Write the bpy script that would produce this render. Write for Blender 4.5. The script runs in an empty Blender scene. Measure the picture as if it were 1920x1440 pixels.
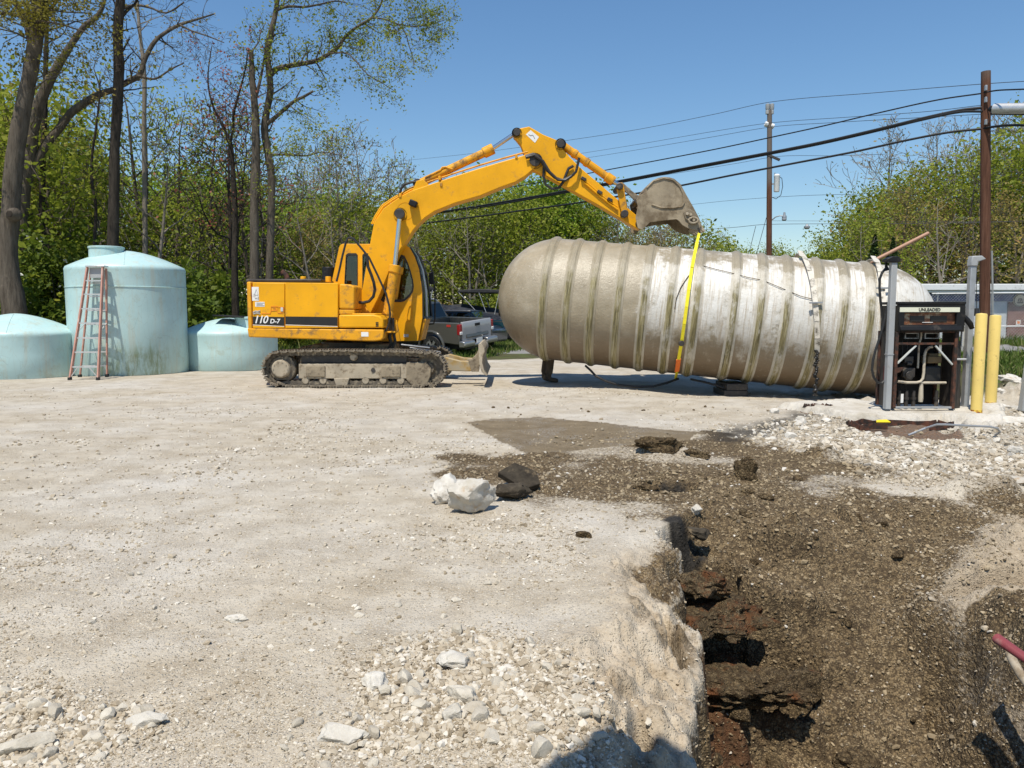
import bpy, bmesh, math, random
import numpy as np
from mathutils import Vector, Matrix
from mathutils.geometry import tessellate_polygon
R = math.radians
SC = bpy.context.scene
COL = SC.collection

# ------------------------------------------------------------------ camera, sky, sun, exposure
F = 1456.0; CAMH = 1.45; PITCH = math.atan(135.0 / F)
cam_d = bpy.data.cameras.new('camera'); cam = bpy.data.objects.new('camera', cam_d); COL.objects.link(cam)
cam_d.sensor_width = 36.0; cam_d.lens = 36.0 * F / 1920.0; cam_d.clip_start = 0.05; cam_d.clip_end = 5000
cam.location = (0, 0, CAMH); cam.rotation_euler = (math.pi / 2 - PITCH, 0, 0)
SC.camera = cam
SUNV = Vector((0.17, 0.44, -1.0)).normalized()          # direction the light travels
world = bpy.data.worlds.new('World'); SC.world = world; world.use_nodes = True
wn = world.node_tree.nodes; wl = world.node_tree.links
bg = wn['Background']; sky = wn.new('ShaderNodeTexSky'); sky.sky_type = 'NISHITA'; sky.sun_disc = False
sky.sun_elevation = math.asin(-SUNV.z); sky.sun_rotation = math.atan2(-SUNV.x, -SUNV.y) % (2 * math.pi)
sky.air_density = 1.3; sky.dust_density = 0.0; sky.ozone_density = 6.0; sky.altitude = 100
hsv = wn.new('ShaderNodeHueSaturation'); hsv.inputs['Saturation'].default_value = 1.10; wl.new(sky.outputs[0], hsv.inputs['Color'])
wl.new(hsv.outputs[0], bg.inputs[0]); bg.inputs[1].default_value = 0.107
sun_d = bpy.data.lights.new('sun', 'SUN'); sun_o = bpy.data.objects.new('sun', sun_d); COL.objects.link(sun_o)
sun_d.energy = 4.5; sun_d.angle = R(0.5); sun_d.color = (1.0, 0.935, 0.82)
sun_o.rotation_euler = SUNV.to_track_quat('-Z', 'Y').to_euler(); sun_o.location = (-5, -10, 30)
SC.view_settings.view_transform = 'Standard'; SC.view_settings.look = 'None'
SC.view_settings.exposure = 0.22; SC.view_settings.gamma = 1.0; SC.view_settings.use_curve_mapping = False

# ------------------------------------------------------------------ pixel (of the 1920x1440 photo) to place
CP, SP = math.cos(PITCH), math.sin(PITCH)
def W(px, py, Y):
    xr = (px - 960) / F; yr = (720 - py) / F
    t = Y / (CP + yr * SP)
    return Vector((xr * t, Y, CAMH + t * (-SP + yr * CP)))
def G(px, py, z=0.0):
    xr = (px - 960) / F; yr = (720 - py) / F
    t = (z - CAMH) / (-SP + yr * CP)
    return Vector((xr * t, t * (CP + yr * SP), z))
def RAY(px, py):
    xr = (px - 960) / F; yr = (720 - py) / F
    return Vector((xr, CP + yr * SP, -SP + yr * CP)).normalized()

# ------------------------------------------------------------------ objects
ORG = {}
def thing(name, label, cat, loc=(0, 0, 0), group=None, rot=None):
    o = bpy.data.objects.new(name, None); COL.objects.link(o)
    o.empty_display_size = 0.2; o.location = loc
    if rot: o.rotation_euler = rot; ORG[o.name] = None
    else: ORG[o.name] = Vector(loc)
    o['label'] = label; o['category'] = cat
    if group: o['group'] = group
    return o
def tag(o, label, cat, group=None):
    o['label'] = label; o['category'] = cat
    if group: o['group'] = group
    return o
def root_of(o):
    while o.parent: o = o.parent
    return o
def link_mesh(name, me, parent=None):
    o = bpy.data.objects.new(name, me); COL.objects.link(o)
    if parent: o.parent = parent
    return o
def copy_tree(o, parent=None):
    c = o.copy(); COL.objects.link(c)
    if parent: c.parent = parent
    for ch in list(o.children): copy_tree(ch, c)
    return c

class MB:
    def __init__(s): s.v = []; s.f = []; s.uv = None
    def add(s, vs, fs):
        b = len(s.v); s.v += [tuple(p) for p in vs]; s.f += [tuple(b + i for i in f) for f in fs]; return s
    def box(s, c, d, rot=None):
        x, y, z = d[0] / 2, d[1] / 2, d[2] / 2
        vs = [Vector((a * x, b * y, e * z)) for a in (-1, 1) for b in (-1, 1) for e in (-1, 1)]
        if rot is not None: vs = [rot @ p for p in vs]
        c = Vector(c)
        return s.add([p + c for p in vs], [(0, 1, 3, 2), (4, 6, 7, 5), (0, 4, 5, 1), (2, 3, 7, 6), (0, 2, 6, 4), (1, 5, 7, 3)])
    def span(s, a, b):
        a = Vector(a); b = Vector(b); return s.box((a + b) / 2, [abs(q) for q in (b - a)])
    def bar(s, p0, p1, w, t, up=(0, 0, 1)):
        p0 = Vector(p0); p1 = Vector(p1); d = (p1 - p0); L = d.length; d.normalize()
        sd = d.cross(Vector(up))
        if sd.length < 1e-4: sd = d.cross(Vector((0, 1, 0)))
        sd.normalize(); u = sd.cross(d)
        m = Matrix((d, sd, u)).transposed()
        return s.box((p0 + p1) / 2, (L, w, t), m)
    def tube(s, pts, r, n=8, cap=True):
        pts = [Vector(p) for p in pts]; m = len(pts)
        rs = r if isinstance(r, (list, tuple)) else [r] * m
        b = len(s.v); nrm = None
        for i in range(m):
            d = (pts[min(i + 1, m - 1)] - pts[max(i - 1, 0)])
            if d.length < 1e-9: d = Vector((0, 0, 1))
            d.normalize()
            if nrm is None:
                nrm = d.orthogonal().normalized()
            else:
                nrm = nrm - d * nrm.dot(d)
                nrm = nrm.normalized() if nrm.length > 1e-6 else d.orthogonal().normalized()
            q = d.cross(nrm)
            for k in range(n):
                a = 2 * math.pi * k / n
                s.v.append(tuple(pts[i] + (nrm * math.cos(a) + q * math.sin(a)) * rs[i]))
        for i in range(m - 1):
            for k in range(n):
                k2 = (k + 1) % n
                s.f.append((b + i * n + k, b + i * n + k2, b + (i + 1) * n + k2, b + (i + 1) * n + k))
        if cap:
            s.f.append(tuple(b + k for k in reversed(range(n)))); s.f.append(tuple(b + (m - 1) * n + k for k in range(n)))
        return s
    def cyl(s, p0, p1, r, n=16, r1=None): return s.tube([p0, p1], [r, r if r1 is None else r1], n)
    def prism(s, poly, axis, a, b, holes=()):
        """poly of 2-D points extruded along axis from a to b (axis 'y': (x,z); 'x': (y,z); 'z': (x,y))"""
        def P(q, t): return {'y': (q[0], t, q[1]), 'x': (t, q[0], q[1]), 'z': (q[0], q[1], t)}[axis]
        loops = [list(poly)] + [list(h) for h in holes]
        flat = [q for l in loops for q in l]; n = len(flat); base = len(s.v)
        s.v += [P(q, a) for q in flat] + [P(q, b) for q in flat]
        if holes:
            tris = tessellate_polygon([[Vector((q[0], q[1], 0)) for q in l] for l in loops])
            fs = [tuple(t) for t in tris]
        else: fs = [tuple(range(n))]
        for t in fs: s.f.append(tuple(base + i for i in t)); s.f.append(tuple(base + n + i for i in reversed(t)))
        k = 0
        for l in loops:
            m = len(l)
            for i in range(m):
                j = (i + 1) % m
                s.f.append((base + k + i, base + k + j, base + n + k + j, base + n + k + i))
            k += m
        return s
    def lathe(s, prof, c=(0, 0, 0), n=32, axis='z', a0=0.0, a1=2 * math.pi):
        c = Vector(c); b = len(s.v); m = len(prof); full = abs(a1 - a0 - 2 * math.pi) < 1e-6
        nn = n if full else n + 1
        for k in range(nn):
            a = a0 + (a1 - a0) * k / n
            for (r, h) in prof:
                q = (r * math.cos(a), r * math.sin(a))
                p = {'z': (q[0], q[1], h), 'y': (q[0], h, q[1]), 'x': (h, q[0], q[1])}[axis]
                s.v.append(tuple(c + Vector(p)))
        for k in range(n):
            k2 = (k + 1) % nn
            for i in range(m - 1):
                s.f.append((b + k * m + i, b + k2 * m + i, b + k2 * m + i + 1, b + k * m + i + 1))
        return s
    def build(s, name, mat, parent=None, smooth=True, bevel=0.0, seg=2, ang=35, org=None):
        me = bpy.data.meshes.new(name)
        off = org
        if off is None and parent is not None: off = ORG.get(root_of(parent).name)
        v = s.v
        if off is not None: v = [(p[0] - off[0], p[1] - off[1], p[2] - off[2]) for p in v]
        me.from_pydata(v, [], s.f); me.validate()
        bm = bmesh.new(); bm.from_mesh(me); bmesh.ops.remove_doubles(bm, verts=bm.verts, dist=1e-5)
        bmesh.ops.recalc_face_normals(bm, faces=bm.faces); bm.to_mesh(me); bm.free()
        if mat is not None: me.materials.append(mat)
        if smooth: me.shade_smooth(); me.set_sharp_from_angle(angle=R(ang))
        o = link_mesh(name, me, parent)
        if bevel > 0:
            md = o.modifiers.new('bevel', 'BEVEL'); md.width = bevel; md.segments = seg; md.limit_method = 'ANGLE'; md.angle_limit = R(40)
        return o
    def thing(s, name, label, cat, mat, group=None, org=None, **k):
        """a thing that is one mesh, its origin at the lowest point's middle"""
        a = np.array(s.v)
        off = Vector(((a[:, 0].min() + a[:, 0].max()) / 2, (a[:, 1].min() + a[:, 1].max()) / 2, a[:, 2].min())) if org is None else Vector(org)
        o = s.build(name, mat, None, org=off, **k); o.location = off
        return tag(o, label, cat, group)

def np_mesh(name, V, faces, mat, parent=None, attrs=None, smooth=False):
    """V (n,3); faces (m,k) with constant k"""
    me = bpy.data.meshes.new(name); V = np.asarray(V, np.float32); faces = np.asarray(faces, np.int32)
    m, k = faces.shape
    me.vertices.add(len(V)); me.vertices.foreach_set('co', V.ravel())
    me.loops.add(m * k); me.loops.foreach_set('vertex_index', faces.ravel())
    me.polygons.add(m); me.polygons.foreach_set('loop_start', np.arange(0, m * k, k, dtype=np.int32))
    try: me.polygons.foreach_set('loop_total', np.full(m, k, np.int32))
    except Exception: pass
    me.update(calc_edges=True)
    for an, arr in (attrs or {}).items():
        at = me.attributes.new(an, 'FLOAT', 'POINT'); at.data.foreach_set('value', np.asarray(arr, np.float32))
    if mat is not None: me.materials.append(mat)
    if smooth: me.shade_smooth()
    else: me.shade_flat()
    if name == '_': return me
    return link_mesh(name, me, parent)

def text_mesh(txt, size, depth, shear=0.0, bold=0.0, align='LEFT', space=1.0):
    cu = bpy.data.curves.new('lettering', 'FONT'); cu.body = txt; cu.size = size; cu.extrude = depth; cu.shear = shear
    cu.offset = bold; cu.align_x = align; cu.space_character = space; cu.resolution_u = 3
    o = bpy.data.objects.new('lettering', cu); COL.objects.link(o)
    dg = bpy.context.evaluated_depsgraph_get()
    me = bpy.data.meshes.new_from_object(o.evaluated_get(dg)); bpy.data.objects.remove(o); bpy.data.curves.remove(cu)
    return me
def lettering(name, txt, at, size, mat, parent, facing='-y', **k):
    me = text_mesh(txt, size, 0.002, **k); me.materials.clear(); me.materials.append(mat)
    off = ORG.get(root_of(parent).name) or Vector((0, 0, 0))
    o = link_mesh(name, me, parent); o.location = Vector(at) - off
    o.rotation_euler = (math.pi / 2, 0, 0)
    return o

# ------------------------------------------------------------------ noise for geometry
def _h(xi, yi, seed):
    n = (xi.astype(np.int64) * 374761393 + yi.astype(np.int64) * 668265263 + seed * 1442695041) & 0xffffffff
    n = ((n ^ (n >> 13)) * 1274126177) & 0xffffffff
    n = ((n ^ (n >> 16)) * 2246822519) & 0xffffffff
    return ((n ^ (n >> 15)) & 0xffffff) / float(0xffffff)
def vnoise(x, y, seed=0):
    xi = np.floor(x); yi = np.floor(y); fx = x - xi; fy = y - yi
    fx = fx * fx * fx * (fx * (fx * 6 - 15) + 10); fy = fy * fy * fy * (fy * (fy * 6 - 15) + 10)
    a = _h(xi, yi, seed); b = _h(xi + 1, yi, seed); c = _h(xi, yi + 1, seed); d = _h(xi + 1, yi + 1, seed)
    return (a + (b - a) * fx) * (1 - fy) + (c + (d - c) * fx) * fy
def fbm(x, y, o=4, seed=0, gain=0.5):
    s = 0; a = 1; t = 0
    for i in range(o):
        s = s + a * (vnoise(x, y, seed + i * 17) - 0.5); t += a; a *= gain; x = x * 2.03 + 13.7; y = y * 2.03 + 7.1
    return s / t * 2
def worley(x, y, seed=0):
    xi = np.floor(x); yi = np.floor(y); best = np.full(x.shape, 9.0); cid = np.zeros(x.shape)
    for i in (-1, 0, 1):
        for j in (-1, 0, 1):
            cx = xi + i; cy = yi + j
            d = np.hypot(cx + _h(cx, cy, seed) - x, cy + _h(cx, cy, seed + 5) - y)
            m = d < best; best = np.where(m, d, best); cid = np.where(m, _h(cx, cy, seed + 9), cid)
    return best, cid
def sstep(a, b, x):
    t = np.clip((x - a) / (b - a), 0, 1); return t * t * (3 - 2 * t)
def poly_sd(poly, X, Y):
    """signed distance, positive inside"""
    P = np.array([(p[0], p[1]) for p in poly]); d = np.full(X.shape, 1e9); ins = np.zeros(X.shape, bool)
    n = len(P)
    for i in range(n):
        a = P[i]; b = P[(i + 1) % n]; e = b - a
        t = np.clip(((X - a[0]) * e[0] + (Y - a[1]) * e[1]) / max(e @ e, 1e-12), 0, 1)
        d = np.minimum(d, np.hypot(X - a[0] - t * e[0], Y - a[1] - t * e[1]))
        c = ((a[1] > Y) != (b[1] > Y))
        with np.errstate(divide='ignore', invalid='ignore'):
            xi = a[0] + (Y - a[1]) * e[0] / (e[1] if e[1] != 0 else 1e-12)
        ins ^= c & (X < xi)
    return np.where(ins, d, -d)

# ------------------------------------------------------------------ materials
class NT:
    def __init__(s, name):
        s.m = bpy.data.materials.new(name); s.m.use_nodes = True; s.t = s.m.node_tree; s.n = s.t.nodes; s.l = s.t.links
        s.b = s.n['Principled BSDF']; s.out = s.n['Material Output']; s._tc = None
    def set(s, node, sock, val):
        i = node.inputs[sock]
        if hasattr(val, 'is_output') or isinstance(val, bpy.types.NodeSocket): s.l.new(val, i)
        else:
            if isinstance(val, (tuple, list)) and len(val) == 3 and i.type == 'RGBA': val = (*val, 1)
            i.default_value = val
    def tc(s, which='Object'):
        if s._tc is None: s._tc = s.n.new('ShaderNodeTexCoord')
        return s._tc.outputs[which]
    def mapping(s, vec, scale=(1, 1, 1), rot=(0, 0, 0)):
        n = s.n.new('ShaderNodeMapping'); n.inputs['Scale'].default_value = scale; n.inputs['Rotation'].default_value = rot; s.l.new(vec, n.inputs['Vector']); return n.outputs[0]
    def noise(s, scale=5, detail=4, rough=.55, vec=None, dist=0):
        n = s.n.new('ShaderNodeTexNoise'); n.inputs['Scale'].default_value = scale; n.inputs['Detail'].default_value = detail
        n.inputs['Roughness'].default_value = rough; n.inputs['Distortion'].default_value = dist
        s.l.new(vec if vec is not None else s.tc(), n.inputs['Vector']); return n.outputs['Fac']
    def voro(s, scale=20, vec=None, out='Distance', feature='F1', rnd=1.0):
        n = s.n.new('ShaderNodeTexVoronoi'); n.feature = feature; n.inputs['Scale'].default_value = scale; n.inputs['Randomness'].default_value = rnd
        s.l.new(vec if vec is not None else s.tc(), n.inputs['Vector']); return n.outputs[out]
    def ramp(s, fac, stops, interp='LINEAR'):
        n = s.n.new('ShaderNodeValToRGB'); n.color_ramp.interpolation = interp; e = n.color_ramp.elements
        while len(e) < len(stops): e.new(0.5)
        for i, (p, c) in enumerate(stops):
            e[i].position = p; e[i].color = (*c, 1) if isinstance(c, (tuple, list)) else (c, c, c, 1)
        s.l.new(fac, n.inputs[0]); return n.outputs[0]
    def mix(s, fac, a, b, mode='MIX'):
        n = s.n.new('ShaderNodeMix'); n.data_type = 'RGBA'; n.blend_type = mode
        s.set(n, 0, fac); s.set(n, 6, a); s.set(n, 7, b); return n.outputs[2]
    def math(s, op, a, b=0.0, clamp=False):
        n = s.n.new('ShaderNodeMath'); n.operation = op; n.use_clamp = clamp; s.set(n, 0, a); s.set(n, 1, b); return n.outputs[0]
    def mr(s, v, a, b, c=0.0, d=1.0):
        n = s.n.new('ShaderNodeMapRange'); n.interpolation_type = 'SMOOTHSTEP'; s.set(n, 0, v); s.set(n, 1, a); s.set(n, 2, b); s.set(n, 3, c); s.set(n, 4, d); return n.outputs[0]
    def attr(s, name):
        n = s.n.new('ShaderNodeAttribute'); n.attribute_name = name; return n.outputs['Fac']
    def xyz(s, vec=None):
        n = s.n.new('ShaderNodeSeparateXYZ'); s.l.new(vec if vec is not None else s.tc(), n.inputs[0]); return n.outputs
    def comb(s, x, y, z):
        n = s.n.new('ShaderNodeCombineXYZ'); s.set(n, 0, x); s.set(n, 1, y); s.set(n, 2, z); return n.outputs[0]
    def bump(s, h, strength=.3, dist=.01, normal=None):
        n = s.n.new('ShaderNodeBump'); n.inputs['Strength'].default_value = strength; n.inputs['Distance'].default_value = dist
        s.l.new(h, n.inputs['Height'])
        if normal is not None: s.l.new(normal, n.inputs['Normal'])
        s.l.new(n.outputs[0], s.b.inputs['Normal']); return n.outputs[0]
    def fin(s, col, rough=.6, metal=0.0, spec=.5):
        s.set(s.b, 'Base Color', col); s.set(s.b, 'Roughness', rough); s.set(s.b, 'Metallic', metal); s.set(s.b, 'Specular IOR Level', spec); return s.m

def paint(name, col, rough=.45, var=.12, scale=3, dirt=None, damt=.35, dscale=6, metal=0.0, bump=0.0, bscale=60, spec=.5):
    t = NT(name); n1 = t.noise(scale, 5)
    lo = tuple(c * (1 - var) for c in col); hi = tuple(min(1, c * (1 + var)) for c in col)
    c = t.ramp(n1, [(.3, lo), (.7, hi)]); r = rough
    if dirt:
        n2 = t.noise(dscale, 8, .68); f = t.mr(n2, .62 - damt * .35, .80 - damt * .25)
        n3 = t.noise(dscale * 9, 3, .6); f2 = t.mr(n3, .66, .74)
        f = t.math('MAXIMUM', f, t.math('MULTIPLY', f2, .55))
        c = t.mix(f, c, dirt); r = t.math('ADD', t.math('MULTIPLY', f, max(0, .85 - rough)), rough)
    if bump: t.bump(t.noise(bscale, 4), bump, .004)
    return t.fin(c, r, metal, spec)
def glass(name, tint=(.3, .35, .33), clear=.55, rough=.03):
    t = NT(name); tr = t.n.new('ShaderNodeBsdfTransparent'); tr.inputs[0].default_value = (*tint, 1)
    gl = t.n.new('ShaderNodeBsdfGlossy'); gl.inputs['Roughness'].default_value = rough; gl.inputs[0].default_value = (.8, .85, .85, 1)
    fr = t.n.new('ShaderNodeFresnel'); fr.inputs[0].default_value = 1.5
    mx = t.n.new('ShaderNodeMixShader'); t.l.new(t.math('ADD', fr.outputs[0], .04), mx.inputs[0]); t.l.new(tr.outputs[0], mx.inputs[1]); t.l.new(gl.outputs[0], mx.inputs[2])
    t.l.new(mx.outputs[0], t.out.inputs[0]); t.n.remove(t.b); return t.m

YEL = (.80, .38, .006)
M = {}
M['yellow'] = paint('excavator yellow paint', YEL, .42, .10, 2.0, dirt=(.42, .22, .05), damt=.22, dscale=5, spec=.3)
M['yellow_worn'] = paint('worn yellow paint', (.74, .34, .012), .5, .14, 3, dirt=(.20, .12, .055), damt=.45, dscale=6, spec=.3)
M['mudsteel'] = paint('mud caked steel', (.27, .22, .15), .8, .3, 5, dirt=(.10, .075, .05), damt=.5, dscale=9, bump=.5, bscale=30)
M['mudpale'] = paint('pale dried mud on steel', (.40, .34, .25), .85, .2, 4, dirt=(.16, .12, .075), damt=.45, dscale=8, bump=.5, bscale=35)
M['track'] = paint('worn track steel', (.10, .082, .06), .65, .35, 8, dirt=(.34, .28, .19), damt=.45, dscale=14, bump=.3)
M['shoe'] = paint('dusty track shoe steel', (.24, .20, .145), .7, .3, 9, dirt=(.09, .07, .05), damt=.4, dscale=14, bump=.3)
M['black'] = paint('black rubber', (.018, .018, .018), .5, .3, 8, dirt=(.10, .085, .065), damt=.2, dscale=12)
M['blackplastic'] = paint('black plastic', (.013, .013, .014), .5, .2, 6, dirt=(.07, .06, .05), damt=.15, spec=.25)
M['decal_black'] = paint('black decal', (.016, .014, .013), .4, .15, 4)
M['white'] = paint('white paint', (.78, .77, .74), .5, .05, 4, dirt=(.45, .40, .33), damt=.2)
M['orange_line'] = paint('orange decal', (.75, .20, .02), .5, .1)
M['greymark'] = paint('grey decal', (.30, .29, .28), .5, .2, 30)
M['chrome'] = paint('chromed rod', (.62, .62, .62), .16, .05, 4, metal=1.0)
M['cabglass'] = glass('cab glass', (.42, .47, .45))
M['darkglass'] = glass('dark glass', (.06, .065, .065))
M['pinsteel'] = paint('greasy pin steel', (.04, .034, .03), .5, .3, 10, dirt=(.16, .13, .09), damt=.22)
M['frame_grey'] = paint('grey window frame', (.55, .57, .54), .45, .1)
M['galv'] = paint('galvanised steel', (.40, .41, .42), .45, .12, 8, metal=.5, dirt=(.25, .24, .22), damt=.25)
M['alu'] = paint('aluminium', (.62, .62, .61), .4, .08, 8, metal=.6, dirt=(.4, .36, .3), damt=.25)
M['ladder'] = paint('faded orange fibreglass', (.47, .235, .175), .55, .12, 6, dirt=(.55, .40, .33), damt=.3)
M['rust'] = paint('rusty steel', (.115, .042, .022), .85, .4, 8, dirt=(.022, .016, .013), damt=.75, dscale=12, bump=.4)
M['postgrey'] = paint('grey painted post', (.36, .37, .37), .5, .06, 5, dirt=(.24, .22, .19), damt=.25)
M['bollard'] = paint('yellow bollard paint', (.78, .58, .17), .5, .07, 3, dirt=(.20, .11, .04), damt=.16, dscale=7)
M['yellow_bright'] = paint('bright yellow paint', (.80, .60, .02), .45, .08, 5, dirt=(.3, .15, .04), damt=.2)
M['sling'] = paint('yellow webbing', (.86, .72, .02), .7, .08, 30, bump=.2, bscale=200)
M['sling_orange'] = paint('orange webbing label', (.85, .19, .03), .7, .08, 30)
M['tar'] = paint('black tarry muck', (.014, .013, .012), .35, .4, 20, bump=.8, bscale=40)
M['polewood'] = None
M['cable'] = paint('black cable sheath', (.012, .012, .013), .5, .2)
M['wire'] = paint('weathered wire', (.05, .052, .055), .5, .2)
# ================================================================== THE GROUND (one sheet, pit included)
def gp(*pts): return [(G(x, y).x, G(x, y).y) for x, y in pts]
BY = [-8, 0.5, 1.5, 2.3, 3.18, 4.0, 4.47, 5.1, 5.6, 6.4]
BX = [.30, .42, .50, .60, .74, .90, 1.01, 1.10, 1.30, 1.7]
POLY_WET = gp((874, 795), (930, 786), (1010, 784), (1100, 793), (1200, 803), (1320, 812), (1290, 826), (1160, 838), (1060, 850), (980, 852), (940, 834), (905, 810))
POLY_DIRT = gp((850, 858), (960, 850), (1120, 815), (1330, 818), (1470, 842), (1560, 866), (1640, 905), (1700, 950), (1600, 1010), (1340, 1010), (1250, 985), (1200, 945), (1020, 948), (930, 905), (860, 890))
POLY_DIRT2 = gp((1740, 905), (1800, 893), (1900, 910), (1990, 940), (1990, 975), (1800, 945))
POLY_GRAVEL = gp((1290, 815), (1400, 795), (1500, 775), (1660, 785), (1800, 780), (1990, 750), (2050, 905), (1800, 900), (1640, 905), (1560, 870), (1440, 838))
POLY_RUB = gp((560, 1440), (640, 1330), (660, 1255), (760, 1200), (890, 1165), (1000, 1190), (1120, 1230), (1190, 1330), (1180, 1440))
POLY_RUB2 = gp((-60, 1290), (60, 1280), (170, 1310), (290, 1320), (310, 1390), (190, 1440), (180, 1500), (-60, 1500))
POLY_ASPH = gp((1330, 822), (1390, 800), (1490, 770), (1530, 780), (1450, 810), (1370, 830))
POLY_YARD = [(-60, -20), (60, -20), (60, 9), (7.6, 13.5), (7.5, 16.0), (6.2, 19), (2.5, 26.0), (.5, 24.0), (-2.6, 22.6), (-5, 22.0), (-9, 22.0), (-14, 20.0), (-60, 19)]
POLY_ROAD = [(-40, 34), (-6, 29.5), (-2, 27.2), (5, 27.2), (20, 27.0), (80, 24), (80, 31), (20, 33), (-2, 33.0), (-12, 36), (-40, 41)]
# small holes and heaps: px, py, z of the spot, half-size in x, half-size in y, height, sharpness
HOLES = [(1283, 1006, -.02, .17, .2, -.5, 6), (1255, 915, 0, .26, .22, -.20, 3), (1400, 1335, -.95, .46, .24, -.50, 4), (1350, 1220, -.62, .30, .17, -.42, 4),
         (1870, 1050, -.05, .34, .18, -.26, 3), (1800, 1120, -.1, .12, .22, -.24, 4), (1925, 1290, -.25, .10, .35, -.35, 4),
         (1205, 1345, -.05, .05, .10, -.28, 4), (1262, 1190, -.1, .035, .25, -.2, 3), (1660, 800, 0, .6, .6, -.04, 3), (1760, 812, 0, .5, .5, -.04, 3)]
HEAPS = [(1945, 745, 0, 1.25, 1.0, .34, 1.25), (1250, 858, 0, .45, .34, .10, 1.6), (1390, 900, 0, .2, .2, .06, 1.8), (1545, 858, 0, .22, .22, .10, 1.8), (970, 925, 0, .3, .2, .05, 1.8),
         (1760, 1075, -.1, .16, .36, .10, 1.8), (1890, 1150, -.1, .5, .2, .08, 1.8), (1610, 1390, -.8, .14, .14, .10, 3), (1840, 920, 0, .35, .25, .10, 2.5),
         (1250, 1080, -.05, .16, .14, .06, 3), (1480, 1000, -.1, .09, .08, .07, 3), (1590, 985, -.1, .06, .22, .08, 3)]
def bumpfield(lst, X, Y):
    z = np.zeros(X.shape)
    for (px, py, z0, sx, sy, h, k) in lst:
        p = G(px, py, z0); dx = (X - p.x) / sx; dy = (Y - p.y) / sy
        m = (np.abs(dx) < 1.6) & (np.abs(dy) < 1.6)
        if not m.any(): continue
        r = np.sqrt(dx[m] ** 2 + dy[m] ** 2) + .28 * fbm(X[m] * 7, Y[m] * 7, 3, 61)
        z[m] += h * (1 - sstep(1 - 1.0 / k * 1.4, 1.0 + .12, r))
    return z
def masks(X, Y):
    j = .22 * fbm(X * 1.6, Y * 1.6, 4, 3) + .06 * fbm(X * 9, Y * 9, 3, 4)
    jn = j * np.clip(Y / 8, .35, 1.3)
    s = X - np.interp(Y, BY, BX) + .20 * fbm(X * 1.5, Y * 1.5, 4, 21) + .13 * fbm(X * 4.5, Y * 3.2, 4, 22)
    rb = 2.45 + .22 * fbm(X * .9, Y * .9, 3, 31) + np.clip((Y - 4.6) * .9, 0, 3) + np.clip(3.4 - Y, 0, 3) * .55
    right = sstep(-.25, .3, X - rb)
    D = {}
    near = sstep(6.3, 5.6, Y + .25 * fbm(X * 1.3, Y * 1.3, 3, 41))
    pit = sstep(-.02, .06, s) * near
    D['s'] = s; D['right'] = right; D['pit'] = pit
    dirt = np.maximum(sstep(-.42, .30, poly_sd(POLY_DIRT, X, Y) + jn * 2.6), pit * (1 - .85 * right))
    dirt = np.maximum(dirt, .85 * sstep(-.1, .15, poly_sd(POLY_DIRT2, X, Y) + jn))
    dirt = np.maximum(dirt, .95 * near * right * sstep(-.10, .22, fbm(X * 1.5, Y * 1.5, 4, 77)) * sstep(5.6, 4.9, Y))
    D['wet'] = sstep(-.02, .03, poly_sd(POLY_WET, X, Y) + .25 * jn) * (1 - pit)
    apron = sstep(-.3, .5, fbm(X * 1.1, Y * 1.1, 4, 81)) * (1 - pit)
    D['dirt'] = np.maximum(dirt * (1 - .6 * apron), D['wet'] * .75)
    D['sand'] = right * near
    D['gravel'] = sstep(-.25, .25, poly_sd(POLY_GRAVEL, X, Y) + jn) * (1 - D['dirt'] * .9)
    D['rub'] = np.maximum(sstep(-.12, .2, poly_sd(POLY_RUB, X, Y) + jn), sstep(-.1, .2, poly_sd(POLY_RUB2, X, Y) + jn))
    o = G(1370, 1400, -.85); D['rust'] = .75 * pit * sstep(.62, .25, np.hypot((X - o.x) / 1.25, (Y - o.y) / .9) + .35 * fbm(X * 3, Y * 3, 3, 51))
    o = G(1390, 1160, -.35); D['rust'] = np.maximum(D['rust'], .45 * pit * sstep(.5, .15, np.hypot((X - o.x), (Y - o.y)) + .3 * fbm(X * 3, Y * 3, 3, 52)))
    for px, py, a, b in ((1705, 806, .85, .85), (1530, 774, .30, .40)):
        o = G(px, py); D['rust'] = np.maximum(D['rust'], 1.0 * sstep(.95, .6, np.hypot((X - o.x) / a, (Y - o.y) / b) + .3 * fbm(X * 3, Y * 3, 3, 53)))
    D['asph'] = .8 * sstep(-.2, .2, poly_sd(POLY_ASPH, X, Y) + jn)
    for px, py, z0, a, b in ((1285, 1003, -.08, .15, .17), (1258, 912, -.02, .16, .10)):
        o = G(px, py, z0); D['asph'] = np.maximum(D['asph'], sstep(1.0, .7, np.hypot((X - o.x) / a, (Y - o.y) / b) + .4 * fbm(X * 6, Y * 6, 3, 54)))
    D['yard'] = sstep(-.25, .25, poly_sd(POLY_YARD, X, Y) + jn * 1.5)
    D['road'] = sstep(-.15, .15, poly_sd(POLY_ROAD, X, Y))
    # chalky bank on the left of the pit
    D['bank'] = sstep(-.58, -.30, s) * (1 - sstep(-.03, .03, s)) * sstep(4.9, 4.4, Y)
    crumb = sstep(-.42, -.05, s + .5 * fbm(X * 2.1, Y * 2.1, 4, 44)) * (1 - pit) * sstep(2.9, 4.2, Y + .4 * fbm(X * 2, Y * 2, 2, 45)) * sstep(5.3, 4.7, Y)
    D['dirt'] = np.maximum(D['dirt'], .62 * crumb)
    return D
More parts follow.
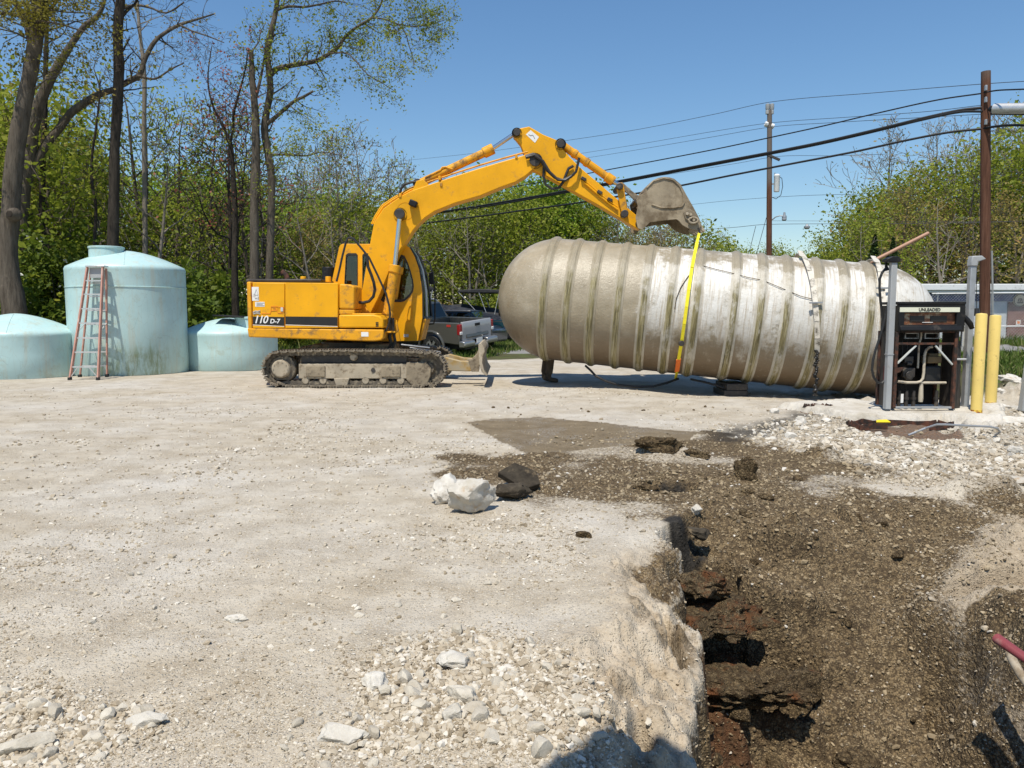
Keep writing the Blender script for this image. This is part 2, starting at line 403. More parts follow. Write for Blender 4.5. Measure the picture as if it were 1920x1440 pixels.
def height(X, Y, D=None, fine=True):
    X = np.asarray(X, float); Y = np.asarray(Y, float)
    if D is None: D = masks(X, Y)
    z = .035 * fbm(X * .3, Y * .3, 3, 11) * sstep(60, 20, Y)
    z = z + .012 * fbm(X * 1.3, Y * 1.3, 3, 12)
    s = D['s']; near = sstep(60, 14, np.abs(Y)) 
    zin = np.interp(Y, [-5, 1, 2.6, 3.2, 4.0, 4.7, 5.4, 6.2], [-1.3, -1.45, -1.45, -1.35, -.95, -.46, -.12, 0])
    zq = (zin + .26 * fbm(X * 1.5, Y * 1.5, 4, 36) + .07 * fbm(X * 5, Y * 5, 3, 37)) / .27; zf_ = np.floor(zq); wt_ = sstep(1.25, .45, s) * sstep(5.6, 5.0, Y)
    zin = zin + wt_ * ((zf_ + sstep(.62, .88, zq - zf_) + .25 * (zq - zf_) - .1) * .27 - zin)
    zin = zin * (1 - D['right']) + D['right'] * (np.interp(Y, [-5, 3, 5.2, 6.2], [-.34, -.20, -.08, 0]) + .17 * fbm(X * 1.9, Y * 1.9, 4, 78) - .10 * np.abs(fbm(X * 3.1, Y * 3.1, 3, 79))) 
    bank = -.20 * sstep(-.45, 0, s) ** 1.3 * sstep(5.0, 4.3, Y)
    w = sstep(0.0, .13, s)
    z = z + bank * (1 - w) + zin * w
    z = z + bumpfield(HOLES, X, Y) + bumpfield(HEAPS, X, Y)
    o = G(1560, 742); z = z - .11 * sstep(2.4, 1.2, np.hypot((X - 5.6) / 1.6, Y - 14.6))          # the tank has settled here
    if fine:
        m = np.abs(Y) < 16
        x = X[m]; y = Y[m]; d = D['dirt'][m]; g = D['gravel'][m]; rb = D['rub'][m]; bk = D['bank'][m]; pit = D['pit'][m]; wet = D['wet'][m]
        zf = .010 * fbm(x * 6, y * 6, 4, 13) + .004 * fbm(x * 30, y * 30, 2, 14)
        w1, c1 = worley(x * 30, y * 30, 71); w2, c2 = worley(x * 13 + .3 * fbm(x * 20, y * 20, 2, 15), y * 13, 72)
        p1 = np.clip(.55 - w1, 0, 1) * c1; p2 = np.clip(.6 - w2, 0, 1) * c2
        dry = (1 - d)
        zf += dry * (.016 * p1 * sstep(-.35, .3, fbm(x * .8, y * .8, 3, 16)) + .014 * p2 * np.maximum(g, rb))
        clod = .05 * fbm(x * 3.2, y * 3.2, 5, 17, .62) + pit * (.085 * fbm(x * 1.9, y * 1.9, 3, 27) + .03 * np.abs(fbm(x * 5, y * 5, 4, 28))) + .022 * (np.abs(fbm(x * 9, y * 9, 4, 18, .6)) - .2) + .030 * p2 + .014 * p1
        zf += d * clod * (1 - .9 * wet) * (.40 + .85 * pit)
        w3, c3 = worley(x * 7 + .5 * fbm(x * 9, y * 9, 2, 33), y * 7, 75)
        zf += bk * (.05 * c3 * sstep(.55, .25, w3) - .02) + bk * (.08 * fbm(x * 4, y * 2.2, 5, 19, .62) + .05 * np.abs(fbm(x * 9, y * 6, 4, 29, .6)) + .03 * p2)
        zf += .016 * g * fbm(x * 4, y * 4, 4, 20)
        z[m] = z[m] + zf
    return z
def hz(x, y): return float(height(np.array([float(x)]), np.array([float(y)]))[0])

def build_ground():
    ys = [-400, -120, -40, -15, -6, -2.5, -1, 0, .7, 1.3, 1.7]
    while ys[-1] < 9.5: ys.append(ys[-1] + .0042 * (ys[-1] + .55))
    while ys[-1] < 36: ys.append(ys[-1] * 1.010)
    while ys[-1] < 3500: ys.append(ys[-1] * 1.22)
    ys = np.array(ys)
    us = np.concatenate([[-60, -12, -4, -2, -1.3, -1.0], np.linspace(-.82, .02, 190), np.linspace(.0225, .74, 330), [.8, .9, 1.1, 1.5, 3, 8, 60]])
    X = us[None, :] * (np.maximum(ys, .8) + .75)[:, None] * 1.0
    X = X + 0 * ys[:, None]; Y = np.repeat(ys[:, None], len(us), 1)
    sh = X.shape; x = X.ravel(); y = Y.ravel()
    D = masks(x, y); z = height(x, y, D)
    z = np.where(np.abs(x) > 120, z - .0, z)
    r, c = sh; idx = np.arange(r * c).reshape(sh)
    faces = np.stack([idx[:-1, :-1], idx[:-1, 1:], idx[1:, 1:], idx[1:, :-1]], -1).reshape(-1, 4)
    at = {k: D[k] for k in ('dirt', 'wet', 'gravel', 'rub', 'rust', 'asph', 'yard', 'road', 'bank', 'pit', 'sand')}
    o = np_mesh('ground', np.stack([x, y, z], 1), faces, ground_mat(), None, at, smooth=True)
    o['kind'] = 'structure'
    return o
def ground_mat():
    t = NT('dusty crushed stone yard, brown dirt, road and woodland floor')
    P = t.n.new('ShaderNodeNewGeometry').outputs['Position']
    A = {k: t.attr(k) for k in ('dirt', 'wet', 'gravel', 'rub', 'rust', 'asph', 'yard', 'road', 'bank', 'pit', 'sand')}
    big = t.noise(.55, 5, .6, P); mid = t.noise(3.2, 6, .65, P); fine = t.noise(42, 4, .65, P); grit = t.noise(170, 2, .6, P)
    streak = t.noise(1.1, 5, .6, t.mapping(P, (.35, 1.6, 1), (0, 0, R(18))))
    vs = t.voro(85, P, 'Color'); vd = t.voro(85, P, 'Distance'); vs2 = t.voro(34, P, 'Color'); vd2 = t.voro(34, P, 'Distance')
    g1 = t.xyz(vs)[0]; g2 = t.xyz(vs2)[1]
    dust = t.ramp(mid, [(.25, (.39, .328, .24)), (.55, (.505, .447, .355)), (.8, (.575, .525, .44))])
    dust = t.mix(t.mr(big, .38, .72), dust, (.545, .505, .44))
    dust = t.mix(t.mr(streak, .52, .74, 0, .42), dust, (.36, .295, .21))
    dust = t.mix(t.mr(streak, .32, .45, .3, 0), dust, (.58, .545, .48))
    spk = t.math('MULTIPLY', t.mr(g1, .62, .95), t.mr(vd, .55, .2))
    dust = t.mix(t.math('MULTIPLY', spk, t.mr(big, .3, .6, .15, .6)), dust, (.60, .55, .46))
    dk = t.math('MULTIPLY', t.mr(vd, .42, .62, 0, .8), t.mr(t.noise(2.4, 4, .65, P), .40, .62)); dust = t.mix(t.math('MULTIPLY', dk, .6), dust, (.22, .17, .11)); dk = t.mr(fine, .38, .28, 0, .5); dust = t.mix(dk, dust, (.21, .165, .11))  # dark gaps between cells paint the shade among the pebbles
    gra = t.ramp(g2, [(0, (.30, .255, .19)), (.35, (.46, .41, .33)), (.7, (.60, .56, .48)), (1, (.70, .66, .58))])
    gra = t.mix(t.mr(vd2, .62, .42, 0, 1), (.22, .18, .125), gra) if False else t.mix(t.mr(vd2, .42, .66, 0, .75), gra, (.25, .205, .145))  # cell gaps darkened as painted shade between gravel stones
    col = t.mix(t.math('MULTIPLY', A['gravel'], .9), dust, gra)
    col = t.mix(t.math('MULTIPLY', A['rub'], .35), col, t.mix(t.mr(vd2, .35, .6, 0, .8), gra, (.26, .21, .15)))  # rubble gaps darkened likewise, shade put into the colour
    col = t.mix(A['bank'], col, t.ramp(t.noise(2.6, 7, .7, P), [(.36, (.20, .15, .095)), (.47, (.42, .345, .25)), (.70, (.58, .515, .415))]))
    col = t.mix(t.math('MULTIPLY', A['sand'], .8), col, t.ramp(fine, [(.3, (.24, .18, .115)), (.6, (.40, .32, .22)), (.8, (.50, .42, .31))]))
    dn = t.noise(4.5, 7, .7, P)
    dirt = t.ramp(dn, [(.25, (.12, .083, .042)), (.5, (.225, .162, .088)), (.78, (.36, .27, .155))])
    dg = t.math('MULTIPLY', t.mr(g1, .80, .92), t.mr(vd, .5, .25)); dirt = t.mix(t.math('MULTIPLY', dg, .4), dirt, (.40, .33, .22))
    dg2 = t.math('MULTIPLY', t.mr(g2, .90, .96), t.mr(vd2, .42, .3)); dirt = t.mix(t.math('MULTIPLY', dg2, .35), dirt, (.46, .40, .30))
    dirt = t.mix(t.mr(vd, .38, .66, 0, .75), dirt, (.045, .031, .018)); dirt = t.mix(t.mr(vd2, .50, .68, 0, .6), dirt, (.03, .02, .012)); dirt = t.mix(t.mr(grit, .45, .3, 0, .4), dirt, (.04, .027, .015))  # dark cell gaps stand in for shade between clods and grit
    df = t.math('ADD', A['dirt'], t.math('MULTIPLY', t.math('SUBTRACT', fine, .5), .9)); df = t.mr(df, .28, .62)
    df = t.math('MULTIPLY', df, t.mr(A['dirt'], 0.02, .15))
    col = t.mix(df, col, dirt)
    rs = t.ramp(t.noise(9, 6, .7, P), [(.3, (.035, .018, .010)), (.55, (.115, .047, .020)), (.8, (.21, .09, .035))])
    col = t.mix(t.mr(t.math('ADD', A['rust'], t.math('MULTIPLY', t.math('SUBTRACT', mid, .5), .8)), .3, .6, 0, .75), col, rs)
    wetc = t.ramp(mid, [(.3, (.165, .125, .075)), (.7, (.27, .215, .14))]); wetc = t.mix(t.math('MULTIPLY', t.mr(g1, .6, .9), t.mr(t.noise(1.5, 3, .6, P), .48, .6)), wetc, (.34, .32, .29)); col = t.mix(t.math('MULTIPLY', A['wet'], .78), col, wetc)
    ac = t.ramp(fine, [(.3, (.010, .009, .008)), (.7, (.050, .045, .038))]); col = t.mix(t.math('MULTIPLY', A['asph'], t.mr(mid, .28, .48)), col, ac)
    fl = t.ramp(t.noise(1.7, 7, .7, P), [(.3, (.035, .045, .014)), (.5, (.085, .075, .035)), (.62, (.075, .115, .022)), (.8, (.16, .14, .085))])
    col = t.mix(A['yard'], fl, col)
    rd = t.ramp(t.noise(2.2, 6, .7, P), [(.3, (.20, .195, .185)), (.7, (.30, .29, .275))]); col = t.mix(A['road'], col, rd)
    h = t.math('ADD', t.math('MULTIPLY', fine, .5), t.math('MULTIPLY', grit, .18))
    h = t.math('ADD', h, t.math('MULTIPLY', t.mr(vd, .5, .1), t.math('MULTIPLY', g1, .35)))
    h = t.math('ADD', h, t.math('MULTIPLY', t.math('MULTIPLY', t.mr(vd2, .55, .1), g2), t.math('MAXIMUM', t.math('MULTIPLY', A['gravel'], 1.4), t.math('MULTIPLY', A['dirt'], .8))))
    t.bump(h, 1.0, .022)
    rough = t.math('SUBTRACT', .95, t.math('MULTIPLY', A['wet'], t.mr(big, .4, .6, .15, .42)))
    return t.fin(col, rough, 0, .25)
ground = build_ground()

# ------------------------------------------------------------------ stones
_ICO = None
def rock_proto(seed, sub=1, flat=1.0):
    bm = bmesh.new(); bmesh.ops.create_icosphere(bm, subdivisions=sub, radius=1.0)
    V = np.array([v.co[:] for v in bm.verts]); Fc = np.array([[v.index for v in f.verts] for f in bm.faces]); bm.free()
    rg = np.random.default_rng(seed)
    for k in range(7):                                   # knock flat faces off
        n = rg.normal(size=3); n /= np.linalg.norm(n); c = rg.uniform(.45, .8); d = V @ n - c
        V = V - np.where(d > 0, d, 0)[:, None] * n * .92
    if sub >= 2:
        q = seed * 1.7; V = V * (1 + .20 * fbm(V[:, 0] * 1.6 + V[:, 2] * 1.1 + q, V[:, 1] * 1.6 - V[:, 2] * 1.3 + q, 4, seed)[:, None])
    V *= np.array([1, rg.uniform(.65, .95), flat * rg.uniform(.5, .8)])
    return V, Fc
def stone_mat(name, lo, hi, stain=None):
    t = NT(name); oi = t.n.new('ShaderNodeObjectInfo').outputs['Random']
    P = t.n.new('ShaderNodeNewGeometry').outputs['Position']
    c = t.ramp(t.noise(14, 6, .7, P), [(.3, lo), (.7, hi)])
    c = t.mix(t.mr(oi, 0, 1, 0, .45), c, tuple(x * .72 for x in lo))
    if stain: c = t.mix(t.mr(t.noise(6, 5, .7, P), .55, .68, 0, .8), c, stain)
    t.bump(t.noise(48, 6, .75, P), .6, .012)
    return t.fin(c, .95, 0, .2)
M['stone'] = stone_mat('pale limestone', (.44, .39, .31), (.64, .60, .52))
M['concrete_chunk'] = stone_mat('broken concrete', (.52, .48, .41), (.72, .69, .63), (.36, .30, .22))
M['boulder'] = stone_mat('pale boulder with tan stain', (.47, .43, .36), (.66, .63, .57), (.42, .30, .18))
M['asphalt_chunk'] = stone_mat('broken asphalt', (.026, .021, .016), (.10, .082, .058), (.20, .15, .09))
def earth_mat(name, k=1.0, red=0.0):
    t = NT(name); P = t.n.new('ShaderNodeNewGeometry').outputs['Position']
    vd = t.voro(85, P, 'Distance'); g1 = t.xyz(t.voro(85, P, 'Color'))[0]; vd2 = t.voro(34, P, 'Distance')
    c = t.ramp(t.noise(4.5, 7, .7, P), [(.25, (.12 * k, .083 * k, .042 * k)), (.5, (.225 * k, .162 * k, .088 * k)), (.78, (.36 * k, .27 * k, .155 * k))])
    c = t.mix(t.math('MULTIPLY', t.mr(g1, .80, .92), t.mr(vd, .5, .25)), c, (.40 * k, .33 * k, .22 * k))
    c = t.mix(t.mr(vd, .38, .66, 0, .8), c, (.04, .027, .015)); c = t.mix(t.mr(vd2, .50, .68, 0, .6), c, (.035, .023, .013))  # gaps darkened to paint the shade between crumbs
    if red: c = t.mix(t.mr(t.noise(3.5, 5, .7, P), .5, .62, 0, red), c, (.13, .05, .02))
    t.bump(t.math('ADD', t.math('MULTIPLY', t.mr(vd, .5, .1), g1), t.math('MULTIPLY', t.noise(30, 5, .7, P), .8)), 1.0, .03)
    return t.fin(c, .97, 0, .15)
M['pit_earth'] = earth_mat('dark pit earth', .72, .85); M['clod'] = earth_mat('brown earth clod', .95)
def pebbles():
    rg = np.random.default_rng(7); N = 260000
    u = rg.random(N); Y = 1 / (1 / 2.2 - u * (1 / 2.2 - 1 / 15.0)); X = rg.uniform(-.72, .72, N) * Y
    D = masks(X, Y)
    dens = .12 + .85 * sstep(-.1, .5, fbm(X * .8, Y * .8, 3, 16)) * (.45 + .55 * sstep(-.2, .3, fbm(X * 2.3, Y * 2.3, 3, 116))) + 1.0 * D['gravel'] + 1.3 * D['rub'] + .45 * D['dirt'] - .8 * D['wet'] - .3 * D['bank'] - 1.2 * D['asph'] - 1.5 * D['rust'] * (1 - D['pit'])
    big = np.maximum(D['gravel'] * .9, D['rub'])
    keep = rg.random(N) < np.clip(dens, .05, 1.6) / 1.6; X, Y, big = X[keep], Y[keep], big[keep]; dm = np.maximum(np.maximum(D['dirt'], .8 * D['sand']), .9 * D['rust'])[keep]; N = len(X)
    sz = .0040 * np.exp(rg.normal(0, .42, N)) * (1 + .85 * big * np.exp(rg.normal(0, .5, N)) * (rg.random(N) < .65)); sz = np.clip(sz, .003, .021)
    sz *= np.clip(Y / 3.2, .8, 2.2)
    Z = height(X, Y)
    ico = bmesh.new(); bmesh.ops.create_icosphere(ico, subdivisions=1, radius=1.0)
    VI = np.array([v.co[:] for v in ico.verts]); FI = np.array([[v.index for v in f.verts] for f in ico.faces]); ico.free()
    VO = np.array([[1, 0, 0], [0, 1, 0], [-1, 0, 0], [0, -1, 0], [0, 0, 1], [0, 0, -1.0]]); FO = np.array([[0, 1, 4], [1, 2, 4], [2, 3, 4], [3, 0, 4], [1, 0, 5], [2, 1, 5], [3, 2, 5], [0, 3, 5]])
    def batch(sel, V0, F0, jit):
        m = int(sel.sum()); n = len(V0); s_ = sz[sel]
        V = (V0[None] + jit * rg.normal(size=(m, n, 3))) * np.stack([rg.uniform(.8, 1.5, m), rg.uniform(.7, 1.1, m), rg.uniform(.55, .95, m)], 1)[:, None]
        a = rg.uniform(0, 6.28, m); ca, sa = np.cos(a)[:, None], np.sin(a)[:, None]; tl = rg.normal(0, .35, m)[:, None]
        x, y, z = V[..., 0], V[..., 1], V[..., 2]; x, z = x * np.cos(tl) - z * np.sin(tl), x * np.sin(tl) + z * np.cos(tl)
        V = np.stack([x * ca - y * sa, x * sa + y * ca, z], -1) * s_[:, None, None]
        V[..., 0] += X[sel][:, None]; V[..., 1] += Y[sel][:, None]; V[..., 2] += (Z[sel] + s_ * .2)[:, None]
        return V.reshape(-1, 3), (F0[None] + (np.arange(m) * n)[:, None, None]).reshape(-1, 3), np.repeat(rg.random(m), n), np.repeat(dm[sel], n)
    big_ = sz > .0095
    va, fa, ra, da = batch(big_, VI, FI, .20); vb, fb, rb_, db = batch(~big_, VO, FO, .22)
    t = NT('loose gravel'); r = t.attr('rnd'); dd = t.attr('muddy')
    c = t.ramp(r, [(0, (.25, .20, .135)), (.2, (.39, .33, .245)), (.75, (.52, .465, .375)), (1, (.64, .60, .53))])
    c = t.mix(t.math('MULTIPLY', dd, t.mr(r, .998, .96)), c, t.ramp(t.math('FRACT', t.math('MULTIPLY', r, 7.3)), [(0, (.12, .088, .05)), (1, (.38, .30, .19))])); t.fin(c, .95, 0, .2)
    o = np_mesh('loose_gravel', np.concatenate([va, vb]), np.concatenate([fa, fb + len(va)]), t.m, None, {'rnd': np.concatenate([ra, rb_]), 'muddy': np.concatenate([da, db])}); print('PEBBLES', len(fa) + len(fb))
    o['kind'] = 'stuff'; tag(o, 'loose pale pebbles and grit scattered over the yard', 'gravel')
pebbles()
def rock_mesh(seed, mat, sub=2):
    V, Fc = rock_proto(seed, sub); me = np_mesh('_', V, Fc, mat); me.name = 'rock'; me.shade_smooth(); me.set_sharp_from_angle(angle=R(28)); return me
ROCKS = {k: [rock_mesh(s + 10 * i, M[k]) for i in range(5)] for s, k in ((1, 'stone'), (2, 'concrete_chunk'), (3, 'clod'))}
def scatter_rocks(poly_px, n, lo, hi, kind, label, group, seed, z0=0.0, power=2.2):
    rg = np.random.default_rng(seed); P = [(G(x, y, z0).x, G(x, y, z0).y) for x, y in poly_px]
    xs = [p[0] for p in P]; ys = [p[1] for p in P]; cnt = 0
    while cnt < n:
        x = rg.uniform(min(xs), max(xs)); y = rg.uniform(min(ys), max(ys))
        if poly_sd(P, np.array([x]), np.array([y]))[0] < 0: continue
        s = lo + (hi - lo) * rg.random() ** power
        o = link_mesh('rock', ROCKS[kind][rg.integers(0, 5)]); o.location = (x, y, hz(x, y) + s * .12)
        o.rotation_euler = (rg.normal(0, .3), rg.normal(0, .3), rg.uniform(0, 6.28)); o.scale = (s, s * rg.uniform(.8, 1.1), s * rg.uniform(.75, 1.2))
        tag(o, label, 'rock', group); cnt += 1
scatter_rocks([(690, 1250), (760, 1205), (890, 1170), (1000, 1195), (1110, 1240), (1170, 1330), (1100, 1420), (900, 1440), (700, 1440), (650, 1340)], 80, .012, .055, 'stone',
              'pale angular stone in the rubble patch at the bottom centre, left of the pit', 'stones of the rubble patch beside the pit', 5)
scatter_rocks([(500, 1380), (620, 1330), (700, 1350), (720, 1440), (500, 1440)], 14, .016, .04, 'stone', 'pale stone at the lower left end of the bottom rubble patch', 'stones at the lower left of the rubble patch', 15)
scatter_rocks([(0, 1290), (60, 1285), (180, 1320), (290, 1330), (300, 1380), (180, 1440), (0, 1440)], 36, .014, .045, 'stone',
              'pale flat stone in the bottom left corner of the yard', 'stones in the bottom left corner', 6)
scatter_rocks([(0, 1060), (420, 1010), (900, 1030), (1050, 1100), (700, 1250), (300, 1290), (0, 1230)], 24, .014, .034, 'stone',
              'small pale stone lying alone on the open dusty yard', 'single stones on the open yard', 8)
scatter_rocks([(1330, 820), (1500, 795), (1900, 820), (1900, 880), (1640, 895), (1560, 868)], 34, .03, .075, 'concrete_chunk',
              'whitish stone on the gravel between the dirt and the dispenser island', 'stones on the white gravel by the dispenser island', 9)
scatter_rocks([(1220, 900), (1500, 900), (1720, 1000), (1650, 1100), (1350, 1060)], 14, .022, .07, 'clod', 'brown earth clod on the upper slope of the pit', 'earth clods on the pit slope', 10, -.1)
scatter_rocks([(1350, 1100), (1700, 1120), (1850, 1300), (1850, 1440), (1500, 1440)], 12, .02, .06, 'clod', 'brown earth clod deep in the pit', 'earth clods deep in the pit', 11, -.6)
scatter_rocks([(1330, 1080), (1700, 1060), (1880, 1250), (1850, 1440), (1520, 1440)], 16, .010, .022, 'stone', 'small whitish pebble stuck in the brown pit slope', 'whitish pebbles on the pit slope', 12, -.5)
scatter_rocks([(780, 770), (1400, 760), (1400, 780), (900, 780)], 10, .02, .05, 'clod', 'small brown clod on the pale yard in front of the big tank', 'clods in front of the big tank', 13)

scatter_rocks([(1295, 1180), (1400, 1190), (1500, 1250), (1530, 1300), (1500, 1340), (1295, 1330)], 26, .035, .10, 'clod', 'crumbled brown clod around the overhanging earth ledges', 'clods around the earth ledges', 16, -.55)
def lump(name, label, cat, px, py, size, mat, seed, z0=0.0, rot=0.0, sub=3, sink=.25, tilt=(0, 0), zabs=None):
    V, Fc = rock_proto(seed, max(sub, 4)); rg = np.random.default_rng(seed)
    def n3(k, q, o=3): return (fbm(V[:, 0] * k + q, V[:, 1] * k, o, seed) + fbm(V[:, 1] * k - q, V[:, 2] * k, o, seed + 3) + fbm(V[:, 2] * k, V[:, 0] * k + q, o, seed + 5)) / 1.7
    rough = {'clod': .40, 'pit_earth': .62, 'asphalt_chunk': .22}.get(mat, .2)
    V = V * (1 + rough * n3(2.6, 3.1, 4) + rough * .55 * np.abs(n3(7.0, 8.3, 3)))[:, None]
    me = np_mesh('_', V, Fc, M[mat]); me.name = name; me.shade_smooth(); me.set_sharp_from_angle(angle=R(32))
    o = link_mesh(name, me); p = G(px, py, z0); o.location = (p.x, p.y, hz(p.x, p.y) + size[2] * (.55 - sink) if zabs is None else zabs); o.scale = size; o.rotation_euler = (tilt[0], tilt[1], rot)
    return tag(o, label, cat)
lump('boulder', 'pale rounded boulder with a tan stain, front one of two on the yard', 'boulder', 884, 962, (.20, .16, .22), 'boulder', 41, rot=.2, sink=.0)
lump('boulder', 'greyish white rough boulder tucked behind the tan-stained boulder', 'boulder', 838, 944, (.15, .13, .17), 'concrete_chunk', 42, rot=1.1, sink=.0)
def slab(name, label, cat, px, py, pts, th, mat, rot, tilt, z0=0.0, lift=0.0):
    b = MB().prism(pts, 'z', 0, th)
    o = b.build(name, M[mat], None, bevel=.006, org=Vector((0, 0, 0))); p = G(px, py, z0)
    o.location = (p.x, p.y, hz(p.x, p.y) + lift); o.rotation_euler = (tilt[0], tilt[1], rot); return tag(o, label, cat)
lump('asphalt_chunk', 'dark lump of broken asphalt right of the boulders', 'asphalt chunk', 955, 940, (.17, .12, .12), 'asphalt_chunk', 43, rot=.4, sink=.1)
slab('asphalt_slab', 'black asphalt slab tilted up against the dark lump', 'asphalt chunk', 975, 925, [(-.17, -.07), (.10, -.10), (.17, .02), (.08, .12), (-.12, .10)], .055, 'asphalt_chunk', -.45, (.5, .35), lift=.03)
lump('rock', 'single white stone on the brown dirt above the black hole', 'rock', 1303, 958, (.055, .05, .055), 'boulder', 44)
lump('rock', 'long tan stone at the edge of the dirt hollow', 'rock', 1212, 925, (.12, .05, .05), 'clod', 45, rot=-.5)
lump('earth_lump', 'dark round lump of earth standing on pale gravel', 'earth lump', 1398, 905, (.085, .085, .13), 'clod', 46, sink=.2)
lump('earth_lump', 'crumbly brown earth ledge hanging over the pit just right of the pale bank', 'earth lump', 1345, 1152, (.27, .26, .19), 'pit_earth', 147, z0=-.33, sub=5, rot=.5, zabs=-.36)
lump('earth_lump', 'dark earth ledge above the reddest soil at the bottom of the pit', 'earth lump', 1415, 1283, (.36, .24, .16), 'pit_earth', 148, z0=-.66, sub=5, rot=-.15, zabs=-.68)
lump('earth_lump', 'knobbly brown earth ledge at the right end of the dark overhang', 'earth lump', 1490, 1275, (.17, .16, .12), 'pit_earth', 150, z0=-.6, sub=4, rot=.8, zabs=-.64)
lump('asphalt_chunk', 'black asphalt lump at the left side of the black hole', 'asphalt chunk', 1262, 1003, (.09, .08, .07), 'asphalt_chunk', 151, z0=-.1, zabs=-.10)
lump('asphalt_chunk', 'black asphalt lump at the right side of the black hole', 'asphalt chunk', 1308, 992, (.08, .10, .08), 'asphalt_chunk', 152, z0=-.05, zabs=-.07)
lump('asphalt_chunk', 'black asphalt crumb at the back of the black hole', 'asphalt chunk', 1290, 1022, (.10, .08, .06), 'asphalt_chunk', 153, z0=-.22, zabs=-.24)
lump('earth_lump', 'dark brown earth mass at the upper end of the pale bank', 'earth lump', 1318, 1080, (.20, .18, .15), 'pit_earth', 149, z0=-.15, sub=4, zabs=-.2)
lump('earth_lump', 'big crumbly brown heap of earth on the wet dirt', 'earth lump', 1248, 860, (.27, .19, .15), 'clod', 47, sub=4, sink=.42)
lump('earth_lump', 'smaller brown clod right of the crumbly heap', 'earth lump', 1304, 864, (.16, .12, .10), 'clod', 48, sub=4, sink=.35)
lump('rock', 'broad pale stone set flat in the middle of the bottom rubble', 'rock', 858, 1248, (.085, .08, .06), 'boulder', 49, sink=.3)
lump('rock', 'pale blocky stone left of the flat stone in the bottom rubble', 'rock', 704, 1290, (.055, .06, .055), 'boulder', 50)
lump('rock', 'long pale stone below the flat stone in the bottom rubble', 'rock', 865, 1312, (.08, .05, .05), 'stone', 51, rot=-.4)
lump('concrete_slab', 'pale weathered concrete piece half buried at the bottom of the rubble', 'concrete', 632, 1385, (.11, .08, .05), 'concrete_chunk', 52, sink=.3)
lump('rock', 'pale upright stone on the bare patch at the bottom of the rubble', 'rock', 850, 1350, (.04, .035, .06), 'boulder', 53)
lump('rock', 'long pale slab in the extreme bottom left corner', 'rock', 45, 1412, (.10, .05, .05), 'stone', 54, rot=.6)
lump('concrete_slab', 'crumbled whitish concrete piece right of the bottom left stones', 'concrete', 272, 1362, (.075, .055, .045), 'concrete_chunk', 55)
lump('rock', 'flat white stone alone on the left yard', 'rock', 440, 1160, (.06, .035, .03), 'boulder', 56, rot=.2)
lump('rock', 'small tan stone alone on gravel below the asphalt slab', 'rock', 1095, 1008, (.05, .045, .045), 'clod', 57)
lump('earth_lump', 'rounded brown lump low in the pit near the bottom edge', 'earth lump', 1608, 1392, (.11, .10, .09), 'clod', 59, z0=-.8, sink=.45)
# ================================================================== BIG FIBREGLASS TANK
TA = Vector((0.905, 15.57, 1.690)); TB = Vector((6.57, 14.41, 1.130)); TR = 1.20
TAX = (TB - TA).normalized(); TL = (TB - TA).length
_side = Vector((0, 0, 1)).cross(TAX).normalized(); _up = TAX.cross(_side)
TM = Matrix((TAX, _side, _up)).transposed()             # local x along the tank, local -y towards the yard, z up
def tank_hit(px, py, rad=TR):
    """where the line of sight through a photo point meets the tank's shell"""
    o = TM.transposed() @ (Vector((0, 0, CAMH)) - TA); d = TM.transposed() @ RAY(px, py)
    a = d.y ** 2 + d.z ** 2; b = 2 * (o.y * d.y + o.z * d.z); c = o.y ** 2 + o.z ** 2 - rad * rad
    q = b * b - 4 * a * c
    t = (-b - math.sqrt(max(q, 0))) / (2 * a)
    return TA + TM @ (o + d * t)
def tank_pt(x, ang, rad=TR):
    """x along the axis; ang 0 = towards the yard, +90 = top"""
    return TA + TM @ Vector((x, -math.cos(R(ang)) * rad, math.sin(R(ang)) * rad))
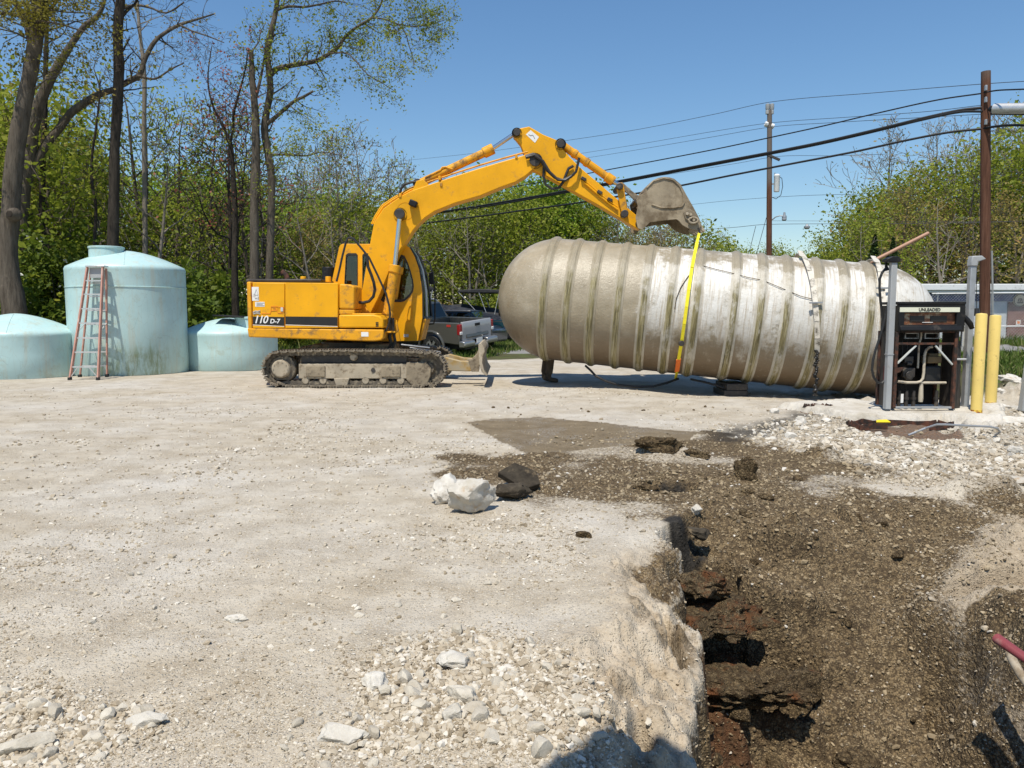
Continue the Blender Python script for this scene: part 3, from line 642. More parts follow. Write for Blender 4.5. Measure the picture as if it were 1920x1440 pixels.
def tank_mat():
    t = NT('mud coated fibreglass'); x, y, z = t.xyz()
    ob = t.tc()
    xe = t.n.new('ShaderNodeAttribute'); xe.attribute_type = 'OBJECT'; xe.attribute_name = 'along'
    X = t.math('ADD', x, xe.outputs['Fac'])
    P = t.comb(X, y, z)
    n = t.noise(2.6, 7, .65, P); nf = t.noise(11, 6, .7, P)
    vs = t.noise(1.0, 5, .65, t.comb(t.math('MULTIPLY', X, 30), t.math('MULTIPLY', y, 1.2), t.math('MULTIPLY', z, 1.6)))
    mud = t.ramp(n, [(.3, (.26, .215, .14)), (.55, (.355, .30, .21)), (.75, (.46, .41, .31))])
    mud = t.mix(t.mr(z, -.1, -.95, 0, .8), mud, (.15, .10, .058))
    mud = t.mix(t.mr(nf, .60, .72, 0, .5), mud, (.54, .50, .42)); mud = t.mix(t.mr(t.noise(45, 4, .7, P), .60, .70, 0, .45), mud, (.17, .13, .085))
    white = t.ramp(n, [(.3, (.54, .515, .455)), (.7, (.71, .695, .65))])
    white = t.mix(t.mr(vs, .48, .66, 0, .8), white, (.40, .33, .24)); white = t.mix(t.mr(nf, .60, .70, 0, .7), white, (.36, .30, .21)); white = t.mix(t.mr(t.noise(60, 3, .7, P), .64, .72, 0, .5), white, (.28, .23, .17))
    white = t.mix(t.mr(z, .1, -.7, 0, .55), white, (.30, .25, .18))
    # the washed part: from the fifth hoop on, ragged along the top, fading to streaks low down
    g = t.math('ADD', t.mr(X, 1.25, 1.95, -.70, .36), t.mr(z, .80, 1.06, .0, -.34))
    g = t.math('ADD', g, t.mr(z, -.05, -.85, .0, -.62))
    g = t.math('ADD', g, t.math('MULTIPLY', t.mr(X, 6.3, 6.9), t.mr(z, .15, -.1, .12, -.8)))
    g = t.math('ADD', g, t.math('MULTIPLY', t.math('SUBTRACT', n, .5), 1.7))
    g = t.math('ADD', g, t.math('MULTIPLY', t.math('SUBTRACT', vs, .5), .75))
    g = t.math('ADD', g, t.math('MULTIPLY', t.math('SUBTRACT', nf, .5), .8))
    w = t.mr(g, -.12, .26)
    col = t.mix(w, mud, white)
    scuff = t.mr(t.noise(2.2, 5, .75, P, 1.5), .66, .72, 0, .6); col = t.mix(scuff, col, (.10, .088, .075))
    t.bump(t.math('ADD', t.math('MULTIPLY', t.noise(22, 6, .72, P), 1.0), t.math('MULTIPLY', w, .25)), .85, .012)
    rough = t.math('ADD', .30, t.math('MULTIPLY', w, .12)); rough = t.math('ADD', rough, t.math('MULTIPLY', nf, .12))
    return t.fin(col, rough, 0, .6)
def rib_mat():
    t = NT('weathered fibreglass hoop'); x, y, z = t.xyz()
    oi = t.n.new('ShaderNodeObjectInfo').outputs['Random']
    ay = t.math('MULTIPLY', y, 1.6); az = t.math('MULTIPLY', z, 1.6)
    sx = t.math('ADD', t.math('MULTIPLY', x, 55), t.math('MULTIPLY', oi, 50))
    st = t.noise(1.0, 6, .7, t.comb(sx, ay, az)); n = t.noise(3.5, 6, .7, t.comb(t.math('ADD', x, t.math('MULTIPLY', oi, 30)), y, z))
    core = t.ramp(st, [(.30, (.03, .028, .018)), (.42, (.12, .10, .042)), (.52, (.28, .235, .105)), (.62, (.45, .40, .26)), (.75, (.62, .60, .52))])
    al = t.n.new('ShaderNodeAttribute'); al.attribute_type = 'OBJECT'; al.attribute_name = 'along'
    edge = t.ramp(n, [(.3, (.42, .37, .28)), (.7, (.66, .63, .56))]); ln = t.mr(al.outputs['Fac'], 1.0, 2.2); edge = t.mix(t.math('SUBTRACT', .85, t.math('MULTIPLY', ln, .8)), edge, (.32, .27, .18))
    mud = t.ramp(n, [(.3, (.24, .20, .13)), (.7, (.34, .29, .20))])
    ce = t.mr(t.math('ABSOLUTE', x), .062, .045)
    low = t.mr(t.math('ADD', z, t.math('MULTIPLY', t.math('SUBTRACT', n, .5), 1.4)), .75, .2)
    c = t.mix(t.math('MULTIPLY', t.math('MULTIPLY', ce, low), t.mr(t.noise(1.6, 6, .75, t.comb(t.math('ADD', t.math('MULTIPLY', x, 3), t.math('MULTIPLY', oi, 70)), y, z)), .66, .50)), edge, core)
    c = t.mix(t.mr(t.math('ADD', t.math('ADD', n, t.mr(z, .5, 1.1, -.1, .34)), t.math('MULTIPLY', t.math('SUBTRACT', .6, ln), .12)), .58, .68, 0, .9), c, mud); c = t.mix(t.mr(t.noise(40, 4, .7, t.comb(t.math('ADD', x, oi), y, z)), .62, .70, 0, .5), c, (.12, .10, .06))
    t.bump(t.math('ADD', t.math('MULTIPLY', st, 1.3), t.math('MULTIPLY', n, .6)), .9, .016)
    return t.fin(c, .4, 0, .5)
M['tank'] = tank_mat(); M['rib'] = rib_mat()
tank = thing('storage_tank', 'huge tan and white ribbed fibreglass tank tilted up on its left end', 'storage tank', TA, rot=TM.to_euler())
prof = []
for i in range(15): a = math.pi / 2 * i / 14; prof.append((max(1e-4, TR * math.sin(a)), -TR * .98 * math.cos(a)))
for i in range(1, 40): prof.append((TR, TL * i / 40))
for i in range(15): a = math.pi / 2 * (1 - i / 14); prof.append((max(1e-4, TR * math.sin(a)), TL + TR * .98 * math.cos(a)))
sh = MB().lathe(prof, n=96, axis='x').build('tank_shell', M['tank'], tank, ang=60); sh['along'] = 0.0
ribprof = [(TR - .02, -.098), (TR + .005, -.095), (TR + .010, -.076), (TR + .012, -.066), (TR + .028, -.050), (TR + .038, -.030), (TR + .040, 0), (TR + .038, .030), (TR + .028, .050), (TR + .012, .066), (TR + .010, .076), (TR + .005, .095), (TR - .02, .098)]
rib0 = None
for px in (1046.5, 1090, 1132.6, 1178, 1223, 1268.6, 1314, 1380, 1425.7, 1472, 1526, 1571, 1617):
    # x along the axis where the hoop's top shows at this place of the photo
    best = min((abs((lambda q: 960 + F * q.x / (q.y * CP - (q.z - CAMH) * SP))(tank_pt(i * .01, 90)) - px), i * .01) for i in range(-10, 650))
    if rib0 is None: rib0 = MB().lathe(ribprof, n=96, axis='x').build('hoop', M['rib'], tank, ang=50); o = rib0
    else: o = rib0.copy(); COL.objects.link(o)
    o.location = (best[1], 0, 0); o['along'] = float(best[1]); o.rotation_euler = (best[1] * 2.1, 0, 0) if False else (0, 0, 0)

def tank_px(x, ang, rad=TR):
    q = tank_pt(x, ang, rad); d = q.y * CP - (q.z - CAMH) * SP; return 960 + F * q.x / d, 720 - F * (q.y * SP + (q.z - CAMH) * CP) / d

# hold-down straps: pale band over the tank, a turnbuckle, then a tarry chain hanging to the ground
def hold_down(name, label, top_px, pts_px, chain_px, seed):
    root = thing(name, label, 'strap', tank_hit(*pts_px[0]))
    P = [tank_hit(x, y) for x, y in pts_px]
    x0 = (TM.transposed() @ (P[0] - TA)).x
    back = [tank_pt(x0, a, TR + .075) for a in range(150, 60, -10)]
    P = [p + (p - (TA + TAX * (p - TA).dot(TAX))).normalized() * .075 for p in P]
    path = back + P
    b = MB()
    for i in range(len(path) - 1):
        c = (path[i] + path[i + 1]) / 2; n = (c - (TA + TAX * (c - TA).dot(TAX))).normalized()
        b.bar(path[i], path[i + 1] + (path[i + 1] - path[i]) * .08, .085, .014, n)
    b.build('band', M['strapband'], root, smooth=False)
    k = P[len(P) // 2]; MB().bar(k + Vector((-.11, -.03, 0)), k + Vector((.11, -.03, 0)), .05, .03).build('band_clip', M['galv'], root, bevel=.004)
    bl = P[-1]; ch = [W(x, y, bl.y - .03 - .10 * i / len(chain_px)) for i, (x, y) in enumerate(chain_px)]
    rg = random.Random(seed); m = MB(); n = len(ch) - 1
    for i in range(n):
        for j in range(6):
            p = ch[i].lerp(ch[i + 1], j / 6) + Vector((rg.gauss(0, .014), rg.gauss(0, .01), 0)); q = ch[i].lerp(ch[i + 1], (j + .95) / 6) + Vector((rg.gauss(0, .014), 0, 0))
            m.tube([p, (p + q) / 2, q], [.022, rg.uniform(.03, .048), .022], 7)
    m.build('chain', M['tar'], root, ang=180)
    return root
M['strapband'] = paint('pale strap', (.62, .57, .48), .5, .1, 6, dirt=(.10, .085, .06), damt=.45, dscale=8)
hold_down('hold_down_strap', 'pale hold-down strap over the tank left of the hose, ending in a black chain', 1510,
          [(1499, 479), (1508, 492), (1516, 512), (1522, 535), (1527, 570), (1530, 600), (1531, 630), (1531, 655)], [(1531, 657), (1532, 675), (1530, 700), (1530, 725), (1529, 742)], 3)
hold_down('hold_down_strap', 'pale hold-down strap over the right end of the tank beside the pump hose', 1645,
          [(1636, 489), (1643, 497), (1648, 515), (1652, 545), (1654, 580), (1655, 620), (1654, 665)], [(1654, 667), (1651, 685), (1649, 705), (1649, 730), (1648, 752)], 4)

# yellow lifting sling from the bucket down the face of the tank
SLING_TOP = W(1311, 437, 15.30)
sl_px = [(1306, 462), (1297, 505), (1291, 545), (1287, 575), (1283, 605), (1279, 634), (1277, 645), (1273, 668), (1270, 690), (1267.5, 704)]
root = thing('lifting_sling', 'bright yellow lifting sling hanging from the bucket down the tank side', 'sling', SLING_TOP)
def tank_out(p, e): return p + (p - (TA + TAX * (p - TA).dot(TAX))).normalized() * e
SP_ = [SLING_TOP] + [tank_out(tank_hit(*q), .075) for q in sl_px]
b = MB()
for i in range(len(SP_) - 3): b.bar(SP_[i], SP_[i + 1] + (SP_[i + 1] - SP_[i]) * .03, .058 if i > 0 else .05, .012, (0, -1, .2))
b.build('webbing', M['sling'], root, smooth=False)
k = tank_out(tank_hit(1277.6, 639), .10); MB().cyl(k + Vector((0, -.05, 0)), k + Vector((0, .02, 0)), .05, 14).build('ratchet', M['pinsteel'], root, bevel=.006)
b = MB(); b.bar(SP_[-3], SP_[-2], .085, .016, (0, -1, .2)); b.build('warning_label', M['sling_orange'], root, smooth=False)
b = MB(); b.bar(SP_[-2], SP_[-1], .075, .012, (0, -1, .2)); b.build('webbing_tail', M['sling'], root, smooth=False)
MB().tube([SLING_TOP + Vector((-.02, 0, .10)), SLING_TOP + Vector((0, 0, .05)), SLING_TOP + Vector((0, 0, -.02))], .022, 8).build('hook', M['pinsteel'], root)
# thin brown tube drawn as the sling's shadow line on the tank
cp = [tank_out(tank_hit(x, y), .02) for x, y in ((1296, 512), (1288, 522), (1276, 540), (1268, 560), (1265, 580))]
MB().tube(cp, .007, 5).thing('cord', 'thin brown cord leaning on the tank just left of the yellow sling', 'cord', M['clod'])
cp = [tank_out(tank_hit(x, y), .022) for x, y in ((1314, 499), (1340, 506), (1370, 513), (1400, 521), (1430, 527), (1462, 540), (1500, 556), (1540, 566))]
MB().tube(cp, .006, 5).thing('cord', 'thin cord lying along the white upper side of the tank', 'cord', M['clod'])
# hoses hanging below the tank
hp = [W(1098, 686, 15.0), W(1108, 695, 14.8), W(1117, 705, 14.7), W(1135, 714, 14.7), W(1160, 722, 14.7), W(1190, 725.5, 14.7), W(1225, 724.5, 14.75), W(1250, 718, 14.8), W(1272, 710, 14.9)]
MB().tube(hp, .022, 8).thing('hose', 'black hose sagging in a long curve under the tank', 'hose', M['black'])
hp = [W(1295, 711, 14.8), W(1320, 716, 14.6), W(1345, 723, 14.5), W(1362, 729, 14.45)]
MB().tube(hp, .02, 8).thing('hose', 'short black hose trailing under the middle of the tank', 'hose', M['black'])
MB().tube([W(1300, 713, 14.9), W(1330, 719, 14.7), W(1358, 722, 14.6), W(1380, 727, 14.5)], .012, 6).thing('cord', 'thin black cord trailing beside the short hose under the tank', 'cord', M['black'])
cr = thing('timber_cribbing', 'dark timber block propping the middle of the tank', 'timber block', (4.15, 14.7, hz(4.15, 14.7)))
for i in range(2): MB().box((4.15 + .02 * i, 14.7, hz(4.15, 14.7) + .06 + .122 * i), (.44 - .05 * i, .8, .12)).build('timber', M['pinsteel'], cr, bevel=.012)
# copper coloured pole leaning behind the tank
MB().tube([W(1628, 494, 16.4), W(1741, 437, 16.4)], .038, 12).thing('pipe', 'long reddish pipe sticking up behind the right end of the tank', 'pipe', paint('reddish pipe', (.40, .22, .14), .55, .15, 6, dirt=(.25, .16, .1), damt=.3))

# ================================================================== PERSON behind the tank
def person():
    p0 = G(1030, 716); gz = hz(p0.x, p0.y); X, Y = p0.x, p0.y
    root = thing('person', 'person in brown trousers and boots standing behind the big tank', 'person', (X, Y, gz))
    def skin(name, verts, edges, rad, mat, lv=2):
        me = bpy.data.meshes.new(name); me.from_pydata(verts, edges, []); me.materials.append(mat)
        o = link_mesh(name, me, root); sk = o.modifiers.new('skin', 'SKIN'); sk.use_smooth_shade = True
        bm = bmesh.new(); bm.from_mesh(me); lay = bm.verts.layers.skin.verify()
        for v, r in zip(bm.verts, rad): v[lay].radius = (r, r) if not isinstance(r, tuple) else r
        bm.verts.ensure_lookup_table(); bm.verts[0][lay].use_root = True
        bm.to_mesh(me); bm.free(); ss = o.modifiers.new('sub', 'SUBSURF'); ss.levels = lv; ss.render_levels = lv
        return o
    skinm = paint('skin', (.50, .30, .21), .5, .08, 8); trou = paint('brown work trousers', (.095, .072, .048), .9, .3, 7, dirt=(.2, .16, .1), damt=.35)
    shirt = paint('grey work shirt', (.17, .18, .19), .9, .12, 6); boot = paint('muddy boot leather', (.07, .05, .033), .75, .3, 9, dirt=(.22, .17, .11), damt=.45); hair = paint('dark hair', (.03, .02, .014), .6, .2)
    # one continuous body (hips, trunk, neck, head, arms, legs) facing the tank
    V = [(0, 0, .95), (0, .01, 1.15), (0, 0, 1.36), (0, 0, 1.47), (0, -.015, 1.55), (0, -.02, 1.64), (0, -.015, 1.73),
         (-.19, 0, 1.40), (-.25, -.02, 1.12), (-.22, -.18, .93), (-.21, -.24, .87), (.19, 0, 1.40), (.24, -.03, 1.12), (.20, -.20, .96), (.19, -.26, .90),
         (-.09, 0, .88), (-.10, -.02, .50), (-.10, .02, .11), (.09, 0, .88), (.11, .05, .50), (.12, .10, .11)]
    E_ = [(0, 1), (1, 2), (2, 3), (3, 4), (4, 5), (5, 6), (2, 7), (7, 8), (8, 9), (9, 10), (2, 11), (11, 12), (12, 13), (13, 14), (0, 15), (15, 16), (16, 17), (0, 18), (18, 19), (19, 20)]
    rad = [(.16, .11), (.145, .105), (.165, .11), (.06, .06), (.07, .085), (.078, .098), (.062, .075), .062, .046, .038, .03, .062, .046, .038, .03, .095, .068, .048, .095, .068, .048]
    skin('body', V, E_, rad, skinm)
    skin('trousers', [(0, 0, .97), (-.095, 0, .86), (-.105, -.02, .50), (-.105, .02, .14), (.095, 0, .86), (.115, .05, .50), (.125, .10, .14)], [(0, 1), (1, 2), (2, 3), (0, 4), (4, 5), (5, 6)], [(.175, .125), .112, .09, .085, .112, .09, .085], trou)
    skin('shirt', [(0, 0, 1.0), (0, .01, 1.18), (0, 0, 1.38), (-.20, 0, 1.40), (-.25, -.02, 1.18), (.20, 0, 1.40), (.245, -.03, 1.18)], [(0, 1), (1, 2), (2, 3), (3, 4), (2, 5), (5, 6)], [(.175, .125), (.16, .118), (.175, .12), .075, .062, .075, .062], shirt)
    for s, dy in ((-1, .02), (1, .10)):
        x = s * .112
        skin('boot', [(x, dy, .20), (x, dy, .07), (x - .03, dy - .10, .05), (x - .05, dy - .20, .042)], [(0, 1), (1, 2), (2, 3)], [.062, .066, .056, .042], boot)
    skin('hair', [(0, .01, 1.70), (0, .0, 1.75), (0, .05, 1.64)], [(0, 1), (0, 2)], [(.088, .10), (.06, .075), (.07, .05)], hair)
    for s in (-1, 1):
        c = Vector((s * .028, -.108, 1.655)); MB().lathe([(1e-4, -.011), (.008, -.008), (.011, 0), (.008, .008), (1e-4, .011)], c, 8).build('eye', M['white'], root, org=Vector((0, 0, 0)))
        MB().lathe([(1e-4, -.032), (.012, -.02), (.016, .005), (.010, .03), (1e-4, .034)], (s * .083, -.005, 1.645), 8).build('ear', skinm, root, org=Vector((0, 0, 0)))
    skin('nose', [(0, -.10, 1.66), (0, -.125, 1.625)], [(0, 1)], [.008, .014], skinm); MB().box((0, -.112, 1.59), (.045, .01, .008)).build('mouth', paint('lips', (.35, .14, .12), .5), root, org=Vector((0, 0, 0)))
    for s, w in ((-1, (-.21, -.24, .87)), (1, (.19, -.26, .90))):
        w = Vector(w)
        for k in range(4):
            q = w + Vector(((k - 1.5) * .02, -.035, -.02)); L = (.07, .08, .075, .06)[k]
            skin('finger', [tuple(w), tuple(q), tuple(q + Vector((0, -.4 * L, -.5 * L))), tuple(q + Vector((0, -.45 * L, -L)))], [(0, 1), (1, 2), (2, 3)], [.014, .010, .009, .007], skinm, 1)
        skin('thumb', [tuple(w), tuple(w + Vector((-s * .035, -.02, -.02))), tuple(w + Vector((-s * .045, -.05, -.045)))], [(0, 1), (1, 2)], [.014, .011, .008], skinm, 1)
    root.rotation_euler = (0, 0, math.pi / 2)
person()

# ================================================================== POLY TANKS
def poly_mat():
    t = NT('faded pale blue polyethylene'); P = t.n.new('ShaderNodeNewGeometry').outputs['Position']; z = t.xyz(P)[2]
    c = t.ramp(t.noise(1.1, 5, .6, P), [(.3, (.40, .575, .57)), (.7, (.495, .675, .665))])
    st = t.noise(1.0, 5, .65, t.mapping(P, (7, 7, .5))); c = t.mix(t.mr(st, .48, .68, 0, .55), c, (.50, .53, .44))
    c = t.mix(t.mr(t.noise(2.6, 7, .75, P), .52, .70, 0, .6), c, (.38, .42, .33))
    lowz = t.mr(t.math('ADD', z, t.math('MULTIPLY', t.noise(1.0, 6, .75, t.mapping(P, (9, 9, .6))), -.7)), .45, .10); gn = t.noise(1.6, 8, .8, t.mapping(P, (4.5, 4.5, 1.1))); x = t.xyz(P)[0]
    alg = t.math('MULTIPLY', lowz, t.mr(t.math('ADD', gn, t.mr(x, -9.9, -9.2, -.25, .06)), .46, .66)); alg = t.math('MULTIPLY', alg, t.mr(x, -7.9, -8.2))
    c = t.mix(t.math('MULTIPLY', alg, .70), c, (.17, .21, .075))
    sc = t.voro(3.0, t.mapping(P, (2.5, 2.5, .8), (.3, .2, 0)), 'Distance', 'DISTANCE_TO_EDGE'); c = t.mix(t.math('MULTIPLY', t.mr(sc, .012, .004), .25), c, (.15, .2, .2))
    t.bump(t.noise(4, 4, .5, P), .12, .02)
    return t.fin(c, .42, 0, .4)
M['poly'] = poly_mat()
def poly_tank(name, label, cx, cy, r, zs, zp, lean=0.0, seam=None):
    gz = hz(cx, cy); root = thing(name, label, 'water tank', (cx, cy, gz))
    pr = [(1e-4, gz - .02), (r - .04, gz - .02), (r, gz + .03), (r - .012, gz + zs * .5), (r - .008, zs - .07), (r - .002, zs - .03), (r - .03, zs + .03)]
    for i in range(1, 13):
        u = 1 - i / 12; pr.append((max(1e-4, (r - .03) * u), zs + .03 + (zp - zs - .03) * (1 - u ** 1.65)))
    sh = MB().lathe(pr, (cx, cy, 0), 72).build('tank_body', M['poly'], root, ang=50)
    if seam: MB().lathe([(r - .016, seam - .012), (r + .006, seam - .004), (r + .006, seam + .004), (r - .016, seam + .012)], (cx, cy, 0), 72).build('mould_seam', M['poly'], root, ang=60)
    dm = [(r_, z_) for r_, z_ in pr[6:]]                  # a mould line over the dome and down the side
    MB().tube([Vector((cx + math.cos(-1.15) * r_, cy + math.sin(-1.15) * r_, z_ + .004)) for r_, z_ in dm[:-2]], .008, 5).build('mould_line', M['poly'], root)
    return root
def hatch(root, px, py, Y, r, z0, z1):
    c = W(px, py, Y)
    o = MB().lathe([(r + .03, z0 - .12), (r, z0), (r - .005, z1 - .05), (r + .012, z1 - .045), (r + .012, z1 - .01), (r - .02, z1), (1e-4, z1 + .01)], (c.x, c.y, 0), 36).build('hatch', M['poly'], root, ang=40); return o
TK = poly_tank('water_tank', 'tall pale blue upright tank with a round hatch, behind the ladder', -9.19, 18.68, 1.31, 2.47, 2.90, seam=2.02)
hatch(TK, 200, 480, 18.3, .375, 2.60, 2.965)
TK2 = poly_tank('water_tank', 'low pale blue domed tank cut by the left edge of the picture', -11.28, 17.7, 1.27, .98, 1.42)
TK3 = poly_tank('water_tank', 'low pale blue tank between the tall tank and the excavator, dark lid on top', -7.30, 20.1, 1.20, .93, 1.30)
hatch(TK3, 466, 605, 19.75, .33, 1.06, 1.33)
c = W(432, 596, 19.5)
MB().box((c.x, 19.6, 1.345), (.75, .6, .03), Matrix.Rotation(.06, 3, 'Y')).thing('lid', 'dark flat lid lying on the low right tank beside its hatch', 'lid', M['blackplastic'], bevel=.006)

# ================================================================== STEP LADDER
def ladder():
    fl, fr = W(131, 712, 16.5), W(184, 712, 16.5); fl.z = hz(fl.x, fl.y); fr.z = hz(fr.x, fr.y)
    rl, rr = W(150, 709, 17.25), W(201, 709, 17.25); rl.z = hz(rl.x, rl.y); rr.z = hz(rr.x, rr.y)
    tl, tr = W(164, 501, 17.20), W(193, 501, 17.20)
    tl2, tr2 = tl + Vector((.02, .10, -.02)), tr + Vector((.02, .10, -.02))
    root = thing('step_ladder', 'orange step ladder with aluminium steps standing before the tall tank', 'ladder', (fl + rr) / 2)
    for a, b_ in ((fl, tl), (fr, tr)):
        MB().bar(a, b_, .075, .03, (1, 0, 0)).build('front_rail', M['ladder'], root, smooth=False)
    for a, b_ in ((rl, tl2), (rr, tr2)): MB().bar(a, b_, .05, .026, (1, 0, 0)).build('rear_rail', M['ladder'], root, smooth=False)
    for py in (527, 552.7, 580, 607, 634.5, 661, 688):
        u = (712 - py) / (712 - 501.0)
        p, q = fl.lerp(tl, u), fr.lerp(tr, u); MB().box((p + q) / 2 + Vector((0, .02, 0)), ((q - p).length, .085, .03)).build('step', M['alu'], root, smooth=False)
        if u < .9:
            p, q = rl.lerp(tl2, u - .01), rr.lerp(tr2, u - .01); MB().bar(p, q, .025, .025).build('rear_rung', M['alu'], root, smooth=False)
    m = (tl + tr) / 2; MB().box(m + Vector((.01, .05, .02)), ((tr - tl).length + .07, .2, .035)).build('top_cap', M['alu'], root, bevel=.006)
    MB().box(m + Vector((0, .03, -.12)), ((tr - tl).length - .06, .02, .22)).build('label_plate', M['postgrey'], root, smooth=False)
    for a, b_, t_, u in ((fl, fr, tl, .1), (fr, fl, tr, .1)):
        p = a.lerp(t_, .02); q = a.lerp(b_, .3) + Vector((0, 0, .27)); MB().bar(p, q, .02, .015).build('step_brace', M['alu'], root, smooth=False)
    for f_, r_, a, b_ in ((fl, rl, tl, tl2), (fr, rr, tr, tr2)):
        MB().bar(f_.lerp(a, .42), r_.lerp(b_, .5), .02, .012).build('spreader', M['alu'], root, smooth=False)
    for p in (fl, fr, rl, rr): MB().box(p + Vector((0, 0, .03)), (.05, .09, .06)).build('foot_pad', M['black'], root, smooth=False)
ladder()
# ================================================================== EXCAVATOR
def excavator():
    EX = thing('excavator', 'yellow crawler excavator with its boom arched over and bucket above the tank', 'excavator', (-2.6, 16.0, hz(-2.6, 15.0)))
    Y, YW = M['yellow'], M['yellow_worn']
    NY, FY = 14.84, 17.14                       # near and far side of the upper body
    def q(pts, Yp): return [(W(x, y, Yp).x, W(x, y, Yp).z) for x, y in pts]
    def X(px, Yp): return W(px, 600, Yp).x
    def Z(py, Yp): return W(960, py, Yp).z
    def B(m, name, mat, parent=EX, **k): return m.build(name, mat, parent, **k)
    # --- upper body
    x0, x1 = X(463, NY), X(472, NY); z0, z1 = Z(632.5, NY), Z(528, NY)
    plan = [(x1, NY), (x0 + .05, NY + .01), (x0, NY + .06), (x0 - .12, NY + .5), (x0 - .20, 16.0), (x0 - .12, FY - .5), (x0, FY - .06), (x1, FY)]
    B(MB().prism(plan, 'z', z0, z1), 'counterweight', YW, bevel=.05, seg=3)
    B(MB().prism(q([(473, 529), (634, 530.5), (634, 616), (473, 616)], NY), 'y', NY + .03, FY), 'engine_housing', Y, bevel=.02)
    for a, b_ in ((473.6, 533.4), (534.8, 633.4)):
        d = B(MB().prism(q([(a, 530), (b_, 530.8), (b_, 615), (a, 615)], NY), 'y', NY, NY + .028), 'side_door', Y, bevel=.008)
        B(MB().prism(q([(a + .6, 593.3), (b_ - .4, 594.5), (b_ - .4, 611), (a + .6, 608.2)], NY), 'y', NY - .004, NY + .001), 'black_stripe', M['decal_black'], d, smooth=False)
        B(MB().prism(q([(a + .6, 608.6), (b_ - .4, 611.6), (b_ - .4, 612.5), (a + .6, 609.6)], NY), 'y', NY - .004, NY + .001), 'white_line', M['white'], d, smooth=False)
    z_t = Z(607, NY)
    t1 = lettering('model_lettering', '110', (X(475, NY), NY - .006, z_t + .012), .20, M['white'], EX, shear=.28, bold=.003, space=.86)
    t2 = lettering('model_lettering', 'D-7', (X(506.0, NY), NY - .006, z_t + .010), .118, M['white'], EX, shear=.18, bold=.003)
    for p in ((474, 538, 486.8, 564), (479.4, 566, 497, 575)): B(MB().span((X(p[0], NY), NY - .004, Z(p[3], NY)), (X(p[2], NY), NY + .001, Z(p[1], NY))), 'sticker', M['white'], smooth=False)
    m = MB()
    m.tube([W(477, 553, NY - .006), W(480.4, 543, NY - .006), W(484, 553, NY - .006), W(477, 553, NY - .006)], .005, 4)
    m.bar(W(478, 559.5, NY - .006), W(482, 559.5, NY - .006), .012, .004, (0, 1, 0)); m.bar(W(484, 556, NY - .006), W(484, 562, NY - .006), .014, .004, (0, 1, 0))
    for k in range(3): m.bar(W(481, 568 + 2.4 * k, NY - .006), W(495.5 - 3 * (k == 1), 568 + 2.4 * k, NY - .006), .010, .004, (0, 1, 0))
    B(m, 'sticker_print', M['greymark'], smooth=False)
    m = MB()                                                        # orange line drawing with a grey running animal shape
    for pl in ([(490, 588), (507, 588), (508, 583), (519, 582), (521, 587), (531, 587)], [(508, 583), (508.5, 575), (521, 575), (521, 582)], [(522, 576), (532, 576), (532, 585)], [(512, 578), (517, 578), (517, 583)]):
        m.tube([W(x, y, NY - .004) for x, y in pl], .006, 4)
    B(m, 'decal_drawing', M['orange_line'], smooth=False)
    m = MB()
    for pl in ([(474.5, 586), (479, 583.5), (484, 584), (488, 582.5)], [(476, 588.5), (481, 587), (486, 587.5)], [(477, 586), (475.5, 589.5)], [(485, 586), (487.5, 589.5)]): m.tube([W(x, y, NY - .004) for x, y in pl], [.014] * len(pl), 5)
    B(m, 'decal_animal', M['greymark'], smooth=False)
    B(MB().span((X(527, NY), NY - .012, Z(584, NY)), (X(531.5, NY), NY + .002, Z(576.5, NY))), 'door_latch', M['frame_grey'], bevel=.003)
    B(MB().prism(q([(463.5, 615.6), (719, 618), (719, 634), (714, 638), (700, 640), (630, 637.5), (478, 632.5), (466, 631.5)], NY), 'y', NY - .006, FY), 'frame_skirt', YW, bevel=.02)
    B(MB().span((X(677, NY), NY - .011, Z(631, NY)), (X(690.5, NY), NY - .006, Z(622.5, NY))), 'sticker', M['white'], smooth=False)
    B(MB().prism(q([(635.2, 532), (655, 533), (664, 537), (664, 580), (635.2, 579)], NY), 'y', NY + .02, 15.62), 'pump_box', YW, bevel=.03, seg=3)
    B(MB().prism(q([(635.2, 580.5), (664, 581), (664, 589), (635.2, 589)], NY), 'y', NY + .03, 15.62), 'pump_box_base', YW, bevel=.01)
    B(MB().prism(q([(635.2, 590), (700, 589.5), (712, 592), (718, 599), (719.5, 615), (635.2, 615)], NY), 'y', NY, 15.6), 'tool_box', Y, bevel=.03, seg=3)
    B(MB().prism(q([(660, 587.5), (704, 587.5), (708, 590), (660, 590)], NY), 'y', NY + .02, 15.5), 'tool_box_lid', Y, bevel=.01)
    for k in range(3): B(MB().span((X(704.5, NY), NY - .008, Z(606 + k * 3.2, NY)), (X(709.5, NY), NY + .002, Z(604 + k * 3.2, NY))), 'vent_slot', M['decal_black'], smooth=False)
    # hood and things on the deck
    B(MB().span((X(466, 15.2), 15.1, Z(529, 15.2)), (X(606, 15.2), 17.0, Z(523.5, 15.2))), 'engine_hood', M['pinsteel'], bevel=.012)
    B(MB().cyl(W(616.5, 529, 16.3), W(616.5, 501, 16.3), .135, 18), 'air_cleaner', M['blackplastic'], bevel=.015)
    B(MB().tube([W(539, 524, 16.2), W(536, 515, 16.2), W(528, 509.5, 16.2)], .055, 12), 'exhaust_pipe', M['rust'])
    for px in (568.5, 615.5): B(MB().cyl(W(px, 529, 15.2), W(px, 518.5, 15.2), .055, 14), 'filler_cap', Y, bevel=.01)
    # --- slew ring and underside
    B(MB().lathe([(.62, -.02), (.62, .16), (1e-4, .16)], (X(660, 16), 16.0, Z(655, 16)), 28), 'slew_ring', M['pinsteel'])
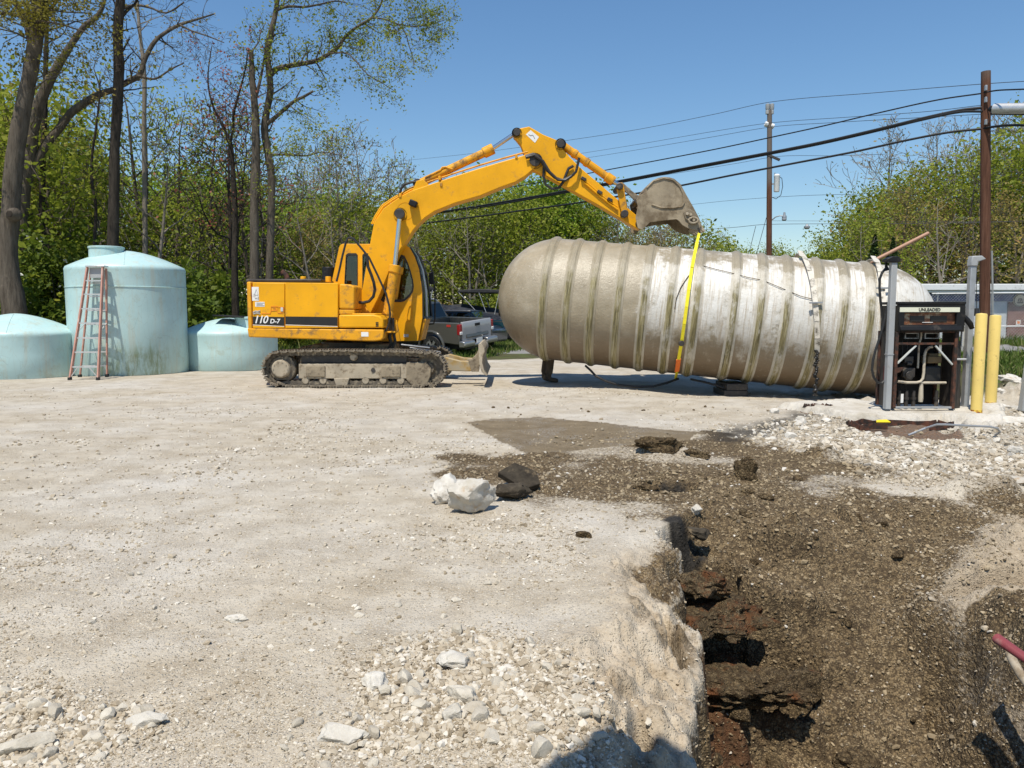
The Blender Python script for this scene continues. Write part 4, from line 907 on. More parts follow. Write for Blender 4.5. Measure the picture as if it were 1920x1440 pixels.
    B(MB().span((X(585, 15.6), 15.5, Z(672, 15.6)), (X(735, 15.6), 16.6, Z(645, 15.6))), 'car_body', M['mudsteel'], bevel=.03)
    # --- cab on the far side of the boom
    CY, CF = 16.14, 17.10
    out = [(612, 638), (618, 600), (622, 528), (636, 463), (639, 458.5), (644, 457), (758, 458), (768, 464), (778, 482), (786, 506), (791.5, 545), (792, 596), (788, 618), (784, 639), (735, 640)]
    win1 = [(649, 480), (653, 477), (667, 477), (670, 480), (670, 546), (667, 550), (655, 548), (648, 540), (646.5, 530)]
    win2 = [(680, 480), (683, 477), (694, 477), (697, 480), (697, 540), (694, 544), (683, 544), (680, 541)]
    win3 = [(718, 485), (722, 480), (752, 480), (758, 482), (764, 494), (769, 509), (773, 524), (774.5, 537), (773, 546), (768, 554), (758, 562.5), (752, 564), (720, 564), (716, 560)]
    def inset(poly, k):
        cx = sum(p[0] for p in poly) / len(poly); cy = sum(p[1] for p in poly) / len(poly); return [(cx + (x - cx) * k, cy + (y - cy) * k) for x, y in poly]
    cabs = B(MB().prism(q(out, CY), 'y', CY, CY + .05, [q(w, CY) for w in (win1, win2, win3)]), 'cab_side_panel', Y, bevel=.006)
    for w in (win1, win2, win3):
        pn = B(MB().prism(q(inset(w, 1.03), CY), 'y', CY + .026, CY + .034), 'cab_window', M['cabglass'], smooth=False)
        B(MB().prism(q(inset(w, 1.06), CY), 'y', CY - .010, CY + .012, [q(inset(w, .94), CY)]), 'window_seal', M['black'], pn, smooth=False)
    far = [(X_, Z_) for X_, Z_ in q(out, CY)]
    B(MB().prism(far, 'y', CF - .05, CF, [q(w, CY) for w in (win1, win3)]), 'cab_side_panel', Y, bevel=.006)
    P = q(out, CY)
    roof = [P[3], P[4], P[5], P[6], P[7], (P[7][0] - .02, P[7][1] - .05), (P[4][0] + .05, P[5][1] - .06)]
    B(MB().prism(roof, 'y', CY + .052, CF - .052), 'cab_roof', Y, bevel=.01)
    B(MB().prism([P[1], P[2], P[3], (P[3][0] + .04, P[3][1] - .02), (P[2][0] + .05, P[2][1]), (P[1][0] + .05, P[1][1])], 'y', CY + .052, CF - .052), 'cab_rear_panel', Y, bevel=.006)
    B(MB().prism(q([(612, 639), (612, 622), (787, 620), (784, 639)], CY), 'y', CY + .052, CF - .052), 'cab_floor', YW, bevel=.01)
    fr = [P[7], P[8], P[9], P[10], P[11], P[12]]
    gl = MB(); nb = 6
    rows = []
    for (x, z) in fr[:5]:
        of = (0, 0, .01, .03, .08)[len(rows)]
        rows.append([(x + of * k / nb + .03 * math.sin(math.pi * k / nb) + .005, CY + .03 + (CF - CY - .06) * k / nb, z) for k in range(nb + 1)])
    for r_ in rows: gl.v += r_
    for i in range(len(rows) - 1):
        for k in range(nb): a = i * (nb + 1) + k; gl.f.append((a, a + 1, a + nb + 2, a + nb + 1))
    B(gl, 'windshield', M['cabglass'], ang=60)
    B(MB().tube([Vector(r_[0]) + Vector((.004, -.006, 0)) for r_ in rows], .022, 8), 'front_pillar', M['black'])
    B(MB().tube([Vector(r_[2]) + Vector((-.02, .0, 0)) for r_ in rows], [.02, .03, .045, .05, .045], 8), 'front_pillar', M['frame_grey'])
    B(MB().tube([Vector(r_[nb]) + Vector((.012, 0, 0)) for r_ in rows], .025, 8), 'front_pillar', M['black'])
    B(MB().tube([rows[4][k] for k in range(nb + 1)], .03, 8), 'windshield_sill', M['black'])
    B(MB().prism([P[11], P[12], P[13], (P[13][0] + .05, P[13][1]), (P[12][0] + .06, P[12][1]), (P[11][0] + .07, P[11][1] - .03)], 'y', CY + .05, CF), 'cab_nose', YW, bevel=.02)
    B(MB().tube([W(792, 489, 16.9), W(800, 488, 16.9), W(806, 494, 16.9), W(812, 520, 16.9), W(815.5, 545, 16.9), W(815.5, 600, 16.9), W(813, 607, 16.9), W(804, 608, 16.9)], .017, 8), 'mirror_bar', M['black'])
    B(MB().box(W(809, 522, 16.9), (.09, .16, .26)), 'mirror', M['blackplastic'], bevel=.02)
    # seat and console inside
    B(MB().box((X(690, 16.6), 16.6, Z(568, 16.6)), (.5, .5, .14)).box((X(672, 16.6), 16.6, Z(525, 16.6)), (.14, .48, .75), Matrix.Rotation(-.12, 3, 'Y')), 'seat', M['black'], bevel=.04, seg=3)
    B(MB().box((X(745, 16.6), 16.6, Z(560, 16.6)), (.12, .3, .5)), 'console', M['blackplastic'], bevel=.02)
    B(MB().prism(q([(757, 632), (757, 626.5), (766, 626.5), (766, 632)], CY), 'y', CY - .006, CY + .001), 'sticker', M['frame_grey'], smooth=False)
    B(MB().tube([W(768, 573, CY - .012), W(771, 572, CY - .012), W(773, 577, CY - .012), W(773, 596, CY - .012), W(769, 603, CY - .012), W(764, 602, CY - .012), W(763, 592, CY - .012), W(766, 578, CY - .012), W(768, 573, CY - .012)], .008, 6), 'door_recess_rim', Y)
    # --- boom
    BN, BF = 15.74, 16.14
    boom = [(676, 592), (671, 583), (678, 550), (684, 515), (692, 466), (700, 424), (703, 414), (709, 405), (719, 390.6), (735, 379), (751, 368), (772, 357), (796, 349), (850, 331), (900, 315), (940, 303), (975, 293), (992, 288.5), (1003, 291), (1008, 300), (1005, 310), (999, 318), (985, 330), (967, 341), (940, 350.5), (900, 367), (852, 381), (815, 396), (797, 408), (785, 419), (775, 431), (766, 445), (751.5, 466), (741, 487), (731, 506), (711, 555.5), (695, 588), (686, 594)]
    bm_ = B(MB().prism(q(boom, BN), 'y', BN, BF), 'boom', Y, bevel=.014)
    B(MB().tube([W(x, y, BN + .10) for x, y in ((700, 420), (706, 407), (718, 388), (737, 375), (770, 356), (800, 344))], .022, 8), 'hydraulic_line', Y, bm_)
    B(MB().tube([W(x, y, BN + .22) for x, y in ((697, 420), (704, 405), (716, 386), (735, 373), (768, 354), (798, 342))], .022, 8), 'hydraulic_line', Y, bm_)
    for k in range(3):
        B(MB().tube([W(x, y - 2.5 - 0 * k, BN + .06 + .12 * k) for x, y in ((800, 345), (850, 328), (900, 312), (950, 297.5), (978, 290), (990, 287))], .018, 8), 'hydraulic_line', YW, bm_)
    # bosses
    B(MB().lathe([(.13, -.02), (.13, .03), (1e-4, .03)], W(750.5, 402, BN), 20, 'y').lathe([(.09, -.16), (.09, 0), (.09, .0)], W(750.5, 402, BN), 16, 'y'), 'cylinder_pin', M['pinsteel'], bm_, bevel=.006)
    B(MB().lathe([(.17, -.005), (.17, .03), (1e-4, .03)], W(760, 396, BN), 24, 'y'), 'pin_boss', Y, bm_)
    lampb = W(776, 383, BN); B(MB().box(lampb + Vector((0, -.09, 0)), (.16, .16, .12), Matrix.Rotation(.4, 3, 'Y')), 'work_lamp', M['blackplastic'], bm_, bevel=.02)
    for px, py in ((753, 372), (826, 340), (829, 352), (968, 300)): B(MB().box(W(px, py - 3, BN + .2), (.05, .44, .08)), 'line_clamp', YW, bm_, bevel=.008)
    B(MB().cyl(W(678, 581, BN - .03), W(678, 581, BF + .03), .10, 16), 'boom_foot_pin', M['pinsteel'], bevel=.01)
    for yy in (15.62, 16.18): B(MB().prism(q([(660, 640), (664, 592), (672, 572), (684, 572), (705, 600), (745, 600), (752, 640)], 15.7), 'y', yy, yy + .06), 'boom_bracket', YW, bevel=.01)
    # --- boom cylinders
    for yy in (15.55, 16.24):
        a, b_ = W(727.5, 590, 15.6), W(741, 500, 15.6); c = W(750.5, 402, 15.6)
        a.y = b_.y = c.y = yy
        cy = B(MB().cyl(a, b_, .095, 20), 'boom_cylinder', YW, bevel=.008)
        d = (b_ - a).normalized(); B(MB().cyl(b_ - d * .12, b_ + d * .03, .118, 20), 'cylinder_head', YW, cy, bevel=.012)
        B(MB().cyl(b_, c, .045, 14), 'cylinder_rod', M['chrome'], cy)
        B(MB().cyl(c + Vector((0, -.07, 0)), c + Vector((0, .07, 0)), .10, 18), 'rod_eye', M['pinsteel'], cy, bevel=.01)
        B(MB().cyl(a + Vector((0, -.08, 0)), a + Vector((0, .08, 0)), .11, 18), 'base_eye', YW, cy, bevel=.01)
    # --- arm cylinder on top of the boom
    a, b_, c = W(789, 343, 15.94), W(920, 281, 15.94), W(967, 249.5, 15.94)
    cy = B(MB().cyl(a, b_, .082, 18), 'arm_cylinder', YW, bevel=.008); d = (b_ - a).normalized()
    B(MB().cyl(b_ - d * .16, b_ + d * .06, .108, 18), 'cylinder_head', YW, cy, bevel=.012); B(MB().cyl(b_, c, .042, 14), 'cylinder_rod', M['chrome'], cy)
    B(MB().cyl(a + Vector((-.06, -.12, -.02)), a + Vector((-.06, .12, -.02)), .09, 16), 'base_eye', M['pinsteel'], cy, bevel=.01)
    for yy in (15.76, 16.06): B(MB().prism(q([(772, 360), (781, 339), (793, 336), (806, 348)], yy), 'y', yy, yy + .05), 'cylinder_lug', Y, cy, bevel=.01)
    B(MB().tube([W(x, y, 15.86) for x, y in ((797, 333), (812, 326), (826, 319), (829, 314), (835, 313), (850, 318))], .018, 8), 'hydraulic_line', YW, cy)
    for dy in (0, .08): B(MB().tube([W(x, y, 15.80 + dy) for x, y in ((748, 367), (752, 354), (758, 346), (770, 342), (783, 340))], .026, 8), 'hose', M['black'])
    # --- arm
    AN, AF = 15.79, 16.09
    arm = [(963, 254), (962, 247), (967, 242), (980, 239.5), (992, 237), (1018, 252), (1046, 263.5), (1053, 268), (1055, 279), (1070, 296), (1089, 315), (1122, 343), (1157, 373), (1176, 389), (1194, 404), (1206, 410), (1208, 420), (1202, 430), (1194, 429), (1163, 409), (1128, 388), (1095.5, 370), (1059, 349), (1030, 333), (1001, 318.5), (992, 312), (986, 300), (982, 286), (976, 270), (968, 260)]
    ar = B(MB().prism(q(arm, AN), 'y', AN, AF), 'arm', Y, bevel=.012)
    B(MB().prism(q([(986, 252), (995, 244), (1010.5, 257), (1003, 268)], AN), 'y', AN - .004, AN + .001), 'sticker', M['white'], ar, smooth=False)
    B(MB().tube([W(991, 252, AN - .006), W(995, 254, AN - .006), W(999, 253, AN - .006), W(1003, 260, AN - .006)], .006, 4), 'sticker_print', M['greymark'], ar)
    for px, py, r_ in ((1003, 302, .155), (969, 249.5, .10), (1051, 270.5, .11)):
        c = W(px, py, AN); B(MB().cyl(c + Vector((0, -.09, 0)), Vector((c.x, AF + .09, c.z)), r_ * .72, 18).lathe([(r_, -.03), (r_, .01), (1e-4, .01)], c, 20, 'y'), 'arm_pin', M['pinsteel'], ar, bevel=.008)
    for px, py in ((1094, 336), (1124, 361), (1143, 375)): B(MB().box(W(px, py, AN) + Vector((0, -.03, 0)), (.11, .08, .06), Matrix.Rotation(.5, 3, 'Y')), 'line_clamp', M['pinsteel'], ar, bevel=.01)
    for k in range(2): B(MB().tube([W(x, y + 5 * k, AN - .035) for x, y in ((1070, 338), (1095, 337), (1124, 362), (1143, 377), (1158, 388))][1:], .014, 6), 'hydraulic_line', Y, ar)
    # hoses at the elbow
    hs = [[(985, 293), (1000, 288.5), (1012, 293), (1020, 310), (1019, 330), (1023, 346), (1035, 354), (1048, 352), (1056, 341), (1061, 328), (1066, 316), (1075, 311)],
          [(986, 295), (1002, 291), (1014, 300), (1024, 318), (1040, 333), (1055, 338), (1070, 332), (1080, 322), (1084, 305), (1086, 296)],
          [(1003, 292), (1018, 302), (1030, 322), (1046, 337), (1060, 338), (1072, 330)]]
    for k, h in enumerate(hs): B(MB().tube([W(x, y, AN - .05 - .05 * k) for x, y in h], .028, 8), 'hose', M['black'])
    # --- bucket cylinder, links
    a, b_, c = W(1053, 271, 15.94), W(1147, 338, 15.94), W(1163, 348, 15.94)
    cy = B(MB().cyl(a, b_, .078, 18), 'bucket_cylinder', YW, bevel=.008); d = (b_ - a).normalized()
    B(MB().cyl(b_ - d * .14, b_ + d * .05, .10, 18), 'cylinder_head', YW, cy, bevel=.012); B(MB().cyl(b_, c, .042, 14), 'cylinder_rod', M['chrome'], cy)
    for u in (.26, .5): p = a.lerp(b_, u); B(MB().cyl(p - d * .04, p + d * .04, .092, 18), 'cylinder_band', YW, cy, bevel=.006)
    for yy in (15.70, 16.12):
        B(MB().prism(q([(1156, 350), (1159, 343), (1166, 342), (1170, 348), (1173, 370), (1178, 398), (1175, 405), (1168, 405), (1165, 396), (1160, 372)], yy), 'y', yy, yy + .055), 'side_link', YW, bevel=.01)
        B(MB().prism(q([(1158, 350), (1160, 342), (1168, 342), (1184, 357), (1202, 370), (1204, 378), (1197, 383), (1190, 376), (1176, 362)], yy + .06), 'y', yy + .06, yy + .11), 'bucket_link', M['mudsteel'], bevel=.01)
    for px, py, r_ in ((1163, 348.5, .065), (1172, 400, .075), (1198, 376.5, .07), (1201, 418, .075)):
        c = W(px, py, 15.6); B(MB().cyl(Vector((c.x, 15.62, c.z)), Vector((c.x, 16.26, c.z)), r_, 16), 'link_pin', M['pinsteel'], bevel=.01)
    # --- bucket
    B0, B1 = 15.50, 16.38
    side = [(1192, 408), (1196, 386), (1193, 374), (1198, 367), (1208, 362), (1212, 351), (1224, 338), (1234, 333.5), (1245, 331.5), (1256, 332.5), (1264, 335), (1276, 345), (1288, 367), (1300, 388), (1311, 409), (1315, 424), (1309, 432), (1300, 431), (1288, 427), (1279, 421.5), (1273, 414), (1268, 411), (1245, 413.5), (1219, 417), (1212, 424), (1204, 431), (1196, 428)]
    bk = None
    for yy in (B0, B1 - .035):
        o = B(MB().prism(q(side, B0), 'y', yy, yy + .035), 'bucket_side', M['bucket'], bevel=.006)
    back = q([(1208, 362), (1212, 351), (1224, 338), (1234, 333.5), (1245, 331.5), (1256, 332.5), (1264, 335), (1276, 345), (1288, 367), (1300, 388), (1311, 409), (1316, 423)], B0)
    sh = MB()
    for i in range(len(back) - 1):
        a, b_ = Vector((back[i][0], 0, back[i][1])), Vector((back[i + 1][0], 0, back[i + 1][1])); n = (b_ - a).normalized(); n = Vector((n.z, 0, -n.x)) * -.03
        sh.prism([(a.x, a.z), (b_.x, b_.z), (b_.x - n.x, b_.z - n.z), (a.x - n.x, a.z - n.z)], 'y', B0 + .004, B1 - .004)
    B(sh, 'bucket_shell', M['bucket'], ang=30)
    rim = q([(1213, 352), (1225, 339.5), (1245, 333.5), (1262, 337), (1274, 348), (1281, 362), (1283, 380), (1279, 387), (1262, 389), (1240, 389), (1222, 383)], B0 - .02)
    B(MB().tube([(x, B0 - .008, z) for x, z in rim], .016, 6), 'bucket_weld_rim', M['bucket'])
    B(MB().prism(q([(1281, 398), (1292, 392), (1302, 397), (1309, 410), (1306, 421), (1296, 419), (1284, 410)], B0), 'y', B0 - .03, B0 + .001), 'side_cutter', M['mudsteel'], bevel=.01)
    for px, py in ((1287.5, 401), (1294, 402.5), (1300, 413)): c = W(px, py, B0); B(MB().cyl(c + Vector((0, -.06, 0)), c + Vector((0, 0, 0)), .03, 6), 'bolt', M['mudpale'])
    B(MB().tube([W(1300, 413, B0 - .05) + Vector((.09 * math.cos(a / 10 * 6.283), 0, .055 * math.sin(a / 10 * 6.283))) for a in range(11)], .02, 8), 'lifting_shackle', M['mudpale'])
    for k in range(5):
        y_ = B0 + .08 + k * (B1 - B0 - .16) / 4; a = W(1312, 415, B0); t = W(1324.5, 433, B0); u = W(1309, 424, B0)
        B(MB().prism([(a.x, a.z), (t.x, t.z), (t.x - .03, t.z - .02), (u.x - .02, u.z - .01)], 'y', y_ - .045, y_ + .045), 'bucket_tooth', M['mudpale'], bevel=.008)
    for yy in (15.78, 16.06): B(MB().prism(q([(1190, 372), (1198, 365), (1212, 352), (1222, 352), (1222, 400), (1212, 425), (1200, 431), (1193, 425), (1198, 395)], yy), 'y', yy, yy + .04), 'bucket_ear', M['mudsteel'], bevel=.008)
    # --- loose hoses on the body
    B(MB().tube([W(x, y, 15.0 + .0 * i) for i, (x, y) in enumerate(((631, 528), (636, 508), (642, 480), (648.5, 455), (652, 447), (657, 445), (663, 448), (675, 462), (692, 483), (708, 516), (724, 551), (730, 575), (731.5, 590), (729.5, 606), (725, 618), (716, 626), (703, 627.5)))], .021, 8), 'hose', M['black'])
    B(MB().tube([W(x, y, 15.3) for x, y in ((688, 480), (690, 500), (696, 515), (701, 530), (703, 543), (700, 556), (692, 565), (680, 568), (668, 566))], .03, 8), 'hose', M['black'])
    B(MB().tube([W(x, y, 15.35) for x, y in ((730, 596), (733, 615), (730, 632), (734, 645), (728, 655))], .035, 8).tube([W(x, y, 15.3) for x, y in ((736, 596), (737, 620), (741, 640), (735, 655))], .03, 8), 'hose', M['black'])
    B(MB().span((X(712, 15.2), 15.1, Z(624, 15.2)), (X(742, 15.2), 15.5, Z(621, 15.2))), 'step_plate', YW, bevel=.006)
    # --- tracks
    TY = 14.76
    c1 = W(524.5, 692, TY); c2 = W(802, 692, TY); gz = hz(-2.6, 15.0)
    rr = c1.z - gz - .035
    rr2 = rr - .005
    import bisect
    def loop():
        pts = []
        n = 60; top = rr + .0
        for i in range(n + 1):                                # top run, sagging gently between the rollers
            u = i / n; x = c1.x + (c2.x - c1.x) * u; z = c1.z + rr + .035 * math.sin(math.pi * u) ** .7 - .02 * u; pts.append((x, z))
        for i in range(1, 24): a = math.pi / 2 - math.pi * i / 24; pts.append((c2.x + rr2 * math.cos(a), c2.z + rr2 * math.sin(a)))
        for i in range(n + 1): u = i / n; x = c2.x + (c1.x - c2.x) * u; pts.append((x, gz + .035 + .05 * max(0, (u - .93) / .07) ** 2 + .06 * max(0, (.05 - u) / .05) ** 2))
        for i in range(1, 24): a = -math.pi / 2 - math.pi * i / 24; pts.append((c1.x + rr * math.cos(a), c1.z + rr * math.sin(a)))
        return pts
    lp = loop(); lp.append(lp[0]); acc = [0]
    for i in range(1, len(lp)): acc.append(acc[-1] + math.dist(lp[i], lp[i - 1]))
    tot = acc[-1]; N = round(tot / .160)
    def at(s):
        s %= tot; i = min(bisect.bisect_right(acc, s), len(lp) - 1); u = (s - acc[i - 1]) / max(1e-9, acc[i] - acc[i - 1])
        a, b_ = lp[i - 1], lp[i]; d = Vector((b_[0] - a[0], 0, b_[1] - a[1])).normalized(); return Vector((a[0] + (b_[0] - a[0]) * u, 0, a[1] + (b_[1] - a[1]) * u)), d
    shoe_me = None; org = ORG[EX.name]
    for side_, yc in ((0, TY + .25), (1, TY + .25 + 1.99)):
        ch = MB(); ins = [at(i * tot / 150) for i in range(150)]
        sec = ((-.13, -.02), (-.13, -.10), (-.07, -.10), (-.05, -.03), (.05, -.03), (.07, -.10), (.13, -.10), (.13, -.02))
        for i in range(150):
            p, d = ins[i]; n = Vector((-d.z, 0, d.x)); k_ = .018 * (i % 2)
            ch.v += [tuple(p + n * (h_ + (k_ if h_ < -.05 else 0)) + Vector((0, yc + y_, 0))) for y_, h_ in sec]
        for i in range(150):
            for k in range(8): j = (i + 1) % 150; ch.f.append((i * 8 + k, i * 8 + (k + 1) % 8, j * 8 + (k + 1) % 8, j * 8 + k))
        trk = B(ch, 'track', M['track'], smooth=False)
        for i in range(N):
            p, d = at((i + .5) * tot / N); n = Vector((-d.z, 0, d.x))
            if shoe_me is None:
                s = MB().box((0, 0, 0), (tot / N - .012, .50, .022))
                for gx in (-.055, 0, .05): s.box((gx, 0, .020), (.018, .495, .026))
                s.box((-.02, -.10, -.03), (.09, .055, .05)).box((-.02, .10, -.03), (.09, .055, .05)).box((.0, -.235, -.012), (.10, .03, .02))
                so = s.build('track_shoe', M['shoe'], trk, smooth=False, org=Vector((0, 0, 0)))
                shoe_me = so.data
            else: so = link_mesh('track_shoe', shoe_me, trk)
            so.location = Vector((p.x, yc, p.z)) - org; so.rotation_euler = (0, math.atan2(-d.z, d.x), 0)
        c = Vector((c1.x, yc, c1.z))
        B(MB().lathe([(1e-4, -.13), (rr * .80, -.13), (rr * .84, -.10), (rr * .84, .10), (1e-4, .10)], c, 36, 'y'), 'drive_sprocket', M['track'], bevel=.01)
        B(MB().lathe([(1e-4, -.215), (.155, -.215), (.175, -.19), (.18, -.13)], c, 28, 'y'), 'final_drive_cover', M['mudpale'], bevel=.012)
        for k in range(10):
            a = k / 10 * 6.283; B(MB().cyl(c + Vector((.135 * math.cos(a), -.215, .135 * math.sin(a))), c + Vector((.135 * math.cos(a), -.228, .135 * math.sin(a))), .013, 6), 'bolt', M['mudpale'])
        c = Vector((c2.x, yc, c2.z)); B(MB().lathe([(1e-4, -.12), (.1, -.12), (.14, -.06), (rr * .70, -.06), (rr * .82, -.11), (rr * .84, -.03), (rr * .84, .1), (1e-4, .1)], c, 36, 'y'), 'front_idler', M['track'])
        dy = yc - (TY + .25)
        def bx(a, b_, yo, yi, name, mat, bev=.012): return B(MB().prism(q([(a[0], a[1]), (b_[0], a[1]), (b_[0], b_[1]), (a[0], b_[1])], TY + .1), 'y', yo + dy, yi + dy), name, mat, bevel=bev)
        bx((560, 682), (764, 710), TY + .10, TY + .44, 'track_frame', M['mudpale'])
        bx((562, 664), (762, 681.5), TY + .2, TY + .4, 'track_frame_core', M['pinsteel'])
        for a, b_ in ((574, 610), (715, 751)): bx((a, 686), (b_, 706.5), TY + .075, TY + .101, 'step_bracket', M['mudsteel'], .01)
        B(MB().prism(q([(762, 679), (800, 679.5), (808, 690), (807.5, 705), (800, 723), (773, 724), (762, 712)], TY + .1), 'y', TY + .085 + dy, TY + .42 + dy), 'idler_guard', M['mudsteel'], bevel=.015)
        for px in (572.7, 605.8, 685.5, 718.4, 751.5): c = W(px, 713.5, TY + .12); B(MB().lathe([(1e-4, -.02), (.06, -.02), (.078, .01), (.085, .1), (.085, .3), (1e-4, .3)], c + Vector((0, dy, 0)), 18, 'y'), 'track_roller', M['mudpale'])
        B(MB().prism(q([(626, 709), (655, 709), (651, 724), (630, 724)], TY + .08), 'y', TY + .07 + dy, TY + .42 + dy), 'chain_guide', M['mudpale'], bevel=.012)
        c = W(662.6, 669.5, TY + .12); B(MB().lathe([(1e-4, -.02), (.055, -.02), (.072, .01), (.072, .3), (1e-4, .3)], c + Vector((0, dy, 0)), 18, 'y'), 'carrier_roller', M['mudpale'])
        B(MB().cyl(W(700.5, 694, TY + .099) + Vector((0, dy, 0)), W(700.5, 694, TY + .094) + Vector((0, dy, 0)), .05, 16), 'grease_port', M['pinsteel'])
    # planks / bars lying on the track
    # --- dozer blade
    L0, L1 = 14.80, 17.22
    for yy in (15.4, 16.5):
        B(MB().prism(q([(800, 678), (834, 671), (862, 678), (880, 679), (896, 672), (898, 694), (880, 698), (836, 697), (800, 700)], 15.2), 'y', yy, yy + .16), 'blade_arm', M['arm_mud'], bevel=.015)
    plate = [(897, 645), (901.5, 643.5), (908, 652), (909, 660), (905, 668), (904, 680), (907.5, 694), (914, 704), (911, 704.5), (903, 697), (898.5, 682), (897.5, 664)]
    B(MB().prism(q(plate, L0), 'y', L0, L1), 'dozer_blade', M['mudpale'], bevel=.008)
    B(MB().prism(q([(878, 677), (890, 672), (897, 655), (899, 650), (902, 660), (900, 682), (898, 697), (884, 697)], L0 + .3), 'y', L0 + .3, L0 + .36), 'blade_rib', M['mudsteel'], bevel=.01)
    B(MB().prism(q([(835, 664), (842, 671), (856, 676), (870, 677), (884, 673), (894, 663), (898, 655), (898, 664), (888, 680), (868, 683), (850, 681), (838, 676)], 15.6), 'y', 15.62, 15.70), 'blade_stay', M['mudsteel'], bevel=.01)
    # flat bars lying across the near track
    for k, (a, b_) in enumerate((((752, 646), (806, 652)), ((768, 652), (826, 660)), ((775, 655), (820, 662)))):
        z_ = MB().bar(W(*a, 15.2 + .12 * k), W(*b_, 15.3 + .12 * k), .07, .025); z_.build('loose_bar', M['galv'], EX, bevel=.005)
    return EX
M['arm_mud'] = paint('muddy ochre paint', (.42, .27, .08), .75, .25, 5, dirt=(.36, .31, .22), damt=.8, dscale=5, bump=.3)
M['bucket'] = paint('bucket caked in dry brown mud', (.33, .27, .185), .85, .25, 2.5, dirt=(.15, .11, .065), damt=.62, dscale=2.6, bump=.5, bscale=25)
excavator()
# ================================================================== DISPENSER ISLAND
def island():
    t = NT('chalky weathered concrete'); P = t.n.new('ShaderNodeNewGeometry').outputs['Position']
    c = t.ramp(t.noise(2.2, 7, .7, P), [(.28, (.40, .35, .27)), (.5, (.56, .52, .45)), (.75, (.66, .63, .58))])
    c = t.mix(t.mr(t.noise(7, 6, .72, P), .58, .7, 0, .6), c, (.27, .22, .16)); t.bump(t.noise(18, 6, .72, P), .9, .03); M['concrete'] = t.fin(c, .92, 0, .2)
    pl = [(G(x, y, .11).x, G(x, y, .11).y) for x, y in ((1440, 752), (1500, 757), (1545, 765), (1576, 771), (1590, 774), (1640, 775), (1700, 776), (1760, 778), (1830, 793), (1864, 792), (1884, 780), (1882, 750), (1800, 748), (1600, 744))]
    xs = np.linspace(3.2, 9.3, 230); ys = np.linspace(8.7, 12.9, 170); X, Y = np.meshgrid(xs, ys); x = X.ravel(); y = Y.ravel()
    sd = poly_sd(pl, x, y) + .13 * fbm(x * 1.7, y * 1.7, 4, 91) + .05 * fbm(x * 7, y * 7, 3, 92)
    w1, c1 = worley(x * 5, y * 5, 93); zz = height(x, y) - .04 + .13 * sstep(-.02, .09, sd) + .03 * c1 * sstep(.45, .0, sd) * sstep(-.02, .05, sd) + .012 * fbm(x * 6, y * 6, 4, 94) - .3 * sstep(-.03, -.2, sd)
    zz = np.where(sd > .35, np.maximum(zz, .085 + .006 * fbm(x * 5, y * 5, 3, 95)), zz); zz = np.minimum(zz, .112 + .02 * sstep(.3, .0, sd))
    r, c_ = X.shape; idx = np.arange(r * c_).reshape(r, c_); fc = np.stack([idx[:-1, :-1], idx[:-1, 1:], idx[1:, 1:], idx[1:, :-1]], -1).reshape(-1, 4)
    fc = fc[(sd[fc] > -.2).any(1)]; used = np.unique(fc); mp = np.zeros(len(x), int); mp[used] = np.arange(len(used))
    o = np_mesh('concrete_island', np.stack([x, y, zz], 1)[used], mp[fc], M['concrete'], None, None, smooth=True)
    tag(o, 'broken whitish concrete island under the fuel dispenser and bollards', 'concrete island')
island()
IZ = .11
